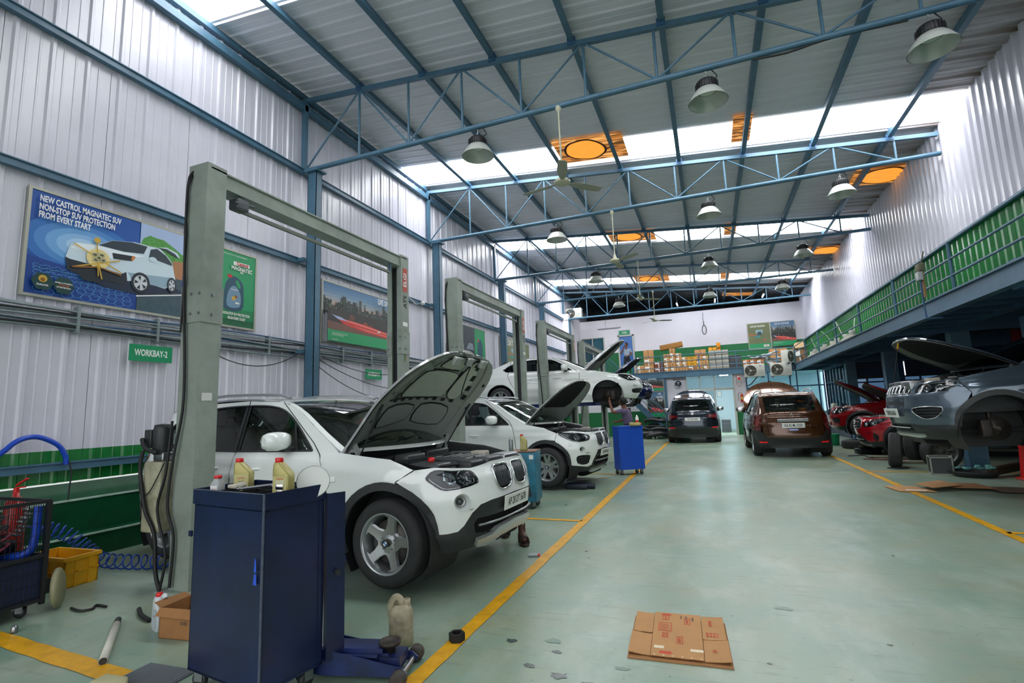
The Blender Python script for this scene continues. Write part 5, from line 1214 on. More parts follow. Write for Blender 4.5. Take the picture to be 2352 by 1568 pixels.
def detail_hood(hood, HF, full=True):
    """pressed frame, pads, slots and latches on the underside"""
    UB = mat('hood_underside', 'dce1dd', .35); PAD = mat('hood_pad', 'd2d8cd', .6, noise=.12); HO = mat('press_hole_and_recess', '1c201f', .8)
    U = lambda t, q, o: (lambda v: (v[0], v[1]*.985, v[2]-.03-o))(HF(t, q))
    def raised(name, poly, h, m, d=.045):
        o = patch(name, lambda t, q: U(t, q, h), poly, m, hood, flip=True, d=d, skirt=h+.004)
        if name == 'hood_pad': p_ = resample(poly, .02); MB().tube([U(a, b, .004) for a, b in p_+p_[:1]], .008, 5).build('recess_line', HO, o)  # dark tube paints the recess shade around each pad
        return o
    sp = lambda pts: spline(pts, 3, True)
    # the curve parameter bunches toward the nose: .0 cowl … 1 nose
    for q in (sp([(.36, -.52), (.36, .30), (.50, .33), (.54, .20), (.54, -.50), (.45, -.56)]), sp([(.58, -.34), (.57, .18), (.66, .24), (.69, .1), (.69, -.30), (.63, -.38)]), sp([(.36, .44), (.36, .60), (.52, .66), (.66, .50), (.60, .38), (.45, .37)])):
        raised('hood_pad', q, .016, PAD)
    for q in (sp([(.12, -.62), (.13, -.08), (.26, -.06), (.27, -.62)]), sp([(.12, .08), (.12, .62), (.27, .60), (.27, .08)])): raised('hood_pad', q, .010, UB)
    for q in ([(.305, -.95), (.30, .95), (.325, .95), (.33, -.95)], [(.02, -.97), (.95, -.97), (.95, -.80), (.02, -.82)], [(.02, .82), (.95, .80), (.95, .97), (.02, .97)], [(.76, -.8), (.76, .8), (.86, .9), (.86, -.9)]):
        raised('hood_rib', q, .014, UB, .06)
    # slots along the ribs
    hb = MB()
    def slot(t, q, dt, dq, ang=0):
        c, s = math.cos(ang), math.sin(ang); v = []
        for a, b in ((-1, -1), (1, -1), (1, 1), (-1, 1)):
            tt, qq = t+(a*dt*c-b*dq*s), q+(a*dt*s+b*dq*c); v.append(U(tt, qq, .019))
        hb.add(v, [(0, 1, 2, 3), (3, 2, 1, 0)])
    for k in range(8): slot(.335, -.60+.165*k, .014, .035)
    for k in range(5): slot(.38+.075*k, .72-.05*k, .020, .04); slot(.38+.075*k, -.66+.02*k, .022, .025)
    for k in range(4): slot(.62+.05*k, .50-.05*k, .015, .03)
    for k in range(6): slot(.72, -.5+.2*k, .012, .03)
    for q in (-.5, -.1, .3, .62): slot(.86, q, .012, .05)
    hb.build('hood_slots', HO, hood)['kind'] = 'stuff'
    hl = MB()
    for t, q in ((.06, -.88), (.22, -.90), (.42, -.90), (.62, -.88), (.06, .88), (.3, .90), (.5, .9), (.7, .86)):
        v = [U(t+.012*math.cos(a), q+.022*math.sin(a), .020) for a in [2*PI*k/10 for k in range(10)]]; hl.add(v, [tuple(range(10)), tuple(range(10))[::-1]])
    hl.build('hood_holes', HO, hood)['kind'] = 'stuff'
    for q in (-.55, .0, .55):
        v = Vector(U(.70, q, .03)); b = MB(); b.rbox(v.x-.06, v.y-.05, v.z-.05, v.x+.02, v.y+.05, v.z-.01, .01); b.tube([(v.x+.02, v.y-.02, v.z-.03), (v.x+.03, v.y-.02, v.z-.075), (v.x+.03, v.y+.02, v.z-.075), (v.x+.02, v.y+.02, v.z-.03)], .005, 5)
        b.build('hood_latch', STEEL if q == 0 else UB, hood)
    for seg in (((.345, -.75), (.345, .26)), ((.56, -.45), (.56, .2)), ((.40, .34), (.56, .30)), ((.60, .38), (.40, .64))):
        pts = [U(seg[0][0]+(seg[1][0]-seg[0][0])*k/6, seg[0][1]+(seg[1][1]-seg[0][1])*k/6, .015) for k in range(7)]
        MB().tube(pts, .007, 5).build('recess_line', HO, hood)  # more dark recess lines drawn alongside the pads
suv_near(); suv_second()
o = saloon('saloon_car', 'white saloon car raised high on the third lift, hood open and near front wheel off', (-4.08, 14.15, 1.365, .126, 0), WHITEP, (('f', -1),), 48); o.scale = (1.03, 1.03, 1.03)
saloon('saloon_car', 'dark blue saloon car raised behind the white one, only its nose and open hood showing', (-4.2, 18.9, 1.38, .05, 0), mat('navy_car_paint', '0d1a4a', .15, .4, coat=.9), (), 44, bmw=False)
suv_jeep(); red_cars(); rear_cars()
# ================================================================== TWO-POST LIFTS
def lift(loc_y, w, x, label, zc, arms_at=None, armcol=None):
    """near post at y=loc_y, far post w further back; carriages at height zc"""
    t = thing('two_post_lift', label, 'vehicle lift', (x, loc_y, 0), group='two-post lifts')
    for i, (y0, s) in enumerate(((0, 1), (w, -1))):
        # near post opens toward +y, far post toward -y (channel with a dark slot)
        m = MB(); yb = y0-.10; yf = y0+.10
        pf = [(-.12, -.1), (.12, -.1), (.12, .1), (.045, .1), (.045, .088), (.108, .088), (.108, -.088), (-.108, -.088), (-.108, .088), (-.045, .088), (-.045, .1), (-.12, .1)]
        pf = [(a, y0+s*b) for a, b in pf]
        m.prism(pf if s > 0 else pf[::-1], 3.78)
        p = m.build('lift_post', GREYG, t)
        s2 = MB()
        pg = [(a*1.07, y0+(b-y0)*1.09) for a, b in pf]; s2.prism(pg if s > 0 else pg[::-1], .34, z0=2.28)
        s2.build('splice_plate', GREYG, p)
        for zz in (2.36, 2.54):
            for xx in (-.10, .0, .10):
                b = MB(); yy = yb-.009 if s > 0 else yb-.009
                if s > 0 or xx: b.cyl((xx, yy, zz), (xx, yy-.012, zz), .013, 6); b.build('bolt', STEEL, p)
            b = MB(); b.cyl((.129, y0, zz), (.14, y0, zz), .013, 6); b.build('bolt', STEEL, p)
        MB().box(-.20, yb-.06, 0, .20, yf+.06, .02).build('base_plate', GREYG, p)
        MB().box(-.04, y0-.04, .05, .04, y0+.04, 3.6).build('carriage_rail', BLACKP, p)
        c = MB(); c.box(-.10, y0-.07+(.02*s), zc-.15, .10, y0+.07+.05*s, zc+.30); cr = c.build('carriage', BLACKP, t)
        for ax, ay in ((1.15, .85), (-1.15, .80)):
            a = MB(); yy = y0+s*.16; e = Vector((ax, y0+s*ay, zc)); a.beam((0, yy, zc), e, .11, .07); a.beam(Vector((0, yy, zc)).lerp(e, .5), e+Vector((ax*.12, s*.02, 0)), .08, .05)
            a.build('lift_arm', mat('blue_arm_paint', '17306e', .4, noise=.2), t)
            a = MB(); a.cyl(e, e+Vector((0, 0, .07)), .055, 14); a.build('arm_pad', BLACK, t)
    b = MB(); b.box(-.10, -.06, 3.60, .10, w+.06, 3.74); b.box(-.12, -.06, 3.735, .12, w+.06, 3.75); b.build('cross_beam', GREYG, t)
    b = MB(); b.beam((.06, .25, 3.46), (.06, w-.30, 3.46), .03, .035); b.build('shut_off_bar', BLACKP if False else mat('dark_green_grey', '5f675c', .5), t)
    b = MB(); b.rbox(.0, .22, 3.45, .13, .36, 3.56, .02); b.cyl((.06, .29, 3.55), (.06, .29, 3.62), .01); b.cyl((.12, .2, 3.50), (.12, .42, 3.53), .012); b.build('limit_switch', mat('switch_grey', '4e5458', .5), t)
    MB().tube([(.06, w-.32, 3.46), (.07, w-.30, 3.52), (.06, w-.3, 3.61)], .012, 6).build('bar_hook', BLUED, t)
    # cables hanging down the near post
    MB().tube([(-.06, -.08, 3.74), (-.09, -.12, 3.65), (-.10, -.125, 3.3), (-.07, -.13, 2.6), (-.02, -.125, 1.9), (-.01, -.13, 1.5), (-.08, -.14, 1.1), (-.12, -.14, .7), (-.04, -.13, .45), (-.06, -.13, .05)], .013, 6, smooth_path=4).build('hydraulic_hose', BLACK, t)
    MB().tube([(-.06, -.02, 3.72), (-.07, -.115, 3.65), (-.115, -.12, 3.4), (-.085, -.12, 3.1), (-.10, -.12, 2.2)], .008, 5, smooth_path=4).build('electric_cable', BLACK, t)
    # maker's lettering down the far post
    f = frame((.1215, w, 3.2), (0, 0, -1), (0, 1, 0)) if False else None
    m = Matrix(((0, 0, 1, .1225), (1, 0, 0, w), (0, 1, 0, 3.12), (0, 0, 0, 1)))
    rot = m @ Matrix.Rotation(PI/2, 4, 'Z')
    bd = MB(); bd.box(-.02, -.055, 0, .34, .055, .0015, M=rot @ Matrix.Translation((.12, 0, 0))); o = bd.build('maker_panel', mat('maker_red', 'b9402a', .5), t)
    text('lettering', 'ELGI', .11, WHITE, o, rot @ Matrix.Translation((.28, 0, .003)), .02, 1.0)
    text('lettering', 'ATS', .11, BLACK, o, rot @ Matrix.Translation((-.05, 0, .002)), .03, 1.0)
    bd = MB(); bd.add([tuple(rot @ Vector(q)) for q in ((-.62, -.04, .001), (-.95, -.01, .001), (-.95, .0, .001), (-.45, -.01, .001))], [(0, 1, 2, 3)]); bd.add([tuple(rot @ Vector(q)) for q in ((-.45, -.005, .001), (-.95, .005, .001), (-.95, .03, .001), (-.6, .05, .001))], [(0, 1, 2, 3)], 1)
    bd.build('stripe_decal', [mat('decal_orange', 'c8603a', .5), mat('decal_green', '2f7a4c', .5)], t)
    MB().box(.1205, w-.06, 2.70, .123, w+.06, 2.76).build('rating_label', WHITE, t)
    lb = MB(); lb.rbox(-.05, -.035, 0, .05, .035, .003, .004, M=Matrix(((0, 0, 1, .121), (1, 0, 0, -.01), (0, 1, 0, 1.62), (0, 0, 0, 1)))); lb.build('data_plate', mat('data_plate', 'c9ccc8', .4), t)
    return t
L1 = lift(3.21, 3.14, -4.25, 'grey-green two-post lift around the nearest white SUV, tall near post beside the cabinet', .14)
L2 = lift(7.90, 3.30, -4.12, 'second grey-green two-post lift, around the second white SUV', .14)
L3 = lift(12.90, 3.10, -4.10, 'third grey-green two-post lift, holding the white saloon up high', 1.50)
L4 = lift(17.70, 3.60, -4.15, 'farthest grey-green two-post lift, holding the dark blue saloon', 1.52)
# hydraulic power pack on the first post
t = thing('power_pack', 'black motor over a dirty white oil tank, hung on the first lift post', 'power unit', (-4.60, 3.16, .47))
m = MB(); m.rbox(-.12, -.08, 0, .10, .08, .60, .02); m.build('oil_tank', mat('dirty_translucent_white', 'b9b79c', .5, noise=.3, nscale=5, ramp='7c7a64'), t)
m = MB(); m.rbox(-.05, -.05, .60, .08, .05, .68, .015); m.build('pump_block', STEEL, t)
m = MB(); m.lathe([(.07, .66), (.078, .68), (.078, .88), (.07, .92), (0, .93)], 20); m.build('motor', BLACKP, t)
m = MB(); m.rbox(-.15, -.07, .72, -.06, .03, .88, .01); m.build('terminal_box', BLACKP, t)
m = MB(); m.tube([(-.14, -.09, .80), (-.05, -.12, .72), (.08, -.10, .68)], .018, 6, smooth_path=3); m.tube([(-.12, -.09, .7), (-.13, -.1, .55), (-.02, -.11, .2), (.1, -.1, .0), (.14, -.1, -.3), (.2, -.1, -.44)], .016, 6, smooth_path=4); m.build('hose', BLACK, t)
m = MB(); m.tube([(-.13, -.09, .62), (-.12, -.1, .35), (0, -.1, .34), (.18, -.1, .60)], .005, 5, smooth_path=4); m.tube([(.22, -.08, .95), (.2, -.1, .5), (.12, -.1, .2), (.25, -.1, -.15), (.2, -.1, -.45)], .012, 6, smooth_path=4); m.build('hose', BLACK, t)

# ================================================================== TOOL CABINET (nearest)
CABB = mat('dark_blue_enamel', '17244c', .28, noise=.35, nscale=3, bump=.15, bscale=5, spec=.6, ramp='101830')
CABE = mat('worn_edge', '4c5566', .5, noise=.4, nscale=30)
cab = thing('tool_cabinet', 'tall dark blue steel tool cabinet on castors, nearest the camera', 'tool cabinet', (-2.71, 2.06, 0), rotz=-.149)
LX, LY, ZT = .615, .36, 1.035
m = MB(); m.box(0, 0, .10, LX, .006, .955); m.box(0, LY-.006, .10, LX, LY, .955); m.box(0, 0, .10, .006, LY, .955); m.box(LX-.006, .0, .10, LX, .03, .955); m.box(LX-.006, LY-.03, .1, LX, LY, .955); m.box(LX-.012, .03, .11, LX-.004, LY-.03, .95); m.box(0, 0, .10, LX, LY, .112); m.box(0, 0, .945, LX, LY, .955)
m.build('cabinet_body', CABB, cab)
m = MB(); h = .075
m.box(-.008, -.008, .955, LX+.008, .0, ZT); m.box(-.008, LY, .955, LX+.008, LY+.008, ZT); m.box(-.008, 0, .955, 0, LY, ZT); m.box(LX, 0, .955, LX+.008, LY, ZT); m.box(0, 0, .955, LX, LY, .962)
m.build('top_tray', CABB, cab)
m = MB()
for xx in (.13, .28, .43): m.box(xx, 0, .962, xx+.004, LY, ZT-.012)
m.box(0, .18, .962, LX, .184, ZT-.015); m.build('tray_divider', mat('black_tray', '17191d', .5), cab)
m = MB(); m.box(LX+.0082, -.0085, .10, LX+.0095, -.004, 1.03); m.box(LX-.004, -.0095, .10, LX+.0085, -.0082, 1.03); m.box(-.008, -.0095, ZT-.004, LX+.008, -.008, ZT); m.build('edge_wear', CABE, cab)
d = MB(); d.box(0, 0, 0, .012, .10, .87); d.box(-.03, 0, 0, .0, .012, .87); do = d.build('door', CABB, cab, loc=(LX+.012, LY+.01, .11), rot=(0, 0, -.35))
MB().cyl((.02, .05, .45), (.05, .05, .45), .014, 8).build('door_handle', BLACKP, do)
MB().box(-.035, -.01, .78, -.008, .0, .81).build('hinge_tab', CABB, cab)
m = MB(); m.add([(.555, -.0092, .66), (.575, -.0092, .66), (.572, -.0092, .71), (.562, -.0092, .73)], [(0, 1, 2, 3)]); m.add([(.550, -.0092, .60), (.58, -.0092, .60), (.575, -.0092, .65), (.56, -.0092, .655)], [(0, 1, 2, 3)]); m.build('sticker_scrap', mat('bright_blue_sticker', '2b55c8', .4), cab)
def castor(parent, x, y, r=.042, h=.10, yaw=.4):
    c = MB(); M_ = Matrix.Translation((x, y, 0)) @ Matrix.Rotation(yaw, 4, 'Z')
    c.box(-.035, -.035, h-.008, .035, .035, h, M=M_); c.box(-.03, -.022, r*.9, .02, -.018, h-.006, M=M_); c.box(-.03, .018, r*.9, .02, .022, h-.006, M=M_)
    o = c.build('castor', STEEL, parent)
    w = MB(); w.lathe([(.012, -.016), (r-.006, -.016), (r, -.01), (r, .01), (r-.006, .016), (.012, .016)], 20, 0, M_ @ Matrix.Translation((-.01, 0, r)) @ Matrix.Rotation(PI/2, 4, 'X'), caps=True); w.build('castor_wheel', BLACKP, o)
for x, y, a in ((.05, .05, .3), (LX-.05, .05, 1.2), (LX-.05, LY-.05, 1.5), (.05, LY-.05, 0)): castor(cab, x, y, yaw=a)
CM = Matrix.Translation((-2.71, 2.06, 0)) @ Matrix.Rotation(-.149, 4, 'Z')
def oncab(x, y, z=.962): return tuple(CM @ Vector((x, y, z)))
# ---- bottles
def oil_bottle(name, label, loc, rotz, body, cap, h=.235, w=.105, dpt=.06, labelc=None, txt=None, group=None, sub=None, slant=True, rot=None, art=True):
    t = thing(name, label, 'bottle', loc, rotz, group, rot)
    m = MB()
    def sec(z, x0, x1, d_):
        r = min(.018, d_*.4); o = []
        for cx, cy, a0 in ((x1-r, d_-r, 0), (x0+r, d_-r, 90), (x0+r, -d_+r, 180), (x1-r, -d_+r, 270)):
            for k in range(4): a = math.radians(a0+30*k); o.append((cx+r*math.cos(a), cy+r*math.sin(a), z))
        return o
    W2, D2 = w/2, dpt/2
    if slant: rg = [sec(0, -W2+.004, W2-.004, D2-.004), sec(.006, -W2, W2, D2), sec(h*.62, -W2, W2, D2), sec(h*.74, -W2, W2*.55, D2), sec(h*.86, -W2*.98, -W2*.05, D2*.85), sec(h*.90, -W2*.95, -W2*.2, D2*.7)]
    else: rg = [sec(0, -W2+.004, W2-.004, D2-.004), sec(.006, -W2, W2, D2), sec(h*.66, -W2, W2, D2), sec(h*.80, -W2*.6, W2*.6, D2*.8), sec(h*.90, -W2*.4, W2*.4, D2*.6)]
    m.rings(rg, 0, True, True); m.build('bottle_body', body, t)
    cx = -W2*.58 if slant else 0
    c = MB(); c.lathe([(.0195, h*.885), (.0205, h*.89), (.0205, h*.99), (.018, h), (0, h)], 18, 0, Matrix.Translation((cx, 0, 0))); c.build('cap', cap, t)
    if labelc is not None:
        l = MB(); l.box(-W2+.008, -D2-.0012, h*.10, W2-.008, -D2-.0002, h*.60); lo = l.build('label_print', labelc, t)
        if txt:
            for s_, z_, sz, mm in txt: text('label_lettering', s_, sz, mm, lo, frame((0, -D2-.0016, h*z_), (1, 0, 0), (0, 0, 1)), .01, .8)
    return t
GOLDB = mat('gold_bottle', 'a39a5c', .32, .25); GREYB = mat('grey_bottle', 'a3a8a8', .35)
GOLDL = mat('gold_label', 'b5ae78', .4, .2); REDT = mat('red_print', 'c22a22', .5); DKT = mat('dark_green_print', '1d4a3c', .5)
SILV = mat('silver_print', 'cfd3d0', .3, .5)
def seat_at(x, y, z=.962): return (x, y, z)
oil_bottle('oil_bottle', 'gold oil bottle showing its back label, the left one of two on the blue cabinet', oncab(.125, .20), .35, GOLDB, REDP, .222, .098, .06, GOLDL, (('CASTROL', .50, .014, REDT), ('AGIP 5W', .42, .010, DKT), ('IIIIII', .14, .022, DKT)))
o2 = oil_bottle('oil_bottle', 'gold oil bottle labelled EDGE, the right one of two on the blue cabinet', oncab(.55, .15), .15, GOLDB, REDP, .235, .10, .062, GOLDL, (('Castrol', .55, .018, REDT), ('EDGE', .47, .024, SILV), ('5W-40', .12, .016, WHITE)))
b = MB(); b.rbox(-.022, -.036, .075, .022, -.0345, .10, .004); b.rbox(-.016, -.036, .05, .018, -.0345, .07, .004); b.build('piston_picture', CHROME, o2)
oil_bottle('fluid_bottle', 'small grey bottle with red cap at the left corner of the blue cabinet', oncab(.055, .09), .1, GREYB, REDP, .135, .062, .055, WHITE, (('Castrol', .45, .013, REDT), ('Brake Fluid', .34, .008, BLACK)), slant=False)
# spanners, funnel, rags in the tray
def tool(name, label, pts, r, m_, cat='tool', ends=None, group=None):
    a = MB(); a.tube(pts, r, 6)
    for e_ in (0, -1):
        if ends: a.rbox(pts[e_][0]-ends, pts[e_][1]-ends, pts[e_][2]-.005, pts[e_][0]+ends, pts[e_][1]+ends, pts[e_][2]+.007, ends*.5)
    return tag(a.build(name, m_), label, cat, group)
tool('spanner', 'chrome spanner lying across the tray dividers, in front of the funnel', [oncab(.26, .10, 1.035), oncab(.42, .21, 1.04)], .006, CHROME, 'spanner', .013)
tool('spanner', 'chrome spanner lying on the tray dividers beside the right gold bottle', [oncab(.30, .06, 1.037), oncab(.40, .20, 1.045)], .007, STEEL, 'spanner', .011)
m = MB(); m.rbox(.19, .06, 1.035, .27, .12, 1.055, .015, M=CM); m.sphere((.26, .10, 1.05), (.03, .025, .018), 0, 12, 8, CM); tag(m.build('spark_part', mat('offwhite_part', 'b9b3a4', .6, noise=.3)), 'off-white plastic part lying on the tray dividers between the gold bottles', 'part')
t = thing('funnel', 'large translucent white funnel lying on its side at the right end of the blue cabinet', 'funnel', oncab(.56, .33, 1.045))
t.rotation_euler = (math.radians(78), 0, .75)
m = MB(); m.lathe([(.085, .05), (.088, .045), (.082, .02), (.05, -.01), (.018, -.035), (.012, -.10)], 28); m.lathe([(.0, .045), (.084, .046)], 28); m.build('funnel_bowl', mat('translucent_white', 'd9dcd8', .25), t)
m = MB(); m.rbox(.08, -.015, .03, .115, .015, .045, .006); m.build('funnel_tab', mat('translucent_white', 'd9dcd8', .25), t)
m = MB()
for k in range(9): m.sphere((.52+random.uniform(-.03, .03), .20+random.uniform(-.03, .03), 1.0+random.uniform(0, .03)), (.022, .018, .014), k % 2, 8, 6, CM)
tag(m.build('foil_packet', [mat('green_foil', '1d7a4a', .3), mat('clear_wrap', 'c9d0d0', .15)]), 'crumpled green and clear packet in the tray beside the funnel', 'packet')
# ---- floor jack
JB = mat('jack_blue', '1a2c64', .35, noise=.3, nscale=6, ramp='10182c')
j = thing('floor_jack', 'blue trolley jack with a round saddle on the floor right of the blue cabinet', 'floor jack', (-1.66, 2.55, 0), rotz=.24)
# local: +x toward front axle
for s in (-1, 1):
    m = MB(); m.prism([(-.62, .05), (-.58, .15), (-.50, .17), (-.20, .115), (.0, .075), (.03, .05), (.02, .03), (-.45, .03)], .008, M=Matrix.Translation((0, s*.095, 0)) @ Matrix.Rotation(PI/2, 4, 'X'))
    m.build('side_plate', JB, j)
m = MB(); m.box(-.50, -.085, .115, -.14, .085, .125); m.box(-.42, -.06, .126, -.12, .06, .150); m.build('top_cover', JB, j)
m = MB(); m.beam((-.45, 0, .11), (-.09, 0, .10), .10, .045); m.box(-.13, -.07, .05, -.02, .07, .11); m.build('lift_arm', JB, j)
m = MB(); m.lathe([(0, .11), (.03, .11), (.03, .145), (.055, .150), (.060, .160), (.060, .170), (.052, .170), (.048, .163), (0, .162)], 24, 0, Matrix.Translation((-.10, 0, 0))); m.build('saddle', mat('rusty_iron', '4d4238', .55, .5), j)
m = MB(); m.cyl((.0, -.15, .042), (.0, .15, .042), .014, 12); m.build('front_axle', STEEL, j)
for y in (-.15, .15):
    m = MB(); m.lathe([(.012, -.028), (.036, -.028), (.042, -.022), (.042, .022), (.036, .028), (.012, .028)], 24, 0, Matrix.Translation((0, y, .042)) @ Matrix.Rotation(PI/2, 4, 'X'), caps=True); m.build('front_wheel', mat('worn_wheel', '3a3631', .7, noise=.3), j)
for y in (-.10, .10):
    m = MB(); m.lathe([(.01, -.014), (.03, -.014), (.03, .014), (.01, .014)], 18, 0, Matrix.Translation((-.56, y, .03)) @ Matrix.Rotation(PI/2, 4, 'X'), caps=True); m.build('rear_castor', BLACKP, j)
m = MB(); m.beam((-.52, .02, .12), (-.50, .03, .95), .03, .02, up=(0, 1, 0)); m.build('handle', mat('white_handle', 'c9ccc8', .4), j)
# oil can
t = thing('oil_can', 'grimy cream plastic oil can without a cap, on the floor by the jack', 'can', (-1.90, 2.85, 0), rotz=.5)
m = MB(); GR = mat('grimy_cream', 'b0a88c', .55, noise=.45, nscale=9, ramp='6b6350')
def sq(z, a, b, n=20, e=3.5): return [(a*math.copysign(abs(math.cos(q))**(2/e), math.cos(q)), b*math.copysign(abs(math.sin(q))**(2/e), math.sin(q)), z) for q in [2*PI*k/n for k in range(n)]]
m.rings([sq(0, .068, .058), sq(.006, .074, .064), sq(.09, .074, .064), sq(.10, .071, .062), sq(.11, .074, .064), sq(.165, .074, .064), sq(.172, .070, .061), sq(.182, .073, .063), sq(.215, .060, .052), sq(.235, .04, .036)], 0, True, True); m.build('can_body', GR, t)
m = MB(); m.lathe([(.022, .23), (.022, .262), (.018, .262), (.018, .24)], 16, 0, Matrix.Translation((.035, 0, 0))); m.build('can_neck', GR, t)
m = MB(); m.tube([(-.058, 0, .17), (-.062, 0, .23), (-.035, 0, .275), (-.005, 0, .262), (.010, 0, .215)], .022, 8, smooth_path=4); m.build('can_handle', GR, t)
# hex nut, marker, litter
m = MB(); hexo = [(.05*math.cos(a), .05*math.sin(a)) for a in [PI/3*k for k in range(6)]]; n_ = 6
ri = [(.028*math.cos(2*PI*k/24), .028*math.sin(2*PI*k/24)) for k in range(24)]
m.rings([[(.05*math.cos(q)*(1 if 1 else 1), .05*math.sin(q), z) for q in [PI/3*math.floor(k/4)+(PI/3)*(k % 4)/4*0 for k in range(24)]] for z in (0, .05)], 0, False, False)
m.rings([[(x, y, z) for x, y in ri] for z in (.05, 0)], 0, True, False)
top = [(.05*math.cos(PI/3*math.floor(k/4)), .05*math.sin(PI/3*math.floor(k/4)), .05) for k in range(24)]
m.add(top+[(x, y, .05) for x, y in ri], [(k, (k+1) % 24, 24+(k+1) % 24, 24+k) for k in range(24)])
tag(m.build('hex_nut', mat('blackened_iron', '1f2022', .5, .4), loc=(-1.585, 2.985, 0), rot=(0, 0, .4)), 'large black iron hex nut on the yellow floor line near the jack', 'nut')
t = thing('grease_tube', 'small grey tube with a red cap lying on the floor beside the yellow line', 'tube', (-1.70, 4.82, .016), rotz=.35)
MB().cyl((-.06, 0, 0), (.03, 0, 0), .015, 12).build('tube_body', mat('grey_blue_tube', '9aa5aa', .4), t); MB().cyl((.03, 0, 0), (.055, 0, 0), .012, 12).build('cap', REDP, t)

# ---- cardboard on the floor
def flat_card(name, label, loc, rotz, w, d, folds, prints, sag=0):
    t = thing(name, label, 'cardboard', loc, rotz); return t
t = thing('flattened_carton', 'flattened brown carton with red printing in the middle of the aisle floor', 'cardboard', (-.545, 3.095, 0), rotz=.055)
m = MB(); m.box(-.01, -.03, .001, .545, .56, .006); m.build('bottom_layer', CARDD, t)
for nm, (x0, y0, x1, y1, z0, lift_) in {'panel': (.115, .0, .40, .62, .014, 0), 'flap': (.0, .30, .112, .60, .012, .006), 'flap.001': (-.008, .01, .112, .285, .010, .010), 'flap.002': (.403, .27, .535, .61, .012, .006), 'flap.003': (.403, .0, .54, .26, .010, .012)}.items():
    m = MB(); out = -1 if x0 < .1 else 1
    n = 6; v = []
    for zt in (0, .005):
        for i in range(n+1):
            x = x0+(x1-x0)*i/n; e_ = abs((x-(x1 if out < 0 else x0))/(x1-x0)) if nm != 'panel' else 0
            for y in (y0, y1): v.append((x, y+random.uniform(-.002, .002), z0+zt+lift_*e_*e_))
    f = [(2*i, 2*i+2, 2*i+3, 2*i+1)[::-1] for i in range(n)]+[(2*(n+1)+2*i, 2*(n+1)+2*i+2, 2*(n+1)+2*i+3, 2*(n+1)+2*i+1) for i in range(n)]
    o_ = 2*(n+1); f += [(2*i, 2*i+2, o_+2*i+2, o_+2*i) for i in range(n)]+[(2*i+3, 2*i+1, o_+2*i+1, o_+2*i+3) for i in range(n)]+[(0, 1, o_+1, o_), (2*n+1, 2*n, o_+2*n, o_+2*n+1)]
    m.add(v, f); m.build(nm.split('.')[0], CARDB, t)
RP = mat('red_carton_print', 'c2442c', .8)
pr = MB(); zt = .0195
def prect(x0, y0, x1, y1, w=.004, fill=False):
    if fill: pr.box(x0, y0, zt, x1, y1, zt+.0004); return
    for a in ((x0, y0, x1, y0+w), (x0, y1-w, x1, y1), (x0, y0, x0+w, y1), (x1-w, y0, x1, y1)): pr.box(a[0], a[1], zt, a[2], a[3], zt+.0004)
prect(.145, .33, .225, .46)
for k in range(9): pr.box(.152, .34+.012*k, zt, .218-.01*(k % 3), .343+.012*k, zt+.0004)
prect(.165, .50, .185, .565); prect(.187, .50, .207, .565); prect(.17, .24, .205, .31)
for k in range(4): pr.box(.175, .25+.014*k, zt, .2, .254+.014*k, zt+.0004)
pr.add([(.16, .03, zt), (.21, .03, zt), (.21, .02, zt), (.235, .045, zt), (.21, .07, zt), (.21, .06, zt), (.16, .06, zt)], [tuple(range(7))]); pr.box(.16, .575, zt, .205, .60, zt+.0004); pr.add([(.205, .57, zt), (.225, .587, zt), (.205, .605, zt)], [(0, 1, 2)])
for x, y in ((.255, .17), (.30, .45)): prect(x, y, x+.035, y+.10)
for k in range(5): prect(.425+.02*k, .30, .437+.02*k, .36)
prect(.505, .27, .53, .60, fill=True); prect(.005, .31, .022, .58, fill=True)
pr.build('printing', RP, t)
for s_, x, y, r, z_, m_, o3 in (('Castrol', .272, .22, -PI/2, .026, RP, 0), ('Castrol', .318, .50, -PI/2, .026, RP, 0), ('Castrol', .455, .50, -PI/2, .034, RP, 1), ('DELO', .31, .56, -PI/2, .02, BLACKP, 0), ('SE 5W30', .35, .54, -PI/2, .018, BLACKP, 0), ('EN 590', .28, .56, -PI/2, .016, BLACKP, 0), ('6.0', .46, .12, -PI/2, .03, RP, 1)):
    text('printing', s_, z_, m_, t, Matrix.Translation((x, y, zt+.0006)) @ Matrix.Rotation(r, 4, 'Z'), .02, .9)
m = MB()
for k in range(6): m.box(.13+.05*k, .004, zt, .14+.05*k, .012, zt+.001)
m.box(.13, .09, zt, .185, .125, zt+.001); m.box(.33, .085, zt, .40, .115, zt+.001); m.build('torn_tape', mat('clear_tape', 'd9c9a8', .3), t)
t = thing('flattened_carton', 'long strip of flattened brown cartons lying across the right yellow line', 'cardboard', (0, 0, 0))
for nm, poly, z, mm in (('panel', [(2.43, 9.73), (2.50, 9.25), (2.95, 9.25), (2.85, 9.75)], .02, CARDB), ('panel', [(2.83, 9.70), (2.93, 9.30), (3.38, 9.62), (3.26, 10.08)], .07, CARDB), ('panel', [(3.2, 10.0), (3.25, 9.5), (3.72, 9.45), (3.66, 9.95)], .05, CARDD), ('panel', [(3.62, 9.8), (3.70, 9.3), (4.6, 9.1), (4.6, 9.6)], .03, mat('dark_cardboard', '5d4a36', .9))):
    MB().prism(poly, .008, z0=z-.012).build(nm, mm, t)
m = MB(); m.prism([(2.60, 9.33), (2.85, 9.30), (2.87, 9.38), (2.62, 9.41)], .001, z0=.017); m.build('paper_label', WHITE, t)

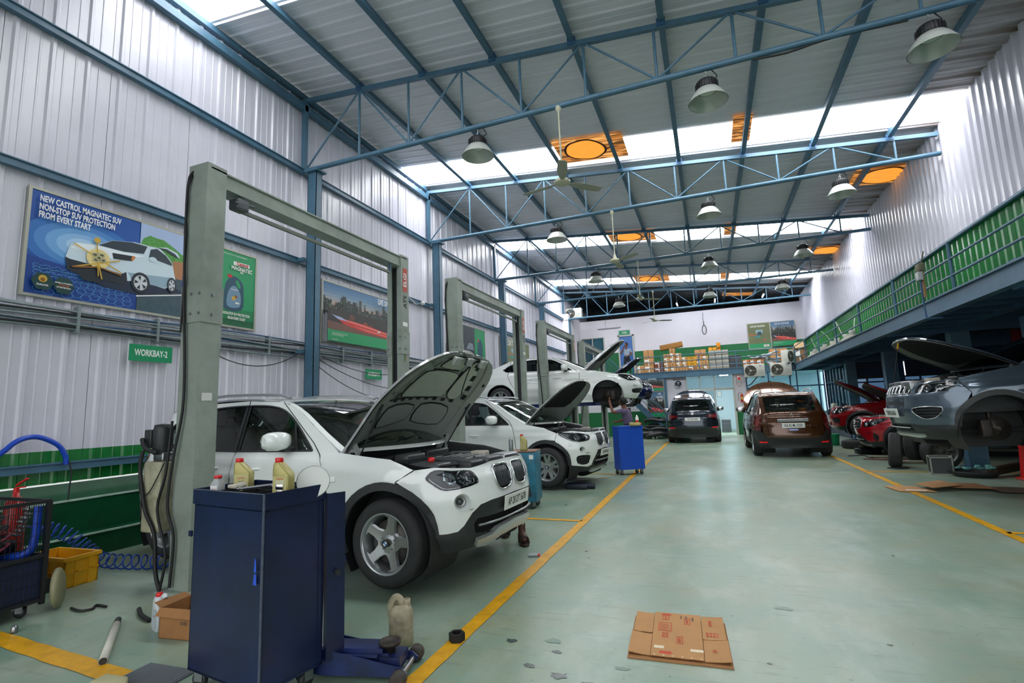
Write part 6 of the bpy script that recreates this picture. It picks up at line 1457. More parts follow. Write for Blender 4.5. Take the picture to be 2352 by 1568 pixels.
# ---- left foreground: lifting cage trolley, crate, coil hose, jug, pipe, mat
MESHB = mat('black_cage_steel', '16171a', .5)
t = thing('cage_trolley', 'black wire mesh trolley full of hoses and clamps at the left edge', 'trolley', (-5.66, 2.02, 0), rotz=.0)
m = MB(); W_, D_, H_ = .80, .46, .84
for x, y in ((0, 0), (W_, 0), (0, D_), (W_, D_)): m.box(x-.015, y-.015, .08, x+.015, y+.015, H_)
for z in (.10, .42, H_-.015):
    for y in (0, D_): m.box(0, y-.012, z, W_, y+.012, z+.025)
    for x in (0, W_): m.box(x-.012, 0, z, x+.012, D_, z+.025)
m.build('cage_frame', MESHB, t)
for pl_ in ('a', 'b', 'c'):
    m = MB()
    if pl_ == 'a':
        for k in range(27): m.box(.03*k, -.002, .12, .03*k+.003, .002, H_)
        for k in range(8): m.box(0, -.002, .14+.09*k, W_, .002, .143+.09*k)
    elif pl_ == 'b':
        for k in range(16): m.box(W_-.002, .03*k, .12, W_+.002, .03*k+.003, H_)
        for k in range(8): m.box(W_-.002, 0, .14+.09*k, W_+.002, D_, .143+.09*k)
    else:
        for k in range(27): m.box(.03*k, D_-.002, .12, .03*k+.003, D_+.002, H_)
        for k in range(8): m.box(0, D_-.002, .14+.09*k, W_, D_+.002, .143+.09*k)
    o = m.build('mesh_side', MESHB, t); o['kind'] = 'stuff'
MB().box(.01, .01, .10, W_-.01, D_-.01, .42).build('lower_bin', mat('dark_blue_bin', '1c2748', .5, noise=.4), t)
MB().tube([(W_-.06, D_-.04, .80), (W_-.07, D_-.05, .5), (W_-.14, D_-.1, .44), (.1, D_-.1, .43)], .03, 6, smooth_path=3).build('blue_strap', BLUEP, t)
for x, y in ((.08, .08), (W_-.06, .06), (W_-.08, D_-.08)): castor(t, x, y, .04, .10, .5)
for k, (c_, mm) in enumerate((((.3, .2, .5), mat('dark_red_hose', '6b1f2a', .5)), ((.45, .25, .56), BLACK), ((.6, .2, .52), mat('dark_red_hose', '6b1f2a', .5)), ((.5, .2, .64), BLACK))):
    pts = [(c_[0]+(.15+.01*i/6)*math.cos(i*.5), c_[1]+.10*math.sin(i*.5), c_[2]+.012*i*.5+.02*math.sin(i)) for i in range(26)]
    tag(MB().tube(pts, .011, 5).build('hose_coil', mm, loc=(-5.66, 2.02, 0)), ('dark red hose coiled low in the cage trolley', 'black hose looped across the middle of the cage trolley', 'dark red hose hanging at the right inside the cage trolley', 'black hose lying on top in the cage trolley')[k], 'hose')
m = MB(); m.rbox(.05, .05, .43, .5, .35, .50, .03); m.rbox(.35, .08, .46, .62, .38, .56, .04); m.sphere((.2, .2, .52), (.1, .08, .05)); tag(m.build('machine_part', mat('oily_black_metal', '1a1b1e', .35, .6), loc=(-5.66, 2.02, 0)), 'oily dark machine parts heaped in the cage trolley', 'part')
m = MB()
for k in range(7): m.rbox(.52+.02*(k % 3), .36+.01*k, .58+.03*k, .60+.02*(k % 3), .40+.01*k, .60+.03*k, .01)
tag(m.build('clamp_tool', STEEL, loc=(-5.66, 2.02, 0)), 'bright chrome clamp standing in the far corner of the cage trolley', 'tool')
t = thing('fire_extinguisher', 'red fire extinguisher standing by the cage trolley at the left edge', 'fire extinguisher', (-5.62, 2.62, .12))
m = MB(); m.lathe([(0, 0), (.07, 0), (.075, .02), (.075, .62), (.06, .68), (.025, .71), (.022, .74), (0, .74)], 24); m.build('cylinder', mat('extinguisher_red', 'b5201c', .3, coat=.5), t)
m = MB(); m.cyl((0, 0, .74), (0, 0, .78), .02); m.beam((0, 0, .80), (.15, 0, .86), .02, .012); m.beam((0, 0, .78), (.12, 0, .79), .02, .012); m.build('valve_lever', REDP, t)
MB().box(-.2, -.2, -.12, .2, .2, 0).build('stand_box', BLACKP, t)
# yellow crate
t = thing('plastic_crate', 'yellow plastic crate on the floor behind the cage trolley', 'crate', (-5.93, 2.86, 0), rotz=.06)
m = MB(); w, d, h = .55, .28, .26
for a in ((0, 0, 0, w, d, .01), (0, 0, 0, w, .012, h), (0, d-.012, 0, w, d, h), (0, 0, 0, .012, d, h), (w-.012, 0, 0, w, d, h)): m.box(*a)
m.build('crate_body', YELP, t)
m = MB(); m.box(-.015, -.015, h-.03, w+.015, .0, h); m.box(-.015, d, h-.03, w+.015, d+.015, h); m.box(-.015, 0, h-.03, 0, d, h); m.box(w, 0, h-.03, w+.015, d, h); m.build('crate_rim', YELP, t)
for k in range(4): MB().box(.1+.12*k, -.008, 0, .11+.12*k, 0, h-.03).build('crate_rib', YELP, t)
for k in range(2): MB().box(w, .08+.11*k, 0, w+.008, .11+.14*k, h-.03).build('crate_rib', YELP, t)
MB().box(-.008, -.008, .12, w+.008, 0, .135).build('crate_band', YELP, t); MB().box(w, 0, .12, w+.008, d, .135).build('crate_band', YELP, t)
t = thing('wheel_disc', 'pale plastic disc standing on edge against the cage trolley', 'disc', (-4.90, 2.60, .155))
m = MB(); m.lathe([(0, -.02), (.12, -.025), (.145, -.015), (.15, 0), (.145, .015), (.12, .03), (0, .035)], 32, 0, Matrix.Rotation(math.radians(52), 4, 'Z') @ Matrix.Rotation(math.radians(86), 4, 'Y')); m.build('disc_body', mat('cream_disc', '8a8868', .5), t)
tag(MB().tube([(-4.75, 2.62, .01), (-4.60, 2.60, .012), (-4.56, 2.66, .01), (-4.62, 2.72, .01), (-4.50, 2.72, .01)], .010, 6, smooth_path=3).build('hose_end', BLACK), 'short bent black cable end on the floor right of the cage trolley', 'cable')
# blue coil hose
pts = []
path = spline([(-6.25, 3.16, .42), (-6.10, 3.28, .34), (-5.98, 3.38, .20), (-5.80, 3.42, .085), (-5.4, 3.46, .075), (-5.05, 3.55, .075)], 10); L = len(path); turns = 21
for i in range(turns*14):
    f = i/(turns*14-1)*(L-1); a = min(int(f), L-2); c_ = np.array(path[a])*(1-(f-a))+np.array(path[a+1])*(f-a); dr = np.array(path[a+1])-np.array(path[a]); dr /= np.linalg.norm(dr)
    s_ = np.array((-dr[1], dr[0], 0)); s_ /= np.linalg.norm(s_); up_ = np.cross(s_, dr)*-1; r_ = .065; q = 2*PI*i/14
    pts.append(tuple(c_+r_*(math.cos(q)*s_+math.sin(q)*up_)))
tag(MB().tube([(-6.7, 3.0, .47), (-6.4, 3.0, .46)]+pts, .0075, 5).build('coil_hose', mat('blue_hose', '1a3f9c', .3)), 'blue spiral air hose stretched along the floor below the green ledge', 'hose')
t = thing('blue_hose', 'thick blue flat hose arching over the lower blue rail on the left wall', 'hose')
MB().tube([(-6.62, 2.70, 1.0), (-6.6, 2.92, 1.16), (-6.6, 3.05, 1.28), (-6.6, 3.21, 1.31), (-6.6, 3.39, 1.22), (-6.6, 3.47, 1.10), (-6.6, 3.49, 1.0)], .026, 8, smooth_path=4).build('hose_body', BLUEP, t)
MB().tube([(-6.58, 3.50, 1.04), (-6.57, 3.53, .9), (-6.57, 3.52, .75), (-6.56, 3.51, .62)], .008, 5).build('tie_cord', BLACK, t)
# jug and small carton by the post foot
t = oil_bottle('oil_jug', 'white plastic jug with red cap at the foot of the first lift post', (-3.66, 2.56, 0), -.3, mat('white_jug', 'c3cace', .35), REDP, .235, .10, .07, mat('grey_label', 'a9b3b8', .5), (('SUV', .4, .02, REDT),))
m = MB(); m.tube([(.0, 0, .18), (.03, 0, .21), (.07, 0, .235), (.09, 0, .22)], .016, 8, smooth_path=3); m.build('jug_handle', mat('white_jug', 'c3cace', .35), t)
t = thing('open_carton', 'small battered open brown carton on the floor behind the blue cabinet', 'carton', (-3.52, 2.46, 0), rotz=.12)
m = MB(); w, d, h = .26, .24, .19
for a in ((0, 0, 0, w, d, .005), (0, 0, 0, w, .005, h), (0, d-.005, 0, w, d, h), (0, 0, 0, .005, d, h), (w-.005, 0, 0, w, d, h)): m.box(*a)
m.build('carton_body', CARDD, t)
m = MB(); m.add([(0, 0, h), (w, 0, h), (w+.02, -.03, h-.05), (-.01, -.025, h-.045)], [(0, 1, 2, 3), (3, 2, 1, 0)]); m.add([(0, 0, h), (0, d, h), (-.05, d, h+.02), (-.05, 0, h+.03)], [(0, 1, 2, 3), (3, 2, 1, 0)]); m.build('carton_flap', CARDD, t)
text('carton_print', 'SVD', .03, BLACKP, t, frame((.2, -.001, .10), (1, 0, 0), (0, 0, 1)), .01)
tag(MB().tube([(-4.15, 2.74, .02), (-4.0, 2.66, .02), (-3.85, 2.62, .015)], .016, 8, smooth_path=3).build('rubber_hose', BLACK), 'short piece of black rubber hose on the floor left of the white jug', 'hose')
t = thing('metal_pipe', 'dirty white pipe lying on the floor near the left yellow line', 'pipe', (-3.47, 2.10, .022))
m = MB(); m.lathe([(.021, 0), (.023, 0), (.023, .68), (.021, .68)], 16, 0, Vector((-.58, .43, 0)).to_track_quat('Z', 'Y').to_matrix().to_4x4()); m.build('pipe_tube', mat('dirty_white', 'c3c2b4', .5, noise=.3), t)
m = MB(); dv = Vector((-.58, .43, 0)).normalized(); m.cyl(dv*.66, dv*.76, .024, 14, r2=.020); m.build('pipe_end', BLACKP, t); MB().cyl((0, 0, 0), dv*.003, .020, 14).build('pipe_bore', BLACKP, t)
t = thing('rubber_mat', 'grey ribbed floor mat lying left of the blue cabinet wheels', 'mat', (-3.18, 1.86, 0), rotz=.05)
MB().rbox(0, 0, 0, .36, .34, .010, .02).build('mat_sheet', mat('grey_rubber', '565c62', .6), t)
m = MB()
for k in range(26): m.box(.01+.0132*k, .01, .009, .015+.0132*k, .33, .015)
o = m.build('mat_ribs', mat('grey_rubber_light', '7b8288', .6), t); o['kind'] = 'stuff'
oil_bottle('oil_bottle', 'cream bottle with red cap lying on the floor at the bottom edge of the picture', (-3.17, 1.90, .036), 0, mat('cream_bottle', 'b8b48c', .4), REDP, .24, .10, .07, rot=(math.radians(90), 0, math.radians(95)))
m = MB(); m.lathe([(0, 0), (.018, 0), (.022, .012), (.018, .04), (.012, .05), (0, .05)], 12); tag(m.build('metal_fitting', STEEL, loc=(-4.63, 2.22, 0)), 'small shiny metal fitting on the floor beside the left yellow line', 'fitting')
# ---- teal machine between the first two SUVs
t = thing('fluid_machine', 'worn teal service machine on castors between the two white SUVs', 'machine', (-2.80, 6.96, 0), rotz=.12)
TEAL = mat('teal_enamel', '2a7d98', .4, noise=.35, nscale=7, ramp='1d4f63')
m = MB(); m.rbox(0, 0, .10, .40, .42, .80, .02); m.build('machine_body', TEAL, t)
m = MB(); m.add([(.16, -.002, .62), (.26, -.002, .62), (.33, -.002, .18), (.12, -.002, .18)], [(0, 1, 2, 3)]); m.build('front_graphic', BLACKP, t)
m = MB(); m.rbox(.20, -.006, .50, .25, .0, .56, .004); m.build('switch_panel', WHITE, t)
m = MB(); m.box(0, -.004, .80, .40, .42, .815); m.build('machine_lid', mat('worn_lid', '8a6a5a', .6, noise=.4, nscale=20), t)
m = MB(); m.box(.31, -.003, .70, .37, -.001, .76); m.build('maker_badge', WHITE, t)
for x, y in ((.06, .06), (.34, .06), (.34, .36)): castor(t, x, y, .045, .10, .8)
t = thing('spray_can', 'grey spray can standing on the teal machine', 'spray can', (-2.74, 6.94, .825))
m = MB(); m.lathe([(0, 0), (.03, 0), (.032, .01), (.032, .15), (.025, .17), (.012, .18), (.012, .20), (0, .20)], 16); m.build('can_body', mat('grey_can', '8f9498', .3, .5), t)
oil_bottle('oil_bottle', 'gold oil bottle with red cap standing on the teal machine', (-2.58, 7.04, .815), .1, GOLDB, REDP, .24, .10, .06, GOLDL, (('Castrol', .5, .016, REDT),))
# ---- bright blue cabinet
t = thing('tool_cabinet', 'bright blue steel tool cabinet on castors at the yellow line, beyond the second SUV', 'tool cabinet', (-1.99, 10.95, 0), rotz=-.02)
m = MB(); M_ = Matrix.Identity(4); m.prism([(0, 0), (.17, -.22), (.62, .06), (.45, .30)], .86, z0=.11); m.build('cabinet_body', mat('bright_blue_enamel', '0b48b4', .35), t)
m = MB(); m.prism([(-.01, 0), (.17, -.232), (.635, .06), (.45, .312)], .03, z0=.965); m.build('cabinet_lid', mat('bright_blue_enamel', '0b48b4', .35), t)
for x, y in ((.06, .0), (.18, -.15), (.55, .06), (.43, .22)): castor(t, x, y, .04, .11, .7)
oil_bottle('oil_bottle', 'gold oil bottle lying on its side on the bright blue cabinet', (-1.62, 10.88, 1.03), 0, GOLDB, REDP, .25, .11, .07, rot=(math.radians(90), 0, math.radians(100)))
t = thing('spray_can', 'white and red spray can standing on the bright blue cabinet', 'spray can', (-1.47, 11.0, .995))
m = MB(); m.lathe([(0, 0), (.032, 0), (.034, .01), (.034, .16), (.028, .18)], 16); m.build('can_body', WHITE, t); m = MB(); m.lathe([(.0345, .04), (.0345, .11)], 16); m.build('red_band', REDP, t); m = MB(); m.lathe([(.02, .18), (.016, .19), (.012, .22), (0, .22)], 12); m.build('nozzle', WHITE, t)
m = MB(); m.cyl((0, 0, .012), (.55, .5, .012), .012, 8); tag(m.build('steel_bar', mat('dirty_white', 'c3c2b4', .5, noise=.3), loc=(-2.55, 9.95, 0)), 'pale metal bar on the floor under the nose of the second white SUV', 'bar')
m = MB(); m.rbox(-.25, -.12, .0, .15, .12, .09, .03); m.cyl((.12, 0, .05), (.26, .0, .05), .045, 14); tag(m.build('trolley_jack_body', mat('dark_navy_metal', '1a2230', .5), loc=(-2.25, 8.95, 0)), 'low dark jack on the floor under the nose of the second white SUV', 'floor jack')
# ================================================================== POSTERS AND SIGNS on the left wall (flat prints in frames)
FRM = mat('poster_frame', 'a8a89c', .4, .4)
def art(pos, shapes, parent, base=0.0):
    """shapes: (material, polygon in (y,z) metres) painted as stacked thin layers; pos(a,b,layer)->xyz"""
    mats = []; mb = MB()
    for i, (m_, poly) in enumerate(shapes):
        if m_ not in mats: mats.append(m_)
        v = [pos(a, b, base+.0006*i) for a, b in poly]; mb.add(v, [tuple(range(len(v)))], mats.index(m_))
    me = bpy.data.meshes.new('print'); 
    return mb.build('poster_print', mats, parent)
def wall_poster(name, label, y0, y1, z0, z1, axis='L', X=WX, cat='poster', group=None, frame_w=.03):
    t = thing(name, label, cat, group=group)
    if axis == 'L': P_ = lambda a, b, l: (X+.045+l, a, b)
    else: P_ = lambda a, b, l: (a, X-.045-l, b)
    m = MB(); w = frame_w
    for a0, b0, a1, b1 in ((y0-w, z0-w, y1+w, z0), (y0-w, z1, y1+w, z1+w), (y0-w, z0, y0, z1), (y1, z0, y1+w, z1)):
        if axis == 'L': m.box(X+.02, a0, b0, X+.055, a1, b1)
        else: m.box(a0, X-.055, b0, a1, X-.02, b1)
    m.build('poster_frame', FRM, t)
    return t, P_
pm = lambda n, c, **k: mat('print_'+n, c, .38, **k)
def disc(cx, cy, r, n=20, ry=None): return [(cx+r*math.cos(2*PI*k/n), cy+(ry or r)*math.sin(2*PI*k/n)) for k in range(n)]
def ptext(s, y, z, size, m_, parent, axis='L', X=WX, sx=.8, align='LEFT', bold=.03, lift=.062):
    f = frame((X+lift, y, z), (0, 1, 0), (0, 0, 1)) if axis == 'L' else frame((y, X-lift, z), (1, 0, 0), (0, 0, 1))
    text('poster_lettering', s, size, m_, parent, f, bold, sx, align)
# 1 -- big SUV advert
t, P_ = wall_poster('advert_poster', 'large blue framed oil advert with a white SUV, nearest on the left wall', 3.02, 5.05, 2.84, 4.0)
B1, B2, B3, B4 = pm('blue', '1450a0'), pm('blue_mid', '2f6fb8'), pm('blue_light', '6ba3d8'), pm('blue_pale', 'a8ccec')
sh = [(B1, [(3.02, 2.84), (4.16, 2.84), (4.16, 4.0), (3.02, 4.0)])]
for r, c in ((.52, B2), (.42, pm('blue_3', '4a86c6')), (.33, B3), (.24, pm('blue_5', '88b7e2')), (.16, B4)): sh.append((c, [(max(3.02, min(4.16, a)), b) for a, b in disc(3.55, 3.48, r*1.15, 28, r*.62)]))
sh.append((pm('blue_deep', '123f8c'), [(3.02, 2.84), (4.16, 2.84), (4.16, 3.12), (3.02, 3.26)]))
sh.append((pm('sky', 'a6b9dc'), [(4.16, 3.3), (5.05, 3.3), (5.05, 4.0), (4.16, 4.0)]))
sh.append((pm('tree', '4f9a3f', noise=.4, nscale=20), [(4.164, 3.70), (4.2, 3.80), (4.28, 3.86), (4.36, 3.85), (4.46, 3.85), (4.57, 3.80), (4.72, 3.72), (5.05, 3.70), (5.05, 3.45), (4.16, 3.45)]))
sh.append((pm('road', '3d5560', noise=.3, nscale=12), [(4.16, 2.84), (5.05, 2.84), (5.05, 3.42), (4.16, 3.42)]))
sh.append((WHITE, [(4.15, 3.015), (5.05, 3.21), (5.05, 3.225), (4.15, 3.03)]))
SD = pm('shadow', '10243c'); sh.append((SD, [(3.55, 3.17), (3.75, 3.06), (4.2, 3.04), (4.75, 3.18), (4.62, 3.25), (3.6, 3.22)]))
sh.append((pm('box_brown', 'a9744a'), [(4.60, 3.36), (4.78, 3.36), (4.78, 3.62), (4.60, 3.60)]))
sh.append((pm('jeans', '2a4a9a'), [(4.74, 3.18), (4.80, 3.18), (4.80, 3.42), (4.74, 3.42)]))
SB = pm('suv_white', 'c9dae4'); body = [(3.366, 3.326), (3.408, 3.49), (3.489, 3.528), (3.674, 3.553), (3.835, 3.655), (4.091, 3.712), (4.291, 3.715), (4.408, 3.725), (4.507, 3.648), (4.586, 3.571), (4.641, 3.349), (4.612, 3.264), (4.504, 3.19), (4.294, 3.213), (4.089, 3.203), (3.9, 3.153), (3.716, 3.152), (3.514, 3.154), (3.389, 3.189)]
sh.append((SB, body))
sh.append((pm('suv_shade', '8fa9ba'), [(4.03, 3.30), (4.60, 3.36), (4.61, 3.28), (4.5, 3.20), (4.1, 3.21)])); sh.append((pm('suv_high', 'e6eff4'), [(3.41, 3.44), (3.9, 3.42), (4.22, 3.56), (4.0, 3.55), (3.67, 3.545), (3.45, 3.51)]))
sh.append((pm('suv_black', '18222a'), [(3.366, 3.322), (3.407, 3.308), (3.561, 3.3), (3.955, 3.261), (4.017, 3.30), (4.033, 3.181), (3.963, 3.13), (3.716, 3.143), (3.515, 3.146), (3.389, 3.181)]))
sh.append((pm('suv_glass', '263540'), [(3.689, 3.554), (3.835, 3.652), (4.058, 3.70), (4.25, 3.70), (4.21, 3.59), (3.969, 3.552)])); sh.append((pm('suv_glass', '263540'), [(4.276, 3.564), (4.293, 3.673), (4.372, 3.705), (4.496, 3.644), (4.583, 3.554), (4.579, 3.526)]))
sh.append((pm('suv_glass', '263540'), [(4.375, 3.72), (4.519, 3.745), (4.668, 3.69), (4.68, 3.655), (4.60, 3.668), (4.5, 3.71)])); sh.append((SB, [(4.375, 3.725), (4.50, 3.76), (4.65, 3.72), (4.69, 3.66), (4.665, 3.66), (4.62, 3.70), (4.5, 3.74)]))
sh.append((pm('suv_black', '18222a'), [(3.84, 3.50), (4.10, 3.525), (4.065, 3.455), (3.86, 3.43)])); sh.append((pm('lamp_orange', 'c87a3a'), [(4.07, 3.52), (4.115, 3.52), (4.08, 3.46), (4.06, 3.47)])); sh.append((SB, disc(4.33, 3.545, .05, 14, .035)))
for cx, cy, r, ry in ((4.19, 3.20, .115, .135), (4.59, 3.255, .06, .105)):
    sh.append((pm('suv_black', '18222a'), disc(cx, cy, r, 24, ry))); sh.append((pm('rim', 'c8ced2'), disc(cx, cy, r*.72, 24, ry*.72)))
    for k in range(5):
        a = 2*PI*k/5+.3; sh.append((pm('suv_black', '18222a'), [(cx+r*.66*math.cos(a), cy+ry*.66*math.sin(a)), (cx+r*.66*math.cos(a+.55), cy+ry*.66*math.sin(a+.55)), (cx+r*.2*math.cos(a+.28), cy+ry*.2*math.sin(a+.28))]))
sh.append((pm('suv_black', '18222a'), [(3.50, 3.15), (3.75, 3.14), (3.72, 3.09), (3.55, 3.09)]))
HX = pm('hex_line', '5b9bd0')
def hexring(cx, cy, r, sq, w, m_):
    o = [(cx+r*math.cos(PI/3*k+PI/6*0), cy+r*sq*math.sin(PI/3*k)) for k in range(6)]; i_ = [(cx+(r-w)*math.cos(PI/3*k), cy+(r-w)*sq*math.sin(PI/3*k)) for k in range(6)]
    return [(m_, [o[k], o[(k+1) % 6], i_[(k+1) % 6], i_[k]]) for k in range(6)]
hx = []
for row in range(6):
    cy = 2.885+.075*row*(1-.06*row); r = .060*(1-.09*row)
    for c_ in range(int(1.1/(r*1.5))):
        cx = 3.06+r*1.5*c_; 
        if cx+r < 4.15 and cx-r > 3.03: hx += hexring(cx, cy+(c_ % 2)*r*.40, r, .72, .006, HX)
# the honeycomb lies under the car: put it right after the deep blue ground
k_ = next(i for i, s_ in enumerate(sh) if s_[0].name == 'print_blue_deep')+1
base = art(P_, sh[:k_], t); art(P_, hx, t, .004) if False else None
mbh = MB(); [mbh.add([P_(a, b, .0078) for a, b in poly], [(0, 1, 2, 3)]) for _, poly in hx]; mbh.build('poster_print', HX, t)
art(P_, sh[k_:], t, .0084)
gold = pm('gold', 'c9a23a'); goldd = pm('gold_dark', '8a5a1c'); LY2 = .0084+.0006*(len(sh)-k_)+.0004
g = [(pm('halo', 'e4cf8c'), disc(3.69, 3.38, .125, 24, .12))]
for a0, a1, w_ in (((3.43, 3.50), (3.95, 3.27), .014), ((3.43, 3.22), (3.93, 3.42), .014), ((3.66, 3.60), (3.70, 3.17), .012), ((3.43, 3.22), (3.70, 3.28), .018), ((3.70, 3.28), (3.95, 3.24), .018), ((3.70, 3.29), (3.74, 3.14), .014)):
    d = (a1[0]-a0[0], a1[1]-a0[1]); L_ = math.hypot(*d); n_ = (-d[1]/L_*w_/2, d[0]/L_*w_/2); g.append((gold if w_ < .016 else goldd, [(a0[0]+n_[0], a0[1]+n_[1]), (a1[0]+n_[0], a1[1]+n_[1]), (a1[0]-n_[0], a1[1]-n_[1]), (a0[0]-n_[0], a0[1]-n_[1])]))
for cx, cy, w_ in ((3.65, 3.42, .035), (3.72, 3.43, .035), (3.66, 3.36, .03), (3.74, 3.37, .03), (3.69, 3.39, .03)): g.append((pm('engine_steel', 'b9b48a'), [(cx-w_, cy-.025), (cx+w_, cy-.02), (cx+w_*.9, cy+.03), (cx-w_*.9, cy+.025)])); g.append((pm('engine_dark', '4c4a38'), [(cx-w_*.6, cy-.012), (cx+w_*.6, cy-.01), (cx+w_*.5, cy+.012), (cx-w_*.5, cy+.012)]))
g.append((gold, disc(3.66, 3.60, .035))); g.append((gold, disc(3.69, 3.29, .022)))
HG = pm('hex_badge', '173f3e')
for cx, cy in ((3.165, 2.985), (3.36, 2.975)): g.append((HG, [(cx+.105*math.cos(PI/3*k), cy+.105*math.sin(PI/3*k)) for k in range(6)]))
g.append((gold, disc(3.165, 3.015, .04))); g.append((goldd, disc(3.165, 3.005, .022)))
art(P_, g, t, LY2)
LT = .045+LY2+.0006*len(g)+.001
for s_, z_, sz in (('NEW CASTROL MAGNATEC SUV', 3.905, .100), ('NON-STOP SUV PROTECTION', 3.812, .100), ('FROM EVERY START', 3.722, .100)): ptext(s_, 3.075, z_, sz, WHITE, t, sx=.56, bold=.03, lift=LT)
for s_, z_, m_ in (('FORMS A POWERFUL', 3.0, WHITE), ('FORCE FIELD', 2.975, mat('print_orange', 'c8642a', .4)), ('OF PROTECTION', 2.95, WHITE)): ptext(s_, 3.36, z_, .022, m_, t, sx=.8, align='CENTER', lift=LT)
ptext('DUALOCK', 3.165, 2.945, .028, WHITE, t, align='CENTER', lift=LT)
# 2 -- green bottle poster
t, P_ = wall_poster('advert_poster', 'tall green framed poster of an oil bottle, right of the large SUV advert', 5.13, 5.95, 2.84, 4.0)
G1, G2, G3 = pm('green', '12955c'), pm('green_deep', '0c5e38'), pm('green_mid', '0f7d4b')
sh = [(G1, [(5.13, 2.84), (5.95, 2.84), (5.95, 4.0), (5.13, 4.0)]), (G3, [(5.13, 2.84), (5.95, 2.84), (5.95, 3.12), (5.13, 3.06)]), (G2, [(5.13, 2.84), (5.95, 2.84), (5.95, 2.95), (5.13, 2.93)])]
BT = pm('bottle_blue', '164a5e'); sh += [(BT, spline([(5.40, 3.10), (5.72, 3.11), (5.745, 3.40), (5.72, 3.53), (5.62, 3.61), (5.53, 3.61), (5.46, 3.54), (5.42, 3.46)], 4, True)), (G1, spline([(5.60, 3.56), (5.65, 3.55), (5.69, 3.46), (5.66, 3.44), (5.61, 3.5)], 3, True)), (pm('cap_red', 'c5242a'), [(5.455, 3.58), (5.53, 3.585), (5.53, 3.635), (5.455, 3.63)]),
       (pm('bottle_label', '6c8fa8'), spline([(5.46, 3.14), (5.68, 3.15), (5.685, 3.36), (5.58, 3.47), (5.48, 3.38)], 3, True)), (gold, disc(5.57, 3.27, .035)), (goldd, disc(5.61, 3.30, .025)), (WHITE, [(5.60, 3.19), (5.67, 3.19), (5.67, 3.215), (5.60, 3.215)]), (WHITE, [(5.545, 3.795), (5.84, 3.80), (5.835, 3.86), (5.545, 3.855)])]
art(P_, sh, t)
ptext('Castrol', 5.70, 3.828, .075, REDT, t, align='CENTER', sx=.9); ptext('MAGNATEC', 5.69, 3.745, .082, WHITE, t, align='CENTER', sx=.85); ptext('SUV', 5.69, 3.695, .045, WHITE, t, align='CENTER'); ptext('NON-STOP SUV PROTECTION', 5.86, 3.02, .058, WHITE, t, align='RIGHT', sx=.6); ptext('FROM EVERY START', 5.78, 2.955, .058, WHITE, t, align='RIGHT', sx=.6); ptext("IT'S MORE THAN JUST OIL. IT'S LIQUID ENGINEERING", 5.54, 3.94, .028, WHITE, t, align='CENTER', sx=.7, bold=0)
ptext('MAGNATEC', 5.57, 3.40, .028, WHITE, t, align='CENTER', bold=.01)
# 3 -- skyline posters
def skyline(name, label, y0, y1, z0, z1, axis, X, title, tpos, tsz, group=None, small=True, seed=3):
    t, P_ = wall_poster(name, label, y0, y1, z0, z1, axis, X, group=group, frame_w=.03); W_ = y1-y0; H_ = z1-z0; r_ = random.Random(seed)
    q = lambda a, b: (y0+W_*a, z0+H_*b)
    cols = ['c9a58a', 'b8a496', '9aa0a4', '7f97ac', '6488a6', '4f7ba0', '3f6f9a']; sh = []
    for i, c in enumerate(cols): sh.append((pm('sky_band_%d' % i, c), [q(0, .58+.06*i), q(1, .58+.06*i), q(1, .64+.06*i), q(0, .64+.06*i)]))
    DK = pm('city_dark', '2a2622', noise=.4, nscale=30); BL = pm('tower', '27302f', noise=.3, nscale=40); LG = pm('lit_window', '6f8a72')
    x = 0
    while x < 1:
        w_ = r_.uniform(.022, .05); h = r_.choice([.63, .66, .68, .72, .76, .82, .70]); sh.append((BL, [q(x, .50), q(min(1, x+w_), .50), q(min(1, x+w_), h), q(x, h)]))
        for k in range(5): a = x+w_*r_.random()*.7; b = r_.uniform(.52, h-.02); sh.append((LG, [q(a, b), q(min(1, a+.006), b), q(min(1, a+.006), b+.022), q(a, b+.022)]))
        x += w_*r_.uniform(.7, 1.1)
    sh.append((DK, [q(0, .20), q(1, .20), q(1, .53), q(0, .55)]))
    for a, b, c in ((.30, .46, '6b3a24'), (.48, .38, '8a3e22'), (.56, .36, '6b3a24'), (.7, .30, '5a2c20')): sh.append((pm('bush_'+c, c, noise=.4, nscale=30), [(y0+W_*(a+.035*math.cos(k)), z0+H_*(b+.05*math.sin(k))) for k in [2*PI*j/10 for j in range(10)]]))
    sh.append((pm('road_brown', '6e4a3c'), [q(0, .19), q(1, .19), q(1, .24), q(0, .33)]))
    RD = pm('streak_red', 'c9342c'); RL = pm('streak_light', 'e8756a')
    sh += [(RD, [q(.10, .40), q(.28, .40), q(.52, .37), q(1, .28), q(1, .19), q(.45, .25), (q(.2, .31))]), (RL, [q(.12, .385), q(.3, .39), q(.6, .345), q(1, .26), q(1, .245), (q(.5, .33))]), (pm('streak_blue', 'a8b4d8'), [q(.04, .44), (q(.16, .42)), q(.26, .37), q(.12, .38)]), (RL, [q(.3, .32), q(.7, .27), q(1, .225), q(1, .215), q(.5, .27)]), (WHITE, [q(.66, .31), q(.70, .32), (q(.69, .29)), q(.65, .285)])]
    sh.append((G1, [q(0, 0), q(1, 0), q(1, .19), q(0, .19)])); art(P_, sh, t)
    L2 = .045+.0006*len(sh)+.001
    for s_, (a, b) in zip(title, tpos): ptext(s_, *q(a, b), tsz, WHITE, t, axis, X, sx=.62, lift=L2)
    if small: ptext('CASTROL EDGE WITH FLUID TITANIUM\nSTRONGER UNDER PRESSURE', *q(.05, .12), .035, WHITE, t, axis, X, sx=.7, bold=0, lift=L2); ptext('www.castrol.com', *q(.05, .03), .035, WHITE, t, axis, X, sx=.7, bold=0, lift=L2)
    return t
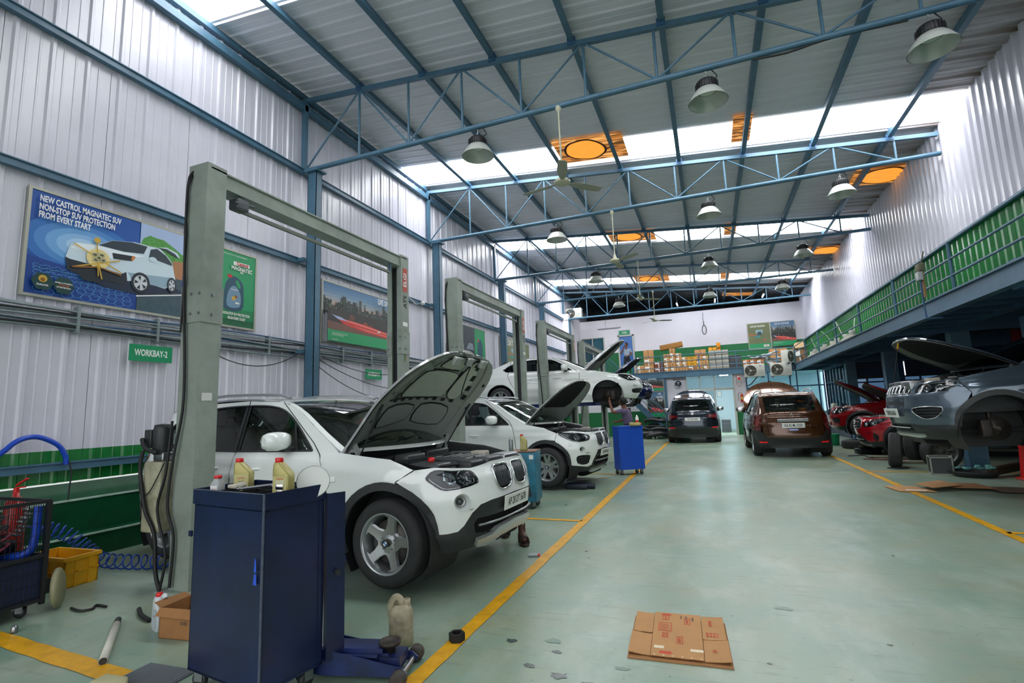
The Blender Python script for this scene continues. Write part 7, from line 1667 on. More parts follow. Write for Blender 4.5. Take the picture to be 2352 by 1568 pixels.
skyline('advert_poster', 'framed poster of a city skyline at dusk with red car streaks, behind the first lift', 7.50, 9.85, 2.84, 4.0, 'L', WX, ['LIVE ON THE EDGE'], [(.66, .88)], .17)
skyline('advert_poster', 'framed city skyline poster high on the upper back wall, the right one of the pair', 3.04, 4.05, 4.02, 5.20, 'B', 27.3, ['LIVE ON THE EDGE'], [(.14, .90)], .12, seed=5)
skyline('advert_poster', 'skyline poster behind the lower half of the stair window on the ground floor', -2.70, -1.97, .85, 2.0, 'B', 24.42, ['LIVE', 'ON THE', 'EDGE'], [(.66, .93), (.56, .80), (.66, .67)], .12, seed=6, small=False)
skyline('advert_poster', 'small skyline poster behind the upper half of the stair window on the ground floor', -2.70, -1.97, 2.08, 2.68, 'B', 24.42, ['LIVE ON THE EDGE'], [(.12, .88)], .07, seed=8, small=False)
def olive(label, y0, y1, z0, z1, axis, X, tz):
    t, P_ = wall_poster('advert_poster', label, y0, y1, z0, z1, axis, X); W_ = y1-y0; H_ = z1-z0; q = lambda a, b: (y0+W_*a, z0+H_*b)
    OL = pm('olive', '6f7850', noise=.15, nscale=2)
    sh = [(OL, [q(0, .18), q(1, .18), q(1, 1), q(0, 1)]), (pm('orange_wisp', 'b8662e'), [q(.02, .60), q(.35, .55), q(.7, .62), q(.4, .52), (q(.02, .54))]), (pm('piston_steel', '8fb0b8'), [q(.35, .60), q(.68, .60), q(.68, .74), q(.35, .74)]), (pm('piston_dark', '2d4a56'), [q(.42, .52), q(.62, .52), q(.60, .66), q(.44, .66)]), (pm('piston_teal', '3c8a8a'), [q(.30, .42), q(.55, .42), q(.52, .52), q(.33, .52)]), (pm('red_ball', 'b8604a'), disc(*q(.74, .34), W_*.05)), (G1, [q(0, 0), q(1, 0), q(1, .18), q(0, .18)]), (WHITE, [q(.66, .05), (q(.92, .05)), q(.92, .13), q(.66, .13)])]
    art(P_, sh, t); ptext('LIVE ON THE EDGE', *q(.12, .88), tz, WHITE, t, axis, X, sx=.62, lift=.053); ptext('Castrol', *q(.79, .09), .06, REDT, t, axis, X, align='CENTER', lift=.053)
olive('framed olive green piston poster on the upper back wall, the left one of the pair', 2.02, 2.98, 3.98, 5.20, 'B', 27.3, .12)
olive('framed olive and orange piston poster far along the left wall, by the second lift', 16.3, 19.3, 2.84, 4.0, 'L', WX, .30)
t, P_ = wall_poster('advert_poster', 'framed dark and green bottle poster on the left wall behind the second lift', 13.35, 14.95, 2.84, 4.0)
sh = [(pm('night', '24343f', noise=.4, nscale=6), [(13.35, 2.84), (14.20, 2.84), (14.20, 4.0), (13.35, 4.0)]), (pm('night_car', '7d8c98'), [(13.6, 3.3), (13.8, 3.5), (14.05, 3.5), (14.15, 3.3)]), (G1, [(14.20, 2.84), (14.95, 2.84), (14.95, 4.0), (14.20, 4.0)]), (BT, spline([(14.42, 3.1), (14.75, 3.1), (14.78, 3.5), (14.65, 3.68), (14.5, 3.64), (14.42, 3.5)], 3, True)), (pm('cap_red', 'c5242a'), [(14.42, 3.60), (14.52, 3.60), (14.52, 3.70), (14.42, 3.70)])]
art(P_, sh, t)
def sign(label, s_, y0, y1, z0, z1, axis='L', X=WX, sz=.1, off=.05, lines=None):
    t = thing('bay_sign', label, 'sign'); SG = mat('sign_green', '0e8a5a', .4)
    if axis == 'L': MB().box(X+off-.008, y0, z0, X+off, y1, z1).build('sign_board', SG, t); f = frame((X+off+.001, (y0+y1)/2, (z0+z1)/2), (0, 1, 0), (0, 0, 1))
    else: MB().box(y0, X-off, z0, y1, X-off+.008, z1).build('sign_board', SG, t); f = frame(((y0+y1)/2, X-off-.001, (z0+z1)/2), (1, 0, 0), (0, 0, 1))
    text('sign_lettering', s_, sz, WHITE, t, f, .025, .62); return t
sign('green sign reading WORKBAY-2 on the left wall under the SUV advert', 'WORKBAY-2', 4.08, 4.62, 2.19, 2.40, sz=.115, off=.11)
sign('green sign reading WORKBAY-3 on the left wall behind the first lift', 'WORKBAY-3', 8.72, 9.28, 2.17, 2.38, sz=.115, off=.11)
sign('green sign reading STORE above the upper back door', 'STORE', -4.28, -3.71, 5.20, 5.45, 'B', 27.3, .13)
# small lamp on a bracket along the wall
t = thing('wall_camera', 'small grey camera on a bent bracket on the left wall between the lifts', 'camera', (WX+.1, 10.5, 4.05))
m = MB(); m.tube([(0, -.2, -.9), (0, -.2, .1), (.06, -.2, .16), (.16, -.05, .0), (.24, .0, .02)], .014, 6); m.build('bracket', STEEL, t); m = MB(); m.lathe([(0, -.06), (.05, -.05), (.065, 0), (.03, .03), (0, .04)], 16, 0, Matrix.Translation((.30, .03, .04)) @ Matrix.Rotation(.6, 4, 'X')); m.build('camera_head', mat('camera_white', 'c9ccc8', .4), t)

# ================================================================== HIGH-BAY LAMPS AND FANS
SHADE = mat('lamp_shade', 'c3c8c2', .35, .3, spec=.6); HEAT = mat('lamp_heatsink', '26282b', .5, .3)
def highbay():
    t = thing('high_bay_lamp', '', 'ceiling lamp')
    m = MB(); m.lathe([(.255, 0), (.252, .012), (.20, .10), (.15, .165), (.125, .175)], 36); m.lathe([(.248, .004), (.196, .096), (.146, .158), (.12, .166)], 36); m.build('lamp_shade', SHADE, t)
    m = MB(); m.lathe([(0, .16), (.125, .16), (.135, .175), (.135, .27), (.12, .30), (.05, .315), (0, .32)], 28)
    for k in range(24): a = 2*PI*k/24; m.box(-.004, .128, .178, .004, .150, .268, M=Matrix.Rotation(a, 4, 'Z'))
    m.build('heat_sink', HEAT, t)
    m = MB(); m.lathe([(0, .155), (.11, .155)], 24); m.build('lamp_lens', mat('lamp_lens', 'dfe6e0', .3), t)
    m = MB(); m.tube([(0, 0, .315), (.02, 0, .36), (0, 0, .40), (-.02, 0, .36), (0, 0, .33)], .006, 5); m.tube([(0, 0, .38), (.015, 0, .42), (0, 0, .45), (0, 0, .48)], .006, 5); m.build('hook', STEEL, t)
    MB().tube([(.06, 0, .31), (.14, .03, .36), (.10, .04, .45), (.04, .03, .52)], .008, 5, smooth_path=3).build('power_cable', BLACK, t)
    return t
hb = highbay(); first = True
for yi, (y, rown) in enumerate(zip(TY[:4], ('first', 'second', 'third', 'fourth'))):
    for x, cn in ((-3.12, 'left'), (.31, 'middle'), (2.79, 'right')):
        o = hb if first else copy_tree(hb); first = False
        o.location = (x, y, 5.43); o['label'] = '%s high-bay lamp hanging under the %s roof truss' % (cn, rown); o['group'] = 'high-bay lamps under the trusses'
CRM = mat('fan_cream', 'b8b8a0', .45)
def fan():
    t = thing('ceiling_fan', '', 'ceiling fan')
    m = MB(); m.cyl((0, 0, .14), (0, 0, 1.20), .013, 8); m.build('down_rod', CRM, t)
    m = MB(); m.lathe([(0, 1.24), (.045, 1.22), (.05, 1.19), (.015, 1.12)], 18); m.build('canopy', CRM, t)
    m = MB(); m.lathe([(0, -.03), (.07, -.025), (.115, .0), (.12, .03), (.10, .05), (.05, .075), (.03, .14), (.022, .17), (.0, .17)], 28); m.build('motor', CRM, t)
    for k in range(3):
        M_ = Matrix.Rotation(2*PI*k/3+.5, 4, 'Z'); b = MB()
        rg = [[tuple(M_ @ Vector((x, w, z_))) for w, z_ in ((-.5*ww, .012+.5*dz), (.5*ww, .012-.5*dz), (.5*ww, .008-.5*dz), (-.5*ww, .008+.5*dz))] for x, ww, dz in ((.10, .04, .0), (.20, .10, .02), (.35, .15, .03), (.64, .13, .02), (.68, .10, .018))]
        b.rings(rg, 0, False, True); b.build('fan_blade', mat('fan_blade_grey', 'a2a294', .5), t)
    return t
fn_ = fan(); first = True
for y, l in zip(TY[:4], ('ceiling fan on a long rod under the first roof truss, nearest the camera', 'ceiling fan on a long rod under the second roof truss', 'ceiling fan under the third roof truss, before the dark roof void', 'ceiling fan under the fourth roof truss, in front of the white upper wall')):
    o = fn_ if first else copy_tree(fn_); first = False
    o.location = (-1.77, y, 4.70); o.rotation_euler = (0, 0, {0: .3, 1: 1.0, 2: .1, 3: -.1}[TY.index(y)]); o['label'] = l; o['group'] = 'ceiling fans'
m = MB(); m.tube([(.9, 6.92, 5.88), (1.3, 6.90, 5.84), (1.8, 6.92, 5.90), (2.6, 6.93, 5.88)], .014, 6, smooth_path=3); tag(m.build('power_cable', BLACK), 'black cable looping along the bottom of the nearest roof truss', 'cable')

# ================================================================== BACK MEZZANINE: boxes, sacks, crates, AC units
TAPE = mat('white_tape', 'd8d6cc', .5)
def carton(x0, x1, z0, z1, label, m_=CARDB, y=24.85, d=.35, tape=True, lab=True, group=None, rot=0, name='carton'):
    w = x1-x0; h = z1-z0; t = thing(name, label, 'box', ((x0+x1)/2, y, z0), rotz=rot, group=group)
    b = MB(); b.rbox(-w/2+.004, 0, 0, w/2-.004, d, h-.004, .008); b.build('carton_body', m_, t)
    if lab: l = MB(); l.box(-w*.42, -.0015, h*.55, w*.02, 0, h*.85); l.build('shipping_label', WHITE, t)
    if tape: l = MB(); l.box(-.02, -.001, 0, .02, 0, h-.01); l.box(-.02, 0, h-.004, .02, d, h-.002); l.build('tape', TAPE if lab else mat('brown_tape', '8a6238', .4), t)
    return t
K = 1.046; zz = lambda z: 1.4+(z-1.4)*K+.0; DZ = 2.90
def stack(x0, x1, hs, names, m_=CARDB, y=24.85, **k):
    z = DZ
    for i, h in enumerate(hs):
        dx = random.uniform(-.006, .006); carton(x0+dx, x1+dx, z, z+h, names[i], m_, y, lab=random.random() < .6 or 'lab' in k, **{a: b for a, b in k.items() if a != 'lab'}); z += h
    return z
stack(-3.24, -2.82, [.42], ['brown carton alone on the mezzanine floor, left end of the row'], group='mezzanine cartons')
stack(-2.81, -2.36, [.40, .32, .42], ['big brown carton at the bottom of the first tall stack on the mezzanine', 'big brown carton in the middle of the first tall stack on the mezzanine', 'plain tall brown carton on top of the first tall stack on the mezzanine'], group='mezzanine cartons')
stack(-2.34, -1.92, [.29, .27], ['carton with a big white label beside the first tall stack, lower', 'carton with a big white label beside the first tall stack, upper'], mat('dark_red_carton', '7a4630', .8, noise=.2), lab=1, group='mezzanine cartons')
n5 = ['bottom', 'second', 'third', 'fourth', 'topmost']
stack(-1.90, -1.63, [.245, .24, .23, .17], ['small brown carton, %s of the first small column on the mezzanine' % n for n in n5[:3]+['topmost']], group='mezzanine cartons')
stack(-1.62, -1.36, [.24, .22, .235, .225, .215], ['small brown carton, %s of the second small column, the tallest one' % n for n in n5], group='mezzanine cartons')
stack(-1.35, -1.09, [.24, .23, .22, .20], ['small brown carton, %s of the third small column on the mezzanine' % n for n in n5[:3]+['topmost']], group='mezzanine cartons')
stack(-1.08, -.84, [.24, .23, .23], ['small brown carton, %s of the fourth small column, left of the yellow crates' % n for n in ('bottom', 'middle', 'top')], group='mezzanine cartons')
zt = stack(-.83, -.45, [.27], ['wide brown carton under the three stacked yellow crates'], CARDD, group='mezzanine cartons')
for i, n in enumerate(('lowest', 'middle', 'top')):
    t = thing('plastic_crate', 'yellow plastic crate on the mezzanine, %s of the stack of three' % n, 'crate', (-.64, 24.85, DZ+.27+.14*i), group='stacked yellow crates')
    b = MB(); b.box(-.19, 0, 0, .19, .3, .135); b.build('crate_body', YELP, t); b = MB(); b.box(-.20, -.01, .105, .20, .31, .135); b.build('crate_rim', YELP, t); MB().box(-.07, -.012, .05, .07, -.0, .09).build('hand_hole', mat('crate_shadow_plastic', 'a87a10', .5), t)
stack(-.45, -.18, [.24, .23, .24], ['small brown carton, %s of the column right of the yellow crates' % n for n in ('bottom', 'middle', 'top')], group='mezzanine cartons')
stack(-.17, .08, [.24, .23, .22], ['small brown carton, %s of the column left of the grey sacks' % n for n in ('bottom', 'middle', 'top')], group='mezzanine cartons')
carton(-.50, .0, 3.64, 3.90, 'plain brown carton lying on top of the two columns beside the grey sacks', CARDB, 25.0, lab=False, group='mezzanine cartons')
t = carton(-2.03, -.98, 4.02, 4.26, 'long tied brown carton tilted across the top of the tallest column', mat('old_golden_carton', '9c6c28', .7, noise=.35, nscale=10), 24.95, lab=False, tape=True, group='mezzanine cartons'); t.rotation_euler = (0, -.13, 0); t.location.z = 4.05
SK = mat('grey_sack', '9a988e', .8, noise=.2, nscale=8)
for c_, (xa, xb) in enumerate(((.10, .38), (.38, .66), (.66, .95))):
    for i in range(4):
        t = thing('wrapped_bundle', 'grey paper-wrapped bundle, %s from the bottom in the %s column of the sack pile' % (('first', 'second', 'third', 'fourth')[i], ('left', 'middle', 'right')[c_]), 'bundle', ((xa+xb)/2, 24.85, DZ+.225*i), group='grey wrapped bundles')
        b = MB(); b.rbox(-.135, 0, 0, .135, .35, .222, .035); b.build('wrapping', SK, t); b = MB(); b.box(-.138, -.002, .10, .138, .0, .108); b.build('string', mat('twine', '6b6558', .8), t)
for i, (x, zb) in enumerate(((.22, 3.80), (.40, 3.80), (.58, 3.80), (.58, 3.98))):
    t = thing('storage_bin', ('yellow open bin on the sack pile, left', 'yellow open bin on the sack pile, middle', 'orange open bin on the sack pile, right lower', 'orange open bin on the sack pile, right upper')[i], 'bin', (x-.02, 24.9, zb), group='open storage bins')
    b = MB()
    for a in ((-.085, 0, 0, .085, .2, .01), (-.085, 0, 0, -.07, .2, .17), (.07, 0, 0, .085, .2, .17), (-.085, .19, 0, .085, .2, .17), (-.085, 0, 0, .085, .012, .07)): b.box(*a)
    b.build('bin_body', YELP if i < 2 else mat('orange_plastic', 'd9861a', .4), t); MB().box(-.085, .0, .13, .085, .012, .17).build('bin_bar', YELP if i > 1 else CARDD, t)
t = thing('dark_bin', 'dark grey plastic bin standing right of the grey bundles', 'bin', (1.20, 24.85, DZ)); MB().rbox(-.25, 0, 0, .25, .4, .62, .03).build('bin_body', mat('dark_grey_plastic', '3b3f40', .5), t); MB().rbox(-.27, -.02, .56, .27, .42, .62, .02).build('bin_rim', mat('dark_grey_plastic', '3b3f40', .5), t)
OC = mat('orange_carton', 'b06a34', .8, noise=.15)
for i, (xa, xb, h) in enumerate(((1.50, 1.78, .38), (1.80, 2.05, .38), (2.06, 2.36, .36))): carton(xa, xb, DZ, DZ+h, '%s of three orange-brown cartons under the plastic sheeting' % ('left', 'middle', 'right')[i], OC, group='cartons under the sheeting')
t = thing('plastic_sheeting', 'crumpled grey-white plastic sheeting heaped over the orange cartons', 'sheeting', (2.1, 24.95, 3.28))
b = MB(); r_ = random.Random(2)
for k in range(26): b.sphere((r_.uniform(-.35, .95), r_.uniform(-.1, .3), .04+r_.uniform(0, .12)*(1-abs(k/13-1))), (r_.uniform(.08, .18), .1, r_.uniform(.03, .07)), 0, 9, 6, Matrix.Rotation(r_.uniform(-.4, .4), 4, 'Y'))
b.build('sheet_folds', mat('crumpled_plastic', 'a6adb0', .25), t); b = MB(); b.sphere((.35, .1, .18), (.10, .1, .16), 0, 12, 8, Matrix.Rotation(.4, 4, 'Y')); b.sphere((.55, .1, .05), (.2, .12, .10), 0, 12, 8, Matrix.Rotation(.5, 4, 'Y')); b.build('sheet_roll', mat('crumpled_plastic', 'a6adb0', .25), t)
carton(2.72, 3.42, DZ, DZ+.88, 'very large brown carton below the posters at the right end of the mezzanine', CARDB, 25.6, .6, lab=False)
carton(3.50, 4.1, DZ, DZ+.75, 'large open brown carton in the corner of mezzanine and catwalk', mat('dim_carton', '7d5c3c', .85), 25.0, .6, lab=True)
t = thing('carton_flap_sheet', 'pale open carton flap sticking up in the mezzanine corner', 'cardboard', (3.75, 24.95, DZ+.75)); b = MB(); b.add([(-.2, 0, 0), (.3, 0, .02), (.22, .05, .3), (-.1, .05, .22)], [(0, 1, 2, 3), (3, 2, 1, 0)]); b.build('flap', mat('pale_cardboard', 'c9a880', .85), t)
MB().box(-.31, -.5, 0, .31, 0, .003).build('unused', CARDB) if False else None
def ac(name, label, loc, rotz=0, logo='HAIER', lattice=False, w=.80, h=.54, d=.30):
    t = thing(name, label, 'air conditioner', loc, rotz, 'air conditioner outdoor units'); ACW = mat('ac_casing', 'c5c6bc', .5)
    m = MB(); m.rbox(0, 0, 0, w, d, h, .015); m.build('casing', ACW, t)
    f = Matrix.Translation((w*.31, -.002, h*.5)) @ Matrix.Rotation(PI/2, 4, 'X')
    m = MB(); m.lathe([(0, .0), (.225, .0)], 32, 0, f); m.build('fan_opening', mat('ac_dark', '2c2b26', .7), t)
    m = MB(); m.lathe([(.23, -.002), (.235, .008), (.225, .012)], 32, 0, f)
    for r in (.06, .10, .14, .18, .215): m.tube([tuple(f @ Vector((r*math.cos(a), r*math.sin(a), .010))) for a in [2*PI*k/28 for k in range(29)]], .003, 4)
    for k in range(8): a = 2*PI*k/8; m.cyl(f @ Vector((.04*math.cos(a), .04*math.sin(a), .010)), f @ Vector((.22*math.cos(a), .22*math.sin(a), .010)), .003, 4)
    m.build('fan_guard', mat('guard_grey', '77766c', .5), t)
    for k in range(3):
        m = MB(); a = 2*PI*k/3; v = [tuple(f @ Vector((r*math.cos(a+da), r*math.sin(a+da), .004))) for r, da in ((.03, 0), (.19, -.25), (.20, .25), (.05, .5))]; m.add(v, [(0, 1, 2, 3)]); m.build('fan_blade', mat('guard_grey', '77766c', .5), t)
    m = MB(); m.lathe([(0, .012), (.04, .010), (.045, .004)], 16, 0, f); m.build('fan_hub', ACW, t)
    for k in range(4): MB().box(w*.68, -.002, h*.20+.05*k, w*.95, 0, h*.215+.05*k).build('casing_groove', mat('guard_grey', '77766c', .5), t)
    text('maker_lettering', logo, .05, mat('print_blueviolet', '5a62b0', .5), t, frame((w*.80, -.003, h*.84), (1, 0, 0), (0, 0, 1)), .02, .8)
    MB().box(.05, .0, -.05, .10, d+.1, 0).build('bracket', mat('bracket_dark', '30363a', .6), t); MB().box(w-.10, .0, -.05, w-.05, d+.1, 0).build('bracket', mat('bracket_dark', '30363a', .6), t)
    return t
ac('outdoor_unit', 'cream air conditioner unit hung on the back mezzanine beam, the left of the two', (1.48, 23.98, 2.46))
ac('outdoor_unit', 'cream air conditioner unit hung on the back mezzanine beam, the right of the two', (2.50, 23.98, 2.45))
ac('outdoor_unit', 'air conditioner unit seen from its side at the catwalk corner', (3.20, 23.9, 2.98), rotz=0.95, w=.62)
ac('outdoor_unit', 'beige air conditioner unit high in the left corner behind the farthest truss', (-6.60, 25.1, 5.98), w=.82, logo='')
for a, b_, l in (((2.2, 24.1, 2.44), (1.5, 24.3, 2.1), 'black pipe curving below the left mezzanine air conditioner'), ((3.55, 23.9, 3.2), (3.9, 23.6, 2.75), 'black pipe looping from the side-on air conditioner under the catwalk')):
    a = Vector(a); b_ = Vector(b_); tag(MB().tube([a, a.lerp(b_, .3)+Vector((0, 0, .12)), a.lerp(b_, .7)+Vector((0, 0, -.04)), b_], .022, 6, smooth_path=4).build('refrigerant_pipe', BLACK), l, 'pipe')
# garlanded plate, clock, extinguisher, tube batten on the ground-floor back wall
t = thing('garlanded_picture', 'small red and white picture with a beaded garland hanging from the mezzanine beam', 'picture', (1.24, 24.28, 2.32)); m = MB(); m.sphere((0, 0, .12), (.08, .015, .13), 0, 16, 8); m.build('picture', mat('pale_picture', 'd8c4c0', .5), t); m = MB(); m.box(-.035, -.018, .06, .06, -.015, .17); m.build('red_motif', REDT, t)
m = MB()
for k in range(40): a = 2*PI*k/40; m.sphere((.10*math.cos(a), -.01, .02+.25*math.sin(a)), .012, 0, 6, 4)
m.build('bead_garland', mat('garland_beads', 'a85a44', .6), t)['kind'] = 'stuff'
t = thing('wall_clock', 'round dark wall clock on the white wall left of the back windows', 'clock', (-1.30, 24.44, 2.33)); f = Matrix.Rotation(PI/2, 4, 'X'); m = MB(); m.lathe([(0, .02), (.135, .02), (.15, .03), (.16, .01), (.16, -.04)], 32, 0, f); m.build('clock_face', mat('clock_navy', '1f3040', .3), t); m = MB(); m.tube([tuple(f @ Vector((.15*math.cos(a), .15*math.sin(a), .032))) for a in [2*PI*k/28 for k in range(29)]], .010, 6); m.build('clock_rim', CHROME, t); m = MB(); m.box(-.05, -.025, .04, .05, -.022, .08); m.build('dial_print', WHITE, t); m = MB(); m.beam((0, -.03, 0), (.07, -.03, .03), .008, .004); m.beam((0, -.03, 0), (-.02, -.03, -.10), .006, .004); m.build('clock_hands', WHITE, t)
t = thing('tube_fitting', 'unlit tube batten above the wall clock', 'light fitting', (-1.55, 24.44, 2.56)); MB().box(0, 0, 0, .62, .05, .03).build('batten', mat('batten_grey', '9a98a4', .5), t); MB().cyl((.02, -.01, -.012), (.60, -.01, -.012), .013, 8).build('tube', mat('unlit_tube', '5c5a62', .4), t)
t = thing('tube_fitting', 'unlit tube batten high on the upper white wall left of the store sign', 'light fitting', (-5.42, 27.22, 5.62)); MB().box(0, 0, 0, 1.25, .05, .04).build('batten', mat('batten_grey', '9a98a4', .5), t); MB().tube([(.5, .04, .05), (.42, .04, .25), (.5, .05, .5)], .008, 5, smooth_path=3).build('flex', mat('batten_grey', '9a98a4', .5), t)
t = thing('fire_extinguisher', 'red fire extinguisher on the white pier right of the back doorway', 'fire extinguisher', (1.31, 24.40, 1.40)); m = MB(); m.lathe([(0, 0), (.055, 0), (.06, .02), (.06, .30), (.045, .34), (.018, .36), (.018, .40), (0, .40)], 20); m.build('cylinder', mat('extinguisher_red', 'b5201c', .3, coat=.5), t); m = MB(); m.box(-.05, -.062, .12, .05, -.058, .24); m.build('label', mat('yellow_label', 'd8b84a', .5), t); MB().tube([(0, 0, .39), (-.10, 0, .42), (-.15, 0, .3), (-.14, 0, .05)], .009, 5, smooth_path=3).build('hose', BLACK, t)
t = thing('cable_coil', 'loop of dark cable hanging on the upper white wall', 'cable', (.02, 27.28, 5.1)); m = MB(); m.tube([(0, 0, .45), (0, 0, .25)]+[(.10*math.sin(a), 0, .02+.23*math.cos(a)) for a in [2*PI*k/16 for k in range(17)]], .018, 6); m.tube([(0, 0, .9), (-.03, 0, .6), (0, 0, .45)], .008, 5); m.build('cable_loop', BLACK, t)
# upper door and window
t_ = window(7, -6.35, -5.12, 3.84, 5.16, 27.26, 2, 1, PVC, GLASSW); MB().box(-6.3, 27.27, 3.86, -5.2, 27.29, 5.14).build('window_poster', pm('window_blue', '8fc0d0'), t_); MB().box(-5.68, 27.262, 3.88, -5.18, 27.268, 5.12).build('window_poster', pm('window_teal', '3f8f9a'), t_)
w = MB(); w.box(-4.36, 27.2, 2.9, -4.28, 27.3, 5.2); w.box(-3.60, 27.2, 2.9, -3.52, 27.3, 5.2); w.box(-4.36, 27.2, 5.12, -3.52, 27.3, 5.2); d_ = w.build('door_2', PVC, kind='structure'); MB().box(-4.28, 27.25, 2.9, -3.60, 27.27, 5.12).build('door_leaf', pm('door_poster_blue', '3f6fb0'), d_); MB().box(-4.2, 27.24, 2.95, -3.68, 27.25, 3.6).build('door_poster', G1, d_)
# ---- stairs up to the mezzanine
ST = thing('staircase', 'blue steel staircase with pipe rails rising left behind the raised saloons', 'staircase')
a0, a1 = Vector((-1.75, 23.6, .0)), Vector((-4.3, 23.6, 2.85))
for y in (23.2, 24.0):
    MB().beam((a0.x, y, .05), (a1.x, y, 2.8), .04, .18).build('stringer', BLUE, ST)
for k in range(14): p = a0.lerp(a1, (k+.5)/14); MB().box(p.x-.13, 23.2, p.z-.02, p.x+.13, 24.0, p.z+.01).build('tread', BLUED, ST)
for dz in (.45, .65, .85, .95):
    MB().cyl((a0.x, 23.2, dz+.05), (a1.x, 23.2, 2.8+dz), .018, 6).build('rail', BLUE, ST)
for k in (0, .5, 1): p = a0.lerp(a1, k); MB().cyl((p.x, 23.2, p.z), (p.x, 23.2, p.z+1.0), .02, 6).build('rail_post', BLUE, ST)
# ---- pile of black parts at the foot of the stairs
names = ('bumper leaning', 'black plastic', 'engine shield', 'radiator frame', 'wheel arch liner', 'black hose bundle', 'black tray')
r_ = random.Random(11)
OILY = mat('oily_black_metal', '1a1b1e', .35, .6)
lab_ = ['black bumper lying at the %s of the scrap pile by the stairs' % s for s in ('left front', 'middle front', 'right front')]+['black plastic liner at the %s of the scrap pile by the stairs' % s for s in ('left back', 'middle back', 'right back', 'very top')]
for k, (x, y, z, l) in enumerate(((-2.7, 22.6, .1, lab_[0]), (-2.3, 22.5, .12, lab_[1]), (-2.15, 22.3, .1, lab_[2]), (-2.8, 23.0, .3, lab_[3]), (-2.4, 23.0, .4, lab_[4]), (-2.1, 22.75, .3, lab_[5]), (-2.35, 22.9, .68, lab_[6]))):
    t = thing('scrap_bumper' if k < 3 else 'wheel_liner', l, 'car part', (x, y, z), rotz=r_.uniform(-.6, .6)); m = MB(); m.tube([(-.45, .1, 0), (-.35, -.1, .08), (0, -.18, .12), (.35, -.1, .06), (.45, .12, .02)], .09 if k < 3 else .07, 7, smooth_path=3); m.build('shell', BLACKP, t); m = MB(); m.rbox(-.2, -.1, .05, .25, .15, .22, .03); m.build('bracket', OILY, t)
for x, z_, l, mm in ((-2.35, .0, 'white and red spray can on the floor before the scrap pile', WHITE), (-2.2, .0, 'tiny white bottle on the floor before the scrap pile', WHITE)):
    m = MB(); m.lathe([(0, 0), (.035, 0), (.035, .17 if z_ == 0 and 'spray' in l else .10), (.012, .22 if 'spray' in l else .14), (0, .24 if 'spray' in l else .15)], 12); tag(m.build('spray_can' if 'spray' in l else 'bottle', mm, loc=(x, 22.2, 0)), l, 'spray can' if 'spray' in l else 'bottle')

# ================================================================== CATWALK: old lamps in a row
for i in range(8):
    y = 16.9+.92*i
    t = thing('old_lamp', '%s old dusty high-bay lamp lying on the catwalk, counted from the camera' % ('first', 'second', 'third', 'fourth', 'fifth', 'sixth', 'seventh', 'eighth')[i], 'lamp', (3.95+.05*(i % 2), y, 2.90), rotz=i*.7, group='old lamps on the catwalk')
    m = MB(); m.lathe([(.30, 0), (.29, .03), (.20, .20), (.13, .27), (.12, .29)], 26); m.build('lamp_shade', mat('dusty_shade', '9a9484', .6, noise=.2), t)
    m = MB(); m.lathe([(0, .42), (.08, .42), (.085, .40), (.085, .28)], 18); m.build('lamp_neck', mat('pale_neck', 'b9bab2', .5), t)
    if i in (0, 3, 6): MB().tube([(.05, 0, .40), (.10, .1, .62), (.16, .25, .80)], .012, 6).build('lamp_arm', mat('pale_neck', 'b9bab2', .5), t)
for i, (y, l) in enumerate(((14.6, 'thin pale rod leaning on the catwalk rail, nearer one'), (18.6, 'thin pale rod leaning on the catwalk rail, farther one'))):
    m = MB(); m.cyl((0, 0, 0), (-.15, .35, .75), .014, 6); tag(m.build('leaning_rod', mat('pale_neck', 'b9bab2', .5), loc=(3.8, y+2.3, 2.9)), l, 'rod')
t = thing('switch_bracket', 'weathered wooden board with a grey switch box strapped to the catwalk rail', 'switch box', (3.42, 9.95, 2.98))
m = MB(); m.box(-.03, -.03, 0, -.01, .09, .55); m.build('board', mat('old_wood', '9a7a50', .8, noise=.3), t); m = MB(); m.rbox(-.10, -.06, .28, -.03, .06, .42, .01); m.build('switch_box', mat('switch_box_grey', 'b0b4b4', .5), t); m = MB(); m.tube([(-.06, 0, .28), (-.06, 0, .0), (-.05, 0, -.35), (.1, -.2, -.38)], .014, 6); m.build('conduit', BLUED, t); m = MB(); m.rbox(-.08, -.08, .43, .0, .10, .56, .02); m.tube([(-.02, 0, .55), (.02, -.05, .75)], .01, 5); m.build('rag_bundle', mat('dusty_rag', '6d6a58', .9), t)

# ================================================================== RIGHT SIDE FLOOR OBJECTS
def loose_wheel(label, loc, rot, style='ten', r=.34, rim=True):
    t = thing('spare_wheel' if rim else 'old_tyre', label, 'wheel' if rim else 'tyre', loc, rot=rot)
    e, R, hw = wheel(t, (0, 0, 0), -1, r, .225, .22, style, mat('dark_alloy', '8a8d90', .3, .8)) if rim else (None, None, None)
    if not rim:
        m = MB(); m.lathe([(.21, -.10), (.24, -.115), (.30, -.115), (r-.01, -.09), (r, -.06), (r, .06), (r-.01, .09), (.30, .115), (.24, .115), (.21, .10), (.20, .08), (.27, 0), (.20, -.08), (.21, -.10)], 40); m.build('tyre', mat('tyre_rubber', '232425', .75, noise=.35, nscale=10), t)
    return t
loose_wheel('car wheel with a silver spoked rim standing under the nose of the raised grey-blue SUV', (4.0, 12.05, .34), (.18, 0, .25))
loose_wheel('black car wheel with a dark rim standing left under the raised grey-blue SUV', (3.38, 12.45, .34), (.1, 0, 1.3), 'double')
loose_wheel('old tyre lying flat on the floor in front of the dull red SUV, lower one', (3.75, 17.1, .115), (0, 0, 0), rim=False, r=.36)
loose_wheel('old tyre lying flat on the floor left of the bright red SUV, upper one', (4.35, 17.65, .115), (0, 0, 0), rim=False, r=.34)
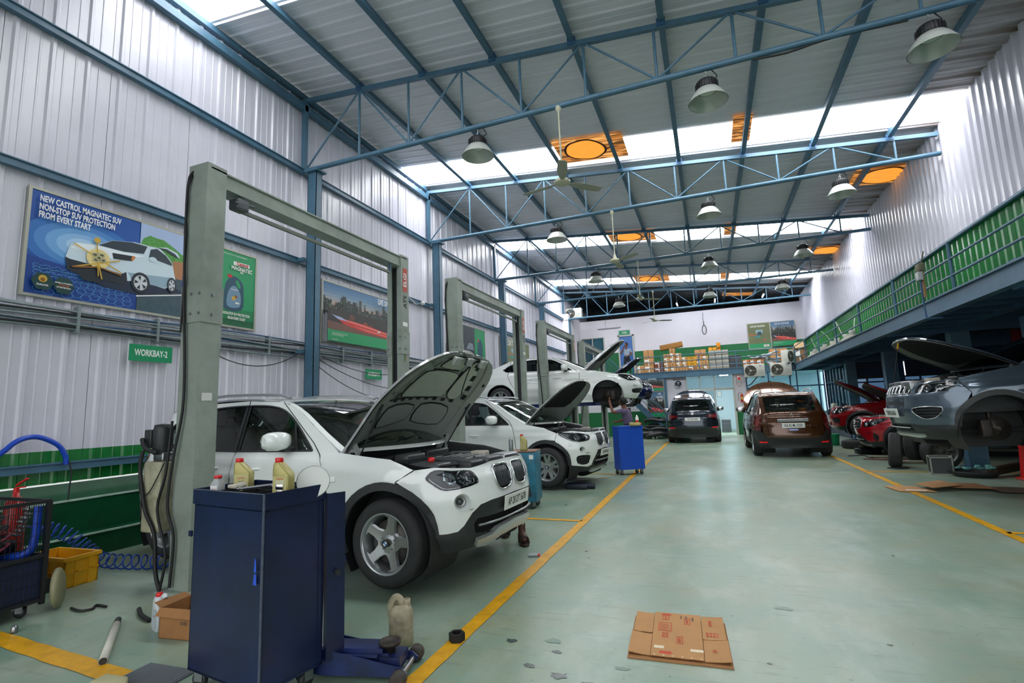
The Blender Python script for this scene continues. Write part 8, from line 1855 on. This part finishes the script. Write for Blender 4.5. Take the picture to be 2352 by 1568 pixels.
loose_wheel('bare wheel resting upright by the bright red SUV hub', (4.05, 13.6, .35), (.0, 0, 1.0), 'double', .35)
t = thing('flight_case', 'black case with pale metal edges on the floor under the grey-blue SUV', 'case', (3.56, 11.30, 0), rotz=-.18)
m = MB(); m.box(.01, .01, .01, .31, .34, .30); m.build('case_body', BLACKP, t)
m = MB()
for x in (0, .30): 
    for y in (0, .33): m.box(x, y, 0, x+.022, y+.022, .31)
for z in (0, .29):
    for y in (0, .33): m.box(0, y, z, .322, y+.022, z+.022)
    for x in (0, .30): m.box(x, 0, z, x+.022, .352, z+.022)
m.build('case_edging', mat('pale_edging', '8f968c', .5), t)
t = thing('safety_cone', 'red plastic stand at the right edge of the picture under the grey-blue SUV', 'stand', (4.66, 10.75, 0))
m = MB(); m.rbox(-.13, -.13, 0, .13, .13, .03, .02); m.build('cone_base', REDP, t); m = MB(); m.lathe([(.10, .03), (.085, .25), (.07, .50), (.095, .62), (.10, .66), (.0, .68)], 18); m.build('cone_body', REDP, t)
t = thing('oil_tray', 'low black drain tray with blue-green plastic on the floor under the grey-blue SUV', 'tray', (4.12, 11.15, 0)); m = MB(); m.lathe([(0, .01), (.26, .01), (.32, .09), (.34, .095), (.33, .07), (.27, 0)], 28); m.build('tray_body', BLACKP, t)
m = MB(); r_ = random.Random(4)
for k in range(18): m.sphere((4.12+r_.uniform(-.25, .25), 11.1+r_.uniform(-.15, .15), .13+r_.uniform(0, .05)), (.05, .03, .02), 0, 8, 5)
tag(m.build('plastic_film', mat('teal_film', '5f9a94', .2)), 'crumpled teal plastic film lying on the drain tray', 'plastic film')
tag(MB().cyl((4.3, 11.0, .10), (5.0, 11.6, .14), .075, 16).build('silencer_pipe', mat('rusty_brown_pipe', '4f4436', .5, .5)), 'brown rusty exhaust pipe lying beside the drain tray', 'pipe')
t = thing('bucket', 'green plastic bucket on the floor between the brown and the dull red SUV', 'bucket', (3.42, 18.2, 0)); m = MB(); m.lathe([(0, 0), (.13, 0), (.16, .33), (.17, .34), (.155, .33), (.125, .01)], 22); m.build('bucket_body', mat('green_plastic', '169a64', .4), t)
t = thing('jerry_can', 'translucent white jerry can on the ledge below the office glazing', 'can', (4.36, 22.4, .9)); m = MB(); m.rbox(-.10, -.14, 0, .10, .14, .32, .05); m.cyl((0, .06, .3), (0, .06, .36), .03); m.build('can_body', mat('translucent_cream', 'c9cdb8', .4), t)
t = thing('orange_pot', 'small orange pot beside the white jerry can', 'pot', (4.34, 22.95, .9)); m = MB(); m.lathe([(0, 0), (.05, 0), (.065, .05), (.05, .10), (0, .11)], 14); m.build('pot_body', mat('orange_pot_plastic', 'd85a20', .4), t)
MB().box(4.2, 21.1, .86, 4.52, 24.3, .90).build('trim_11', mat('dark_counter', '2c343c', .4), kind='structure')
for k, (pts, l, mm) in enumerate(((((3.15, 13.9, .02), (3.5, 13.6, .03), (3.9, 13.8, .02), (4.3, 13.5, .03), (4.0, 13.3, .02)), 'dark red cable tangled on the floor in front of the bright red SUV', mat('dark_red_hose', '6b1f2a', .5)), (((3.0, 14.6, .02), (3.3, 14.5, .04), (3.4, 14.2, .02), (3.9, 14.4, .03)), 'dark hose end on the floor near the bright red SUV', BLACK), (((3.15, 12.2, .01), (3.35, 12.3, .01), (3.5, 12.2, .01), (3.3, 12.1, .01), (3.15, 12.2, .01)), 'small black ring of cable on the floor left of the edged case', BLACK))):
    tag(MB().tube(pts, .014, 5, smooth_path=4).build('floor_cable', mm), l, 'cable')
for x, y, w_, d_, l in ((3.55, 13.0, .55, .14, 'flat pale lift arm end on the floor by the bright red SUV, nearer one'), (3.3, 14.1, .5, .12, 'flat pale lift arm end on the floor by the bright red SUV, farther one')):
    m = MB(); m.rbox(0, 0, .03, w_, d_, .07, .02); m.box(.1, .02, 0, w_, d_-.02, .03); tag(m.build('lift_arm_end', mat('pale_grey_paint', '8d8b78', .5, noise=.3), loc=(x, y, 0), rot=(0, 0, -.1)), l, 'lift arm')
m = MB(); m.rbox(0, 0, 0, .5, .35, .14, .03); m.rbox(.05, .05, .14, .3, .2, .2, .02); tag(m.build('oil_pan', OILY, loc=(3.35, 15.1, 0), rot=(0, 0, .1)), 'oily black engine pan on the floor before the bright red SUV', 'car part')
# low right-hand lift arms under the raised SUV
for y0, s, l in ((8.1, -1, 'near'), (10.4, 1, 'far')):
    t = thing('lift_support', 'dark lift carriage holding the %s side of the grey-blue SUV' % l, 'lift support', (4.9, y0, 0)); MB().box(-.14, -.1, 0, .14, .1, 2.6).build('lift_post', BLUED, t); m = MB(); m.beam((0, s*-.1, .72), (-.75, s*-.35, .76), .10, .08); m.beam((0, s*-.1, .72), (.8, s*-.35, .76), .10, .08); m.build('lift_arm', BLACKP, t)
# office things seen through the doorway
t = thing('storage_rack', 'tall dark rack with colourful cans inside the lit back doorway', 'rack', (1.10, 26.6, 0)); m = MB(); m.box(0, 0, 0, .03, .5, 1.9); m.box(.3, 0, 0, .33, .5, 1.9)
for z in (.1, .55, 1.0, 1.45, 1.85): m.box(0, 0, z, .33, .5, z+.03)
m.build('rack_frame', mat('dark_rack', '2f3a44', .5), t)
r_ = random.Random(9)
for z in (.13, .58, 1.03, 1.48):
    for k in range(3):
        c = r_.choice([REDP, YELP, WHITE, BLACKP, BLUEP]); m = MB(); m.lathe([(0, 0), (.035, 0), (.035, .2), (.02, .23), (0, .23)], 12); tag(m.build('rack_bottle', c, loc=(1.15+.09*k+.02, 26.65, z+.01)), 'small %s bottle on the %s shelf of the rack inside the back doorway' % (('left', 'middle', 'right')[k], {.13: 'bottom', .58: 'second', 1.03: 'third', 1.48: 'top'}[z]), 'bottle', 'bottles on the doorway rack')
t = thing('desk_drawers', 'low grey drawer unit inside the lit back doorway', 'drawers', (.42, 26.6, 0)); MB().rbox(0, 0, 0, .42, .4, .62, .02).build('drawer_body', mat('grey_drawer', '6a7074', .5), t); [MB().box(.02, -.012, .05+.19*k, .40, 0, .21+.19*k).build('drawer_front', mat('dark_drawer', '42484c', .5), t) for k in range(3)]
for x, z, l in ((-.02, 1.62, 'framed certificate inside the left back window'), (.36, 1.72, 'framed certificate on the wall inside the back doorway')):
    t = thing('certificate', l, 'picture', (x, 28.98, z)); MB().box(0, 0, 0, .22, .02, .30).build('certificate_frame', mat('certificate_frame', '7d9aa8', .5), t); MB().box(.02, -.003, .02, .20, 0, .28).build('certificate_paper', WHITE, t)
# ================================================================== PEOPLE
def skin_chain(verts, edges, radii, sub=2):
    me = bpy.data.meshes.new('b'); me.from_pydata(verts, edges, []); o = bpy.data.objects.new('b', me); COL.objects.link(o)
    md = o.modifiers.new('s', 'SKIN'); md.use_smooth_shade = True
    for i, r in enumerate(radii):
        v = me.skin_vertices[0].data[i]; v.radius = (r, r) if not isinstance(r, tuple) else r
        v.use_root = (i == 0)
    ss = o.modifiers.new('u', 'SUBSURF'); ss.levels = sub; ss.render_levels = sub
    dg = bpy.context.evaluated_depsgraph_get(); res = bpy.data.meshes.new_from_object(o.evaluated_get(dg)); bpy.data.objects.remove(o); return res
def person(label, loc, rotz, J, shirt, pants, group=None, sandals=True, hat=False, skin=SKIN):
    """J: joint positions; one continuous body whose faces take skin, shirt or trouser cloth by the nearest bone"""
    t = thing('person', label, 'person', loc, rotz, group)
    N = ['pelvis', 'waist', 'chest', 'neck', 'skull', 'shoulder_l', 'elbow_l', 'wrist_l', 'palm_l', 'shoulder_r', 'elbow_r', 'wrist_r', 'palm_r', 'hip_l', 'knee_l', 'ankle_l', 'toe_l', 'hip_r', 'knee_r', 'ankle_r', 'toe_r']
    R_ = [.125, .125, .15, .052, .075, .07, .045, .028, .034, .07, .045, .028, .034, .09, .06, .04, .036, .09, .06, .04, .036]
    E = [(0, 1), (1, 2), (2, 3), (3, 4), (2, 5), (5, 6), (6, 7), (7, 8), (2, 9), (9, 10), (10, 11), (11, 12), (0, 13), (13, 14), (14, 15), (15, 16), (0, 17), (17, 18), (18, 19), (19, 20)]
    V = [J[n] for n in N]
    fr_ = (Vector(J['nose'])-Vector(J['skull'])).normalized()
    me = skin_chain(V, E, R_)
    bone = ['p', 's', 's', 'k', 's', 's2', 'k', 'k', 's', 's2', 'k', 'k', 'p', 'p', 'k2', 'k', 'p', 'p', 'k2', 'k']
    for m_ in (skin, shirt, pants): me.materials.append(m_)
    for p in me.polygons:
        c = p.center; best = (9, 0, 0)
        for i, (a, b) in enumerate(E):
            A, B = Vector(V[a]), Vector(V[b]); ab = B-A; f = max(0, min(1, (c-A).dot(ab)/max(ab.length_squared, 1e-9))); d = (c-(A+ab*f)).length-R_[a]*(1-f)-R_[b]*f
            if d < best[0]: best = (d, i, f)
        k = bone[best[1]]
        p.material_index = {'k': 0, 's': 1, 's2': 1 if best[2] < .6 else 0, 'p': 2, 'k2': 2 if best[2] < .72 else 0}[k] if best[1] != 2 else (1 if best[2] < .35 else 0)
        p.use_smooth = True
    link('body', me, t)
    # head
    S0 = Vector(J['skull']); up = (S0-Vector(J['neck'])).normalized(); right = fr_.cross(up).normalized(); up = right.cross(fr_).normalized(); HM_ = Matrix((fr_, -right, up)).transposed().to_4x4(); HM_.translation = S0+up*.04
    h = MB(); h.sphere((0, 0, .02), (.095, .075, .115), 0, 20, 14, HM_); h.sphere((.03, 0, -.05), (.06, .052, .062), 0, 16, 10, HM_)
    h.tube([tuple(HM_ @ Vector(q)) for q in ((.088, 0, .03), (.102, 0, .0), (.108, 0, -.015))], .013, 8); h.sphere((.104, 0, -.018), (.014, .017, .012), 0, 10, 6, HM_)
    for s in (-1, 1): h.sphere((-.005, s*.078, .0), (.018, .010, .030), 0, 10, 8, HM_)
    hd = h.build('head', skin, t)
    e = MB()
    for s in (-1, 1): e.sphere((.083, s*.030, .022), (.012, .014, .008), 0, 10, 6, HM_)
    e.build('eyes', mat('eye_white', 'd8d4cc', .3), hd)
    e = MB()
    for s in (-1, 1): e.sphere((.093, s*.030, .022), (.004, .006, .006), 0, 8, 5, HM_); e.tube([tuple(HM_ @ Vector(q)) for q in ((.088, s*.015, .042), (.090, s*.030, .046), (.080, s*.045, .042))], .004, 5)
    e.tube([tuple(HM_ @ Vector(q)) for q in ((.080, -.022, -.052), (.088, 0, -.050), (.080, .022, -.052))], .005, 5); e.build('brows_and_mouth', mat('dark_lips', '3c1f18', .6), hd)
    h = MB(); h.sphere((-.018, 0, .045), (.092, .083, .105), 0, 20, 12, HM_); h.build('hair', HAIR, t)
    # hands with five fingers
    for sd in ('l', 'r'):
        P0, P1 = Vector(J['wrist_'+sd]), Vector(J['palm_'+sd]); d = (P1-P0).normalized(); side = d.cross(Vector(J.get('palmn_'+sd, (0, 0, 1)))).normalized(); nn = side.cross(d)
        vs = []; es = []; rs = []
        for k, (o_, ln) in enumerate(((-.030, .060), (-.010, .072), (.010, .068), (.030, .052))):
            b = len(vs); q = P1+side*o_; vs += [tuple(q), tuple(q+d*ln*.5-nn*.006), tuple(q+d*ln*.8-nn*.022), tuple(q+d*ln-nn*.038)]; es += [(b, b+1), (b+1, b+2), (b+2, b+3)]; rs += [.010, .009, .0085, .007]
            m2 = skin_chain(vs[b:], [(0, 1), (1, 2), (2, 3)], rs[b:], 1); m2.materials.append(skin); link('finger', m2, t)
        q = P0.lerp(P1, .4)-side*.028; m2 = skin_chain([tuple(q), tuple(q-side*.03+d*.025), tuple(q-side*.038+d*.055-nn*.01)], [(0, 1), (1, 2)], [.012, .011, .008], 1); m2.materials.append(skin); link('thumb', m2, t)
    # sandals
    if sandals:
        for sd in ('l', 'r'):
            A, B = Vector(J['ankle_'+sd]), Vector(J['toe_'+sd]); d = Vector((B.x-A.x, B.y-A.y, 0)).normalized(); n = Vector((-d.y, d.x, 0)); c = Vector((A.x, A.y, 0))-d*.04; z0 = B.z-.045
            M_ = Matrix((d, n, Vector((0, 0, 1)))).transposed().to_4x4(); M_.translation = Vector((c.x, c.y, z0))
            s_ = MB(); s_.rings([[tuple(M_ @ Vector((x, y, z))) for x, y in spline([(-.01, 0), (.02, .036), (.12, .034), (.20, .046), (.25, .02), (.26, 0), (.25, -.02), (.20, -.046), (.12, -.034), (.02, -.036)], 3, True)] for z in (0, .018)], 0, False, True)
            for x in (.10, .17): s_.tube([tuple(M_ @ Vector(q)) for q in ((x, -.045, .01), (x+.01, -.03, .075), (x+.01, .03, .075), (x, .045, .01))], .012, 6, smooth_path=3)
            s_.tube([tuple(M_ @ Vector(q)) for q in ((.05, -.04, .02), (.0, -.03, .09), (.0, .03, .09), (.05, .04, .02))], .009, 5, smooth_path=3); s_.build('sandal', mat('brown_sandal', '2a1a14', .6), t)
    return t
# mechanic reaching up to the raised saloon's hub
person('man in a purple-grey shirt reaching up to the hub of the raised white saloon', (-1.98, 12.85, 0), 0, dict(
    pelvis=(.05, 0, .86), waist=(.06, 0, .98), chest=(.03, 0, 1.18), neck=(-.03, 0, 1.37), skull=(-.06, .0, 1.47), nose=(-.18, .10, 1.53),
    shoulder_l=(-.02, -.19, 1.30), elbow_l=(-.28, -.20, 1.26), wrist_l=(-.36, -.10, 1.50), palm_l=(-.38, -.06, 1.58), palmn_l=(-1, 0, 0), shoulder_r=(.03, .19, 1.30), elbow_r=(-.05, .32, 1.10), wrist_r=(-.26, .22, 1.02), palm_r=(-.34, .18, 1.03),
    hip_l=(.05, -.10, .82), knee_l=(-.02, -.12, .46), ankle_l=(.05, -.13, .09), toe_l=(-.10, -.14, .05), hip_r=(.05, .10, .82), knee_r=(.03, .14, .46), ankle_r=(.12, .15, .09), toe_r=(-.02, .18, .05)),
    mat('purple_grey_shirt', '5f5470', .85, noise=.15), mat('dark_trousers', '22242a', .85))
# man with a phone at the store door
person('man in a pale blue shirt holding a phone at the upper store door', (-3.80, 26.3, 2.90), 0, dict(
    pelvis=(0, 0, .92), waist=(0, 0, 1.05), chest=(0, .0, 1.28), neck=(0, 0, 1.49), skull=(0, -.01, 1.59), nose=(-.10, -.14, 1.57),
    shoulder_l=(.19, 0, 1.42), elbow_l=(.25, -.05, 1.14), wrist_l=(.08, -.2, 1.05), palm_l=(.0, -.22, 1.08), shoulder_r=(-.19, 0, 1.42), elbow_r=(-.29, -.12, 1.18), wrist_r=(-.16, -.16, 1.42), palm_r=(-.12, -.14, 1.50), palmn_r=(0, -1, 0),
    hip_l=(.10, 0, .88), knee_l=(.12, -.03, .48), ankle_l=(.13, 0, .09), toe_l=(.14, -.15, .05), hip_r=(-.10, 0, .88), knee_r=(-.12, -.03, .48), ankle_r=(-.13, 0, .09), toe_r=(-.15, -.15, .05)),
    mat('pale_blue_shirt', '8a9cae', .85, noise=.2, nscale=30), mat('dark_trousers', '22242a', .85))
t = thing('mobile_phone', 'dark phone held to the face of the man at the store door', 'phone', (-3.90, 26.15, 4.38)); MB().rbox(-.01, -.035, 0, .01, .035, .14, .005).build('phone_body', BLACK, t)
# man crouching behind the nose of the nearest SUV, only his legs and sandals show
person('man in grey trousers and brown sandals crouching behind the nose of the nearest SUV', (-2.14, 5.46, 0), 0, dict(
    pelvis=(-.16, .22, .44), waist=(-.2, .16, .52), chest=(-.30, .06, .66), neck=(-.42, -.02, .76), skull=(-.50, -.04, .80), nose=(-.60, -.06, .74),
    shoulder_l=(-.36, -.12, .68), elbow_l=(-.50, -.16, .50), wrist_l=(-.68, -.12, .48), palm_l=(-.76, -.10, .50), shoulder_r=(-.28, .22, .70), elbow_r=(-.46, .28, .52), wrist_r=(-.64, .18, .48), palm_r=(-.72, .16, .50),
    hip_l=(-.12, .13, .42), knee_l=(.10, -.12, .50), ankle_l=(.14, -.16, .09), toe_l=(.22, -.30, .05), hip_r=(-.20, .30, .42), knee_r=(-.12, .05, .50), ankle_r=(-.17, .14, .09), toe_r=(-.12, -.02, .05)),
    mat('grey_work_shirt', '5c6064', .85), mat('grey_trousers', '4f5350', .85, noise=.2), skin=mat('dark_brown_skin', '4a2c1e', .55))
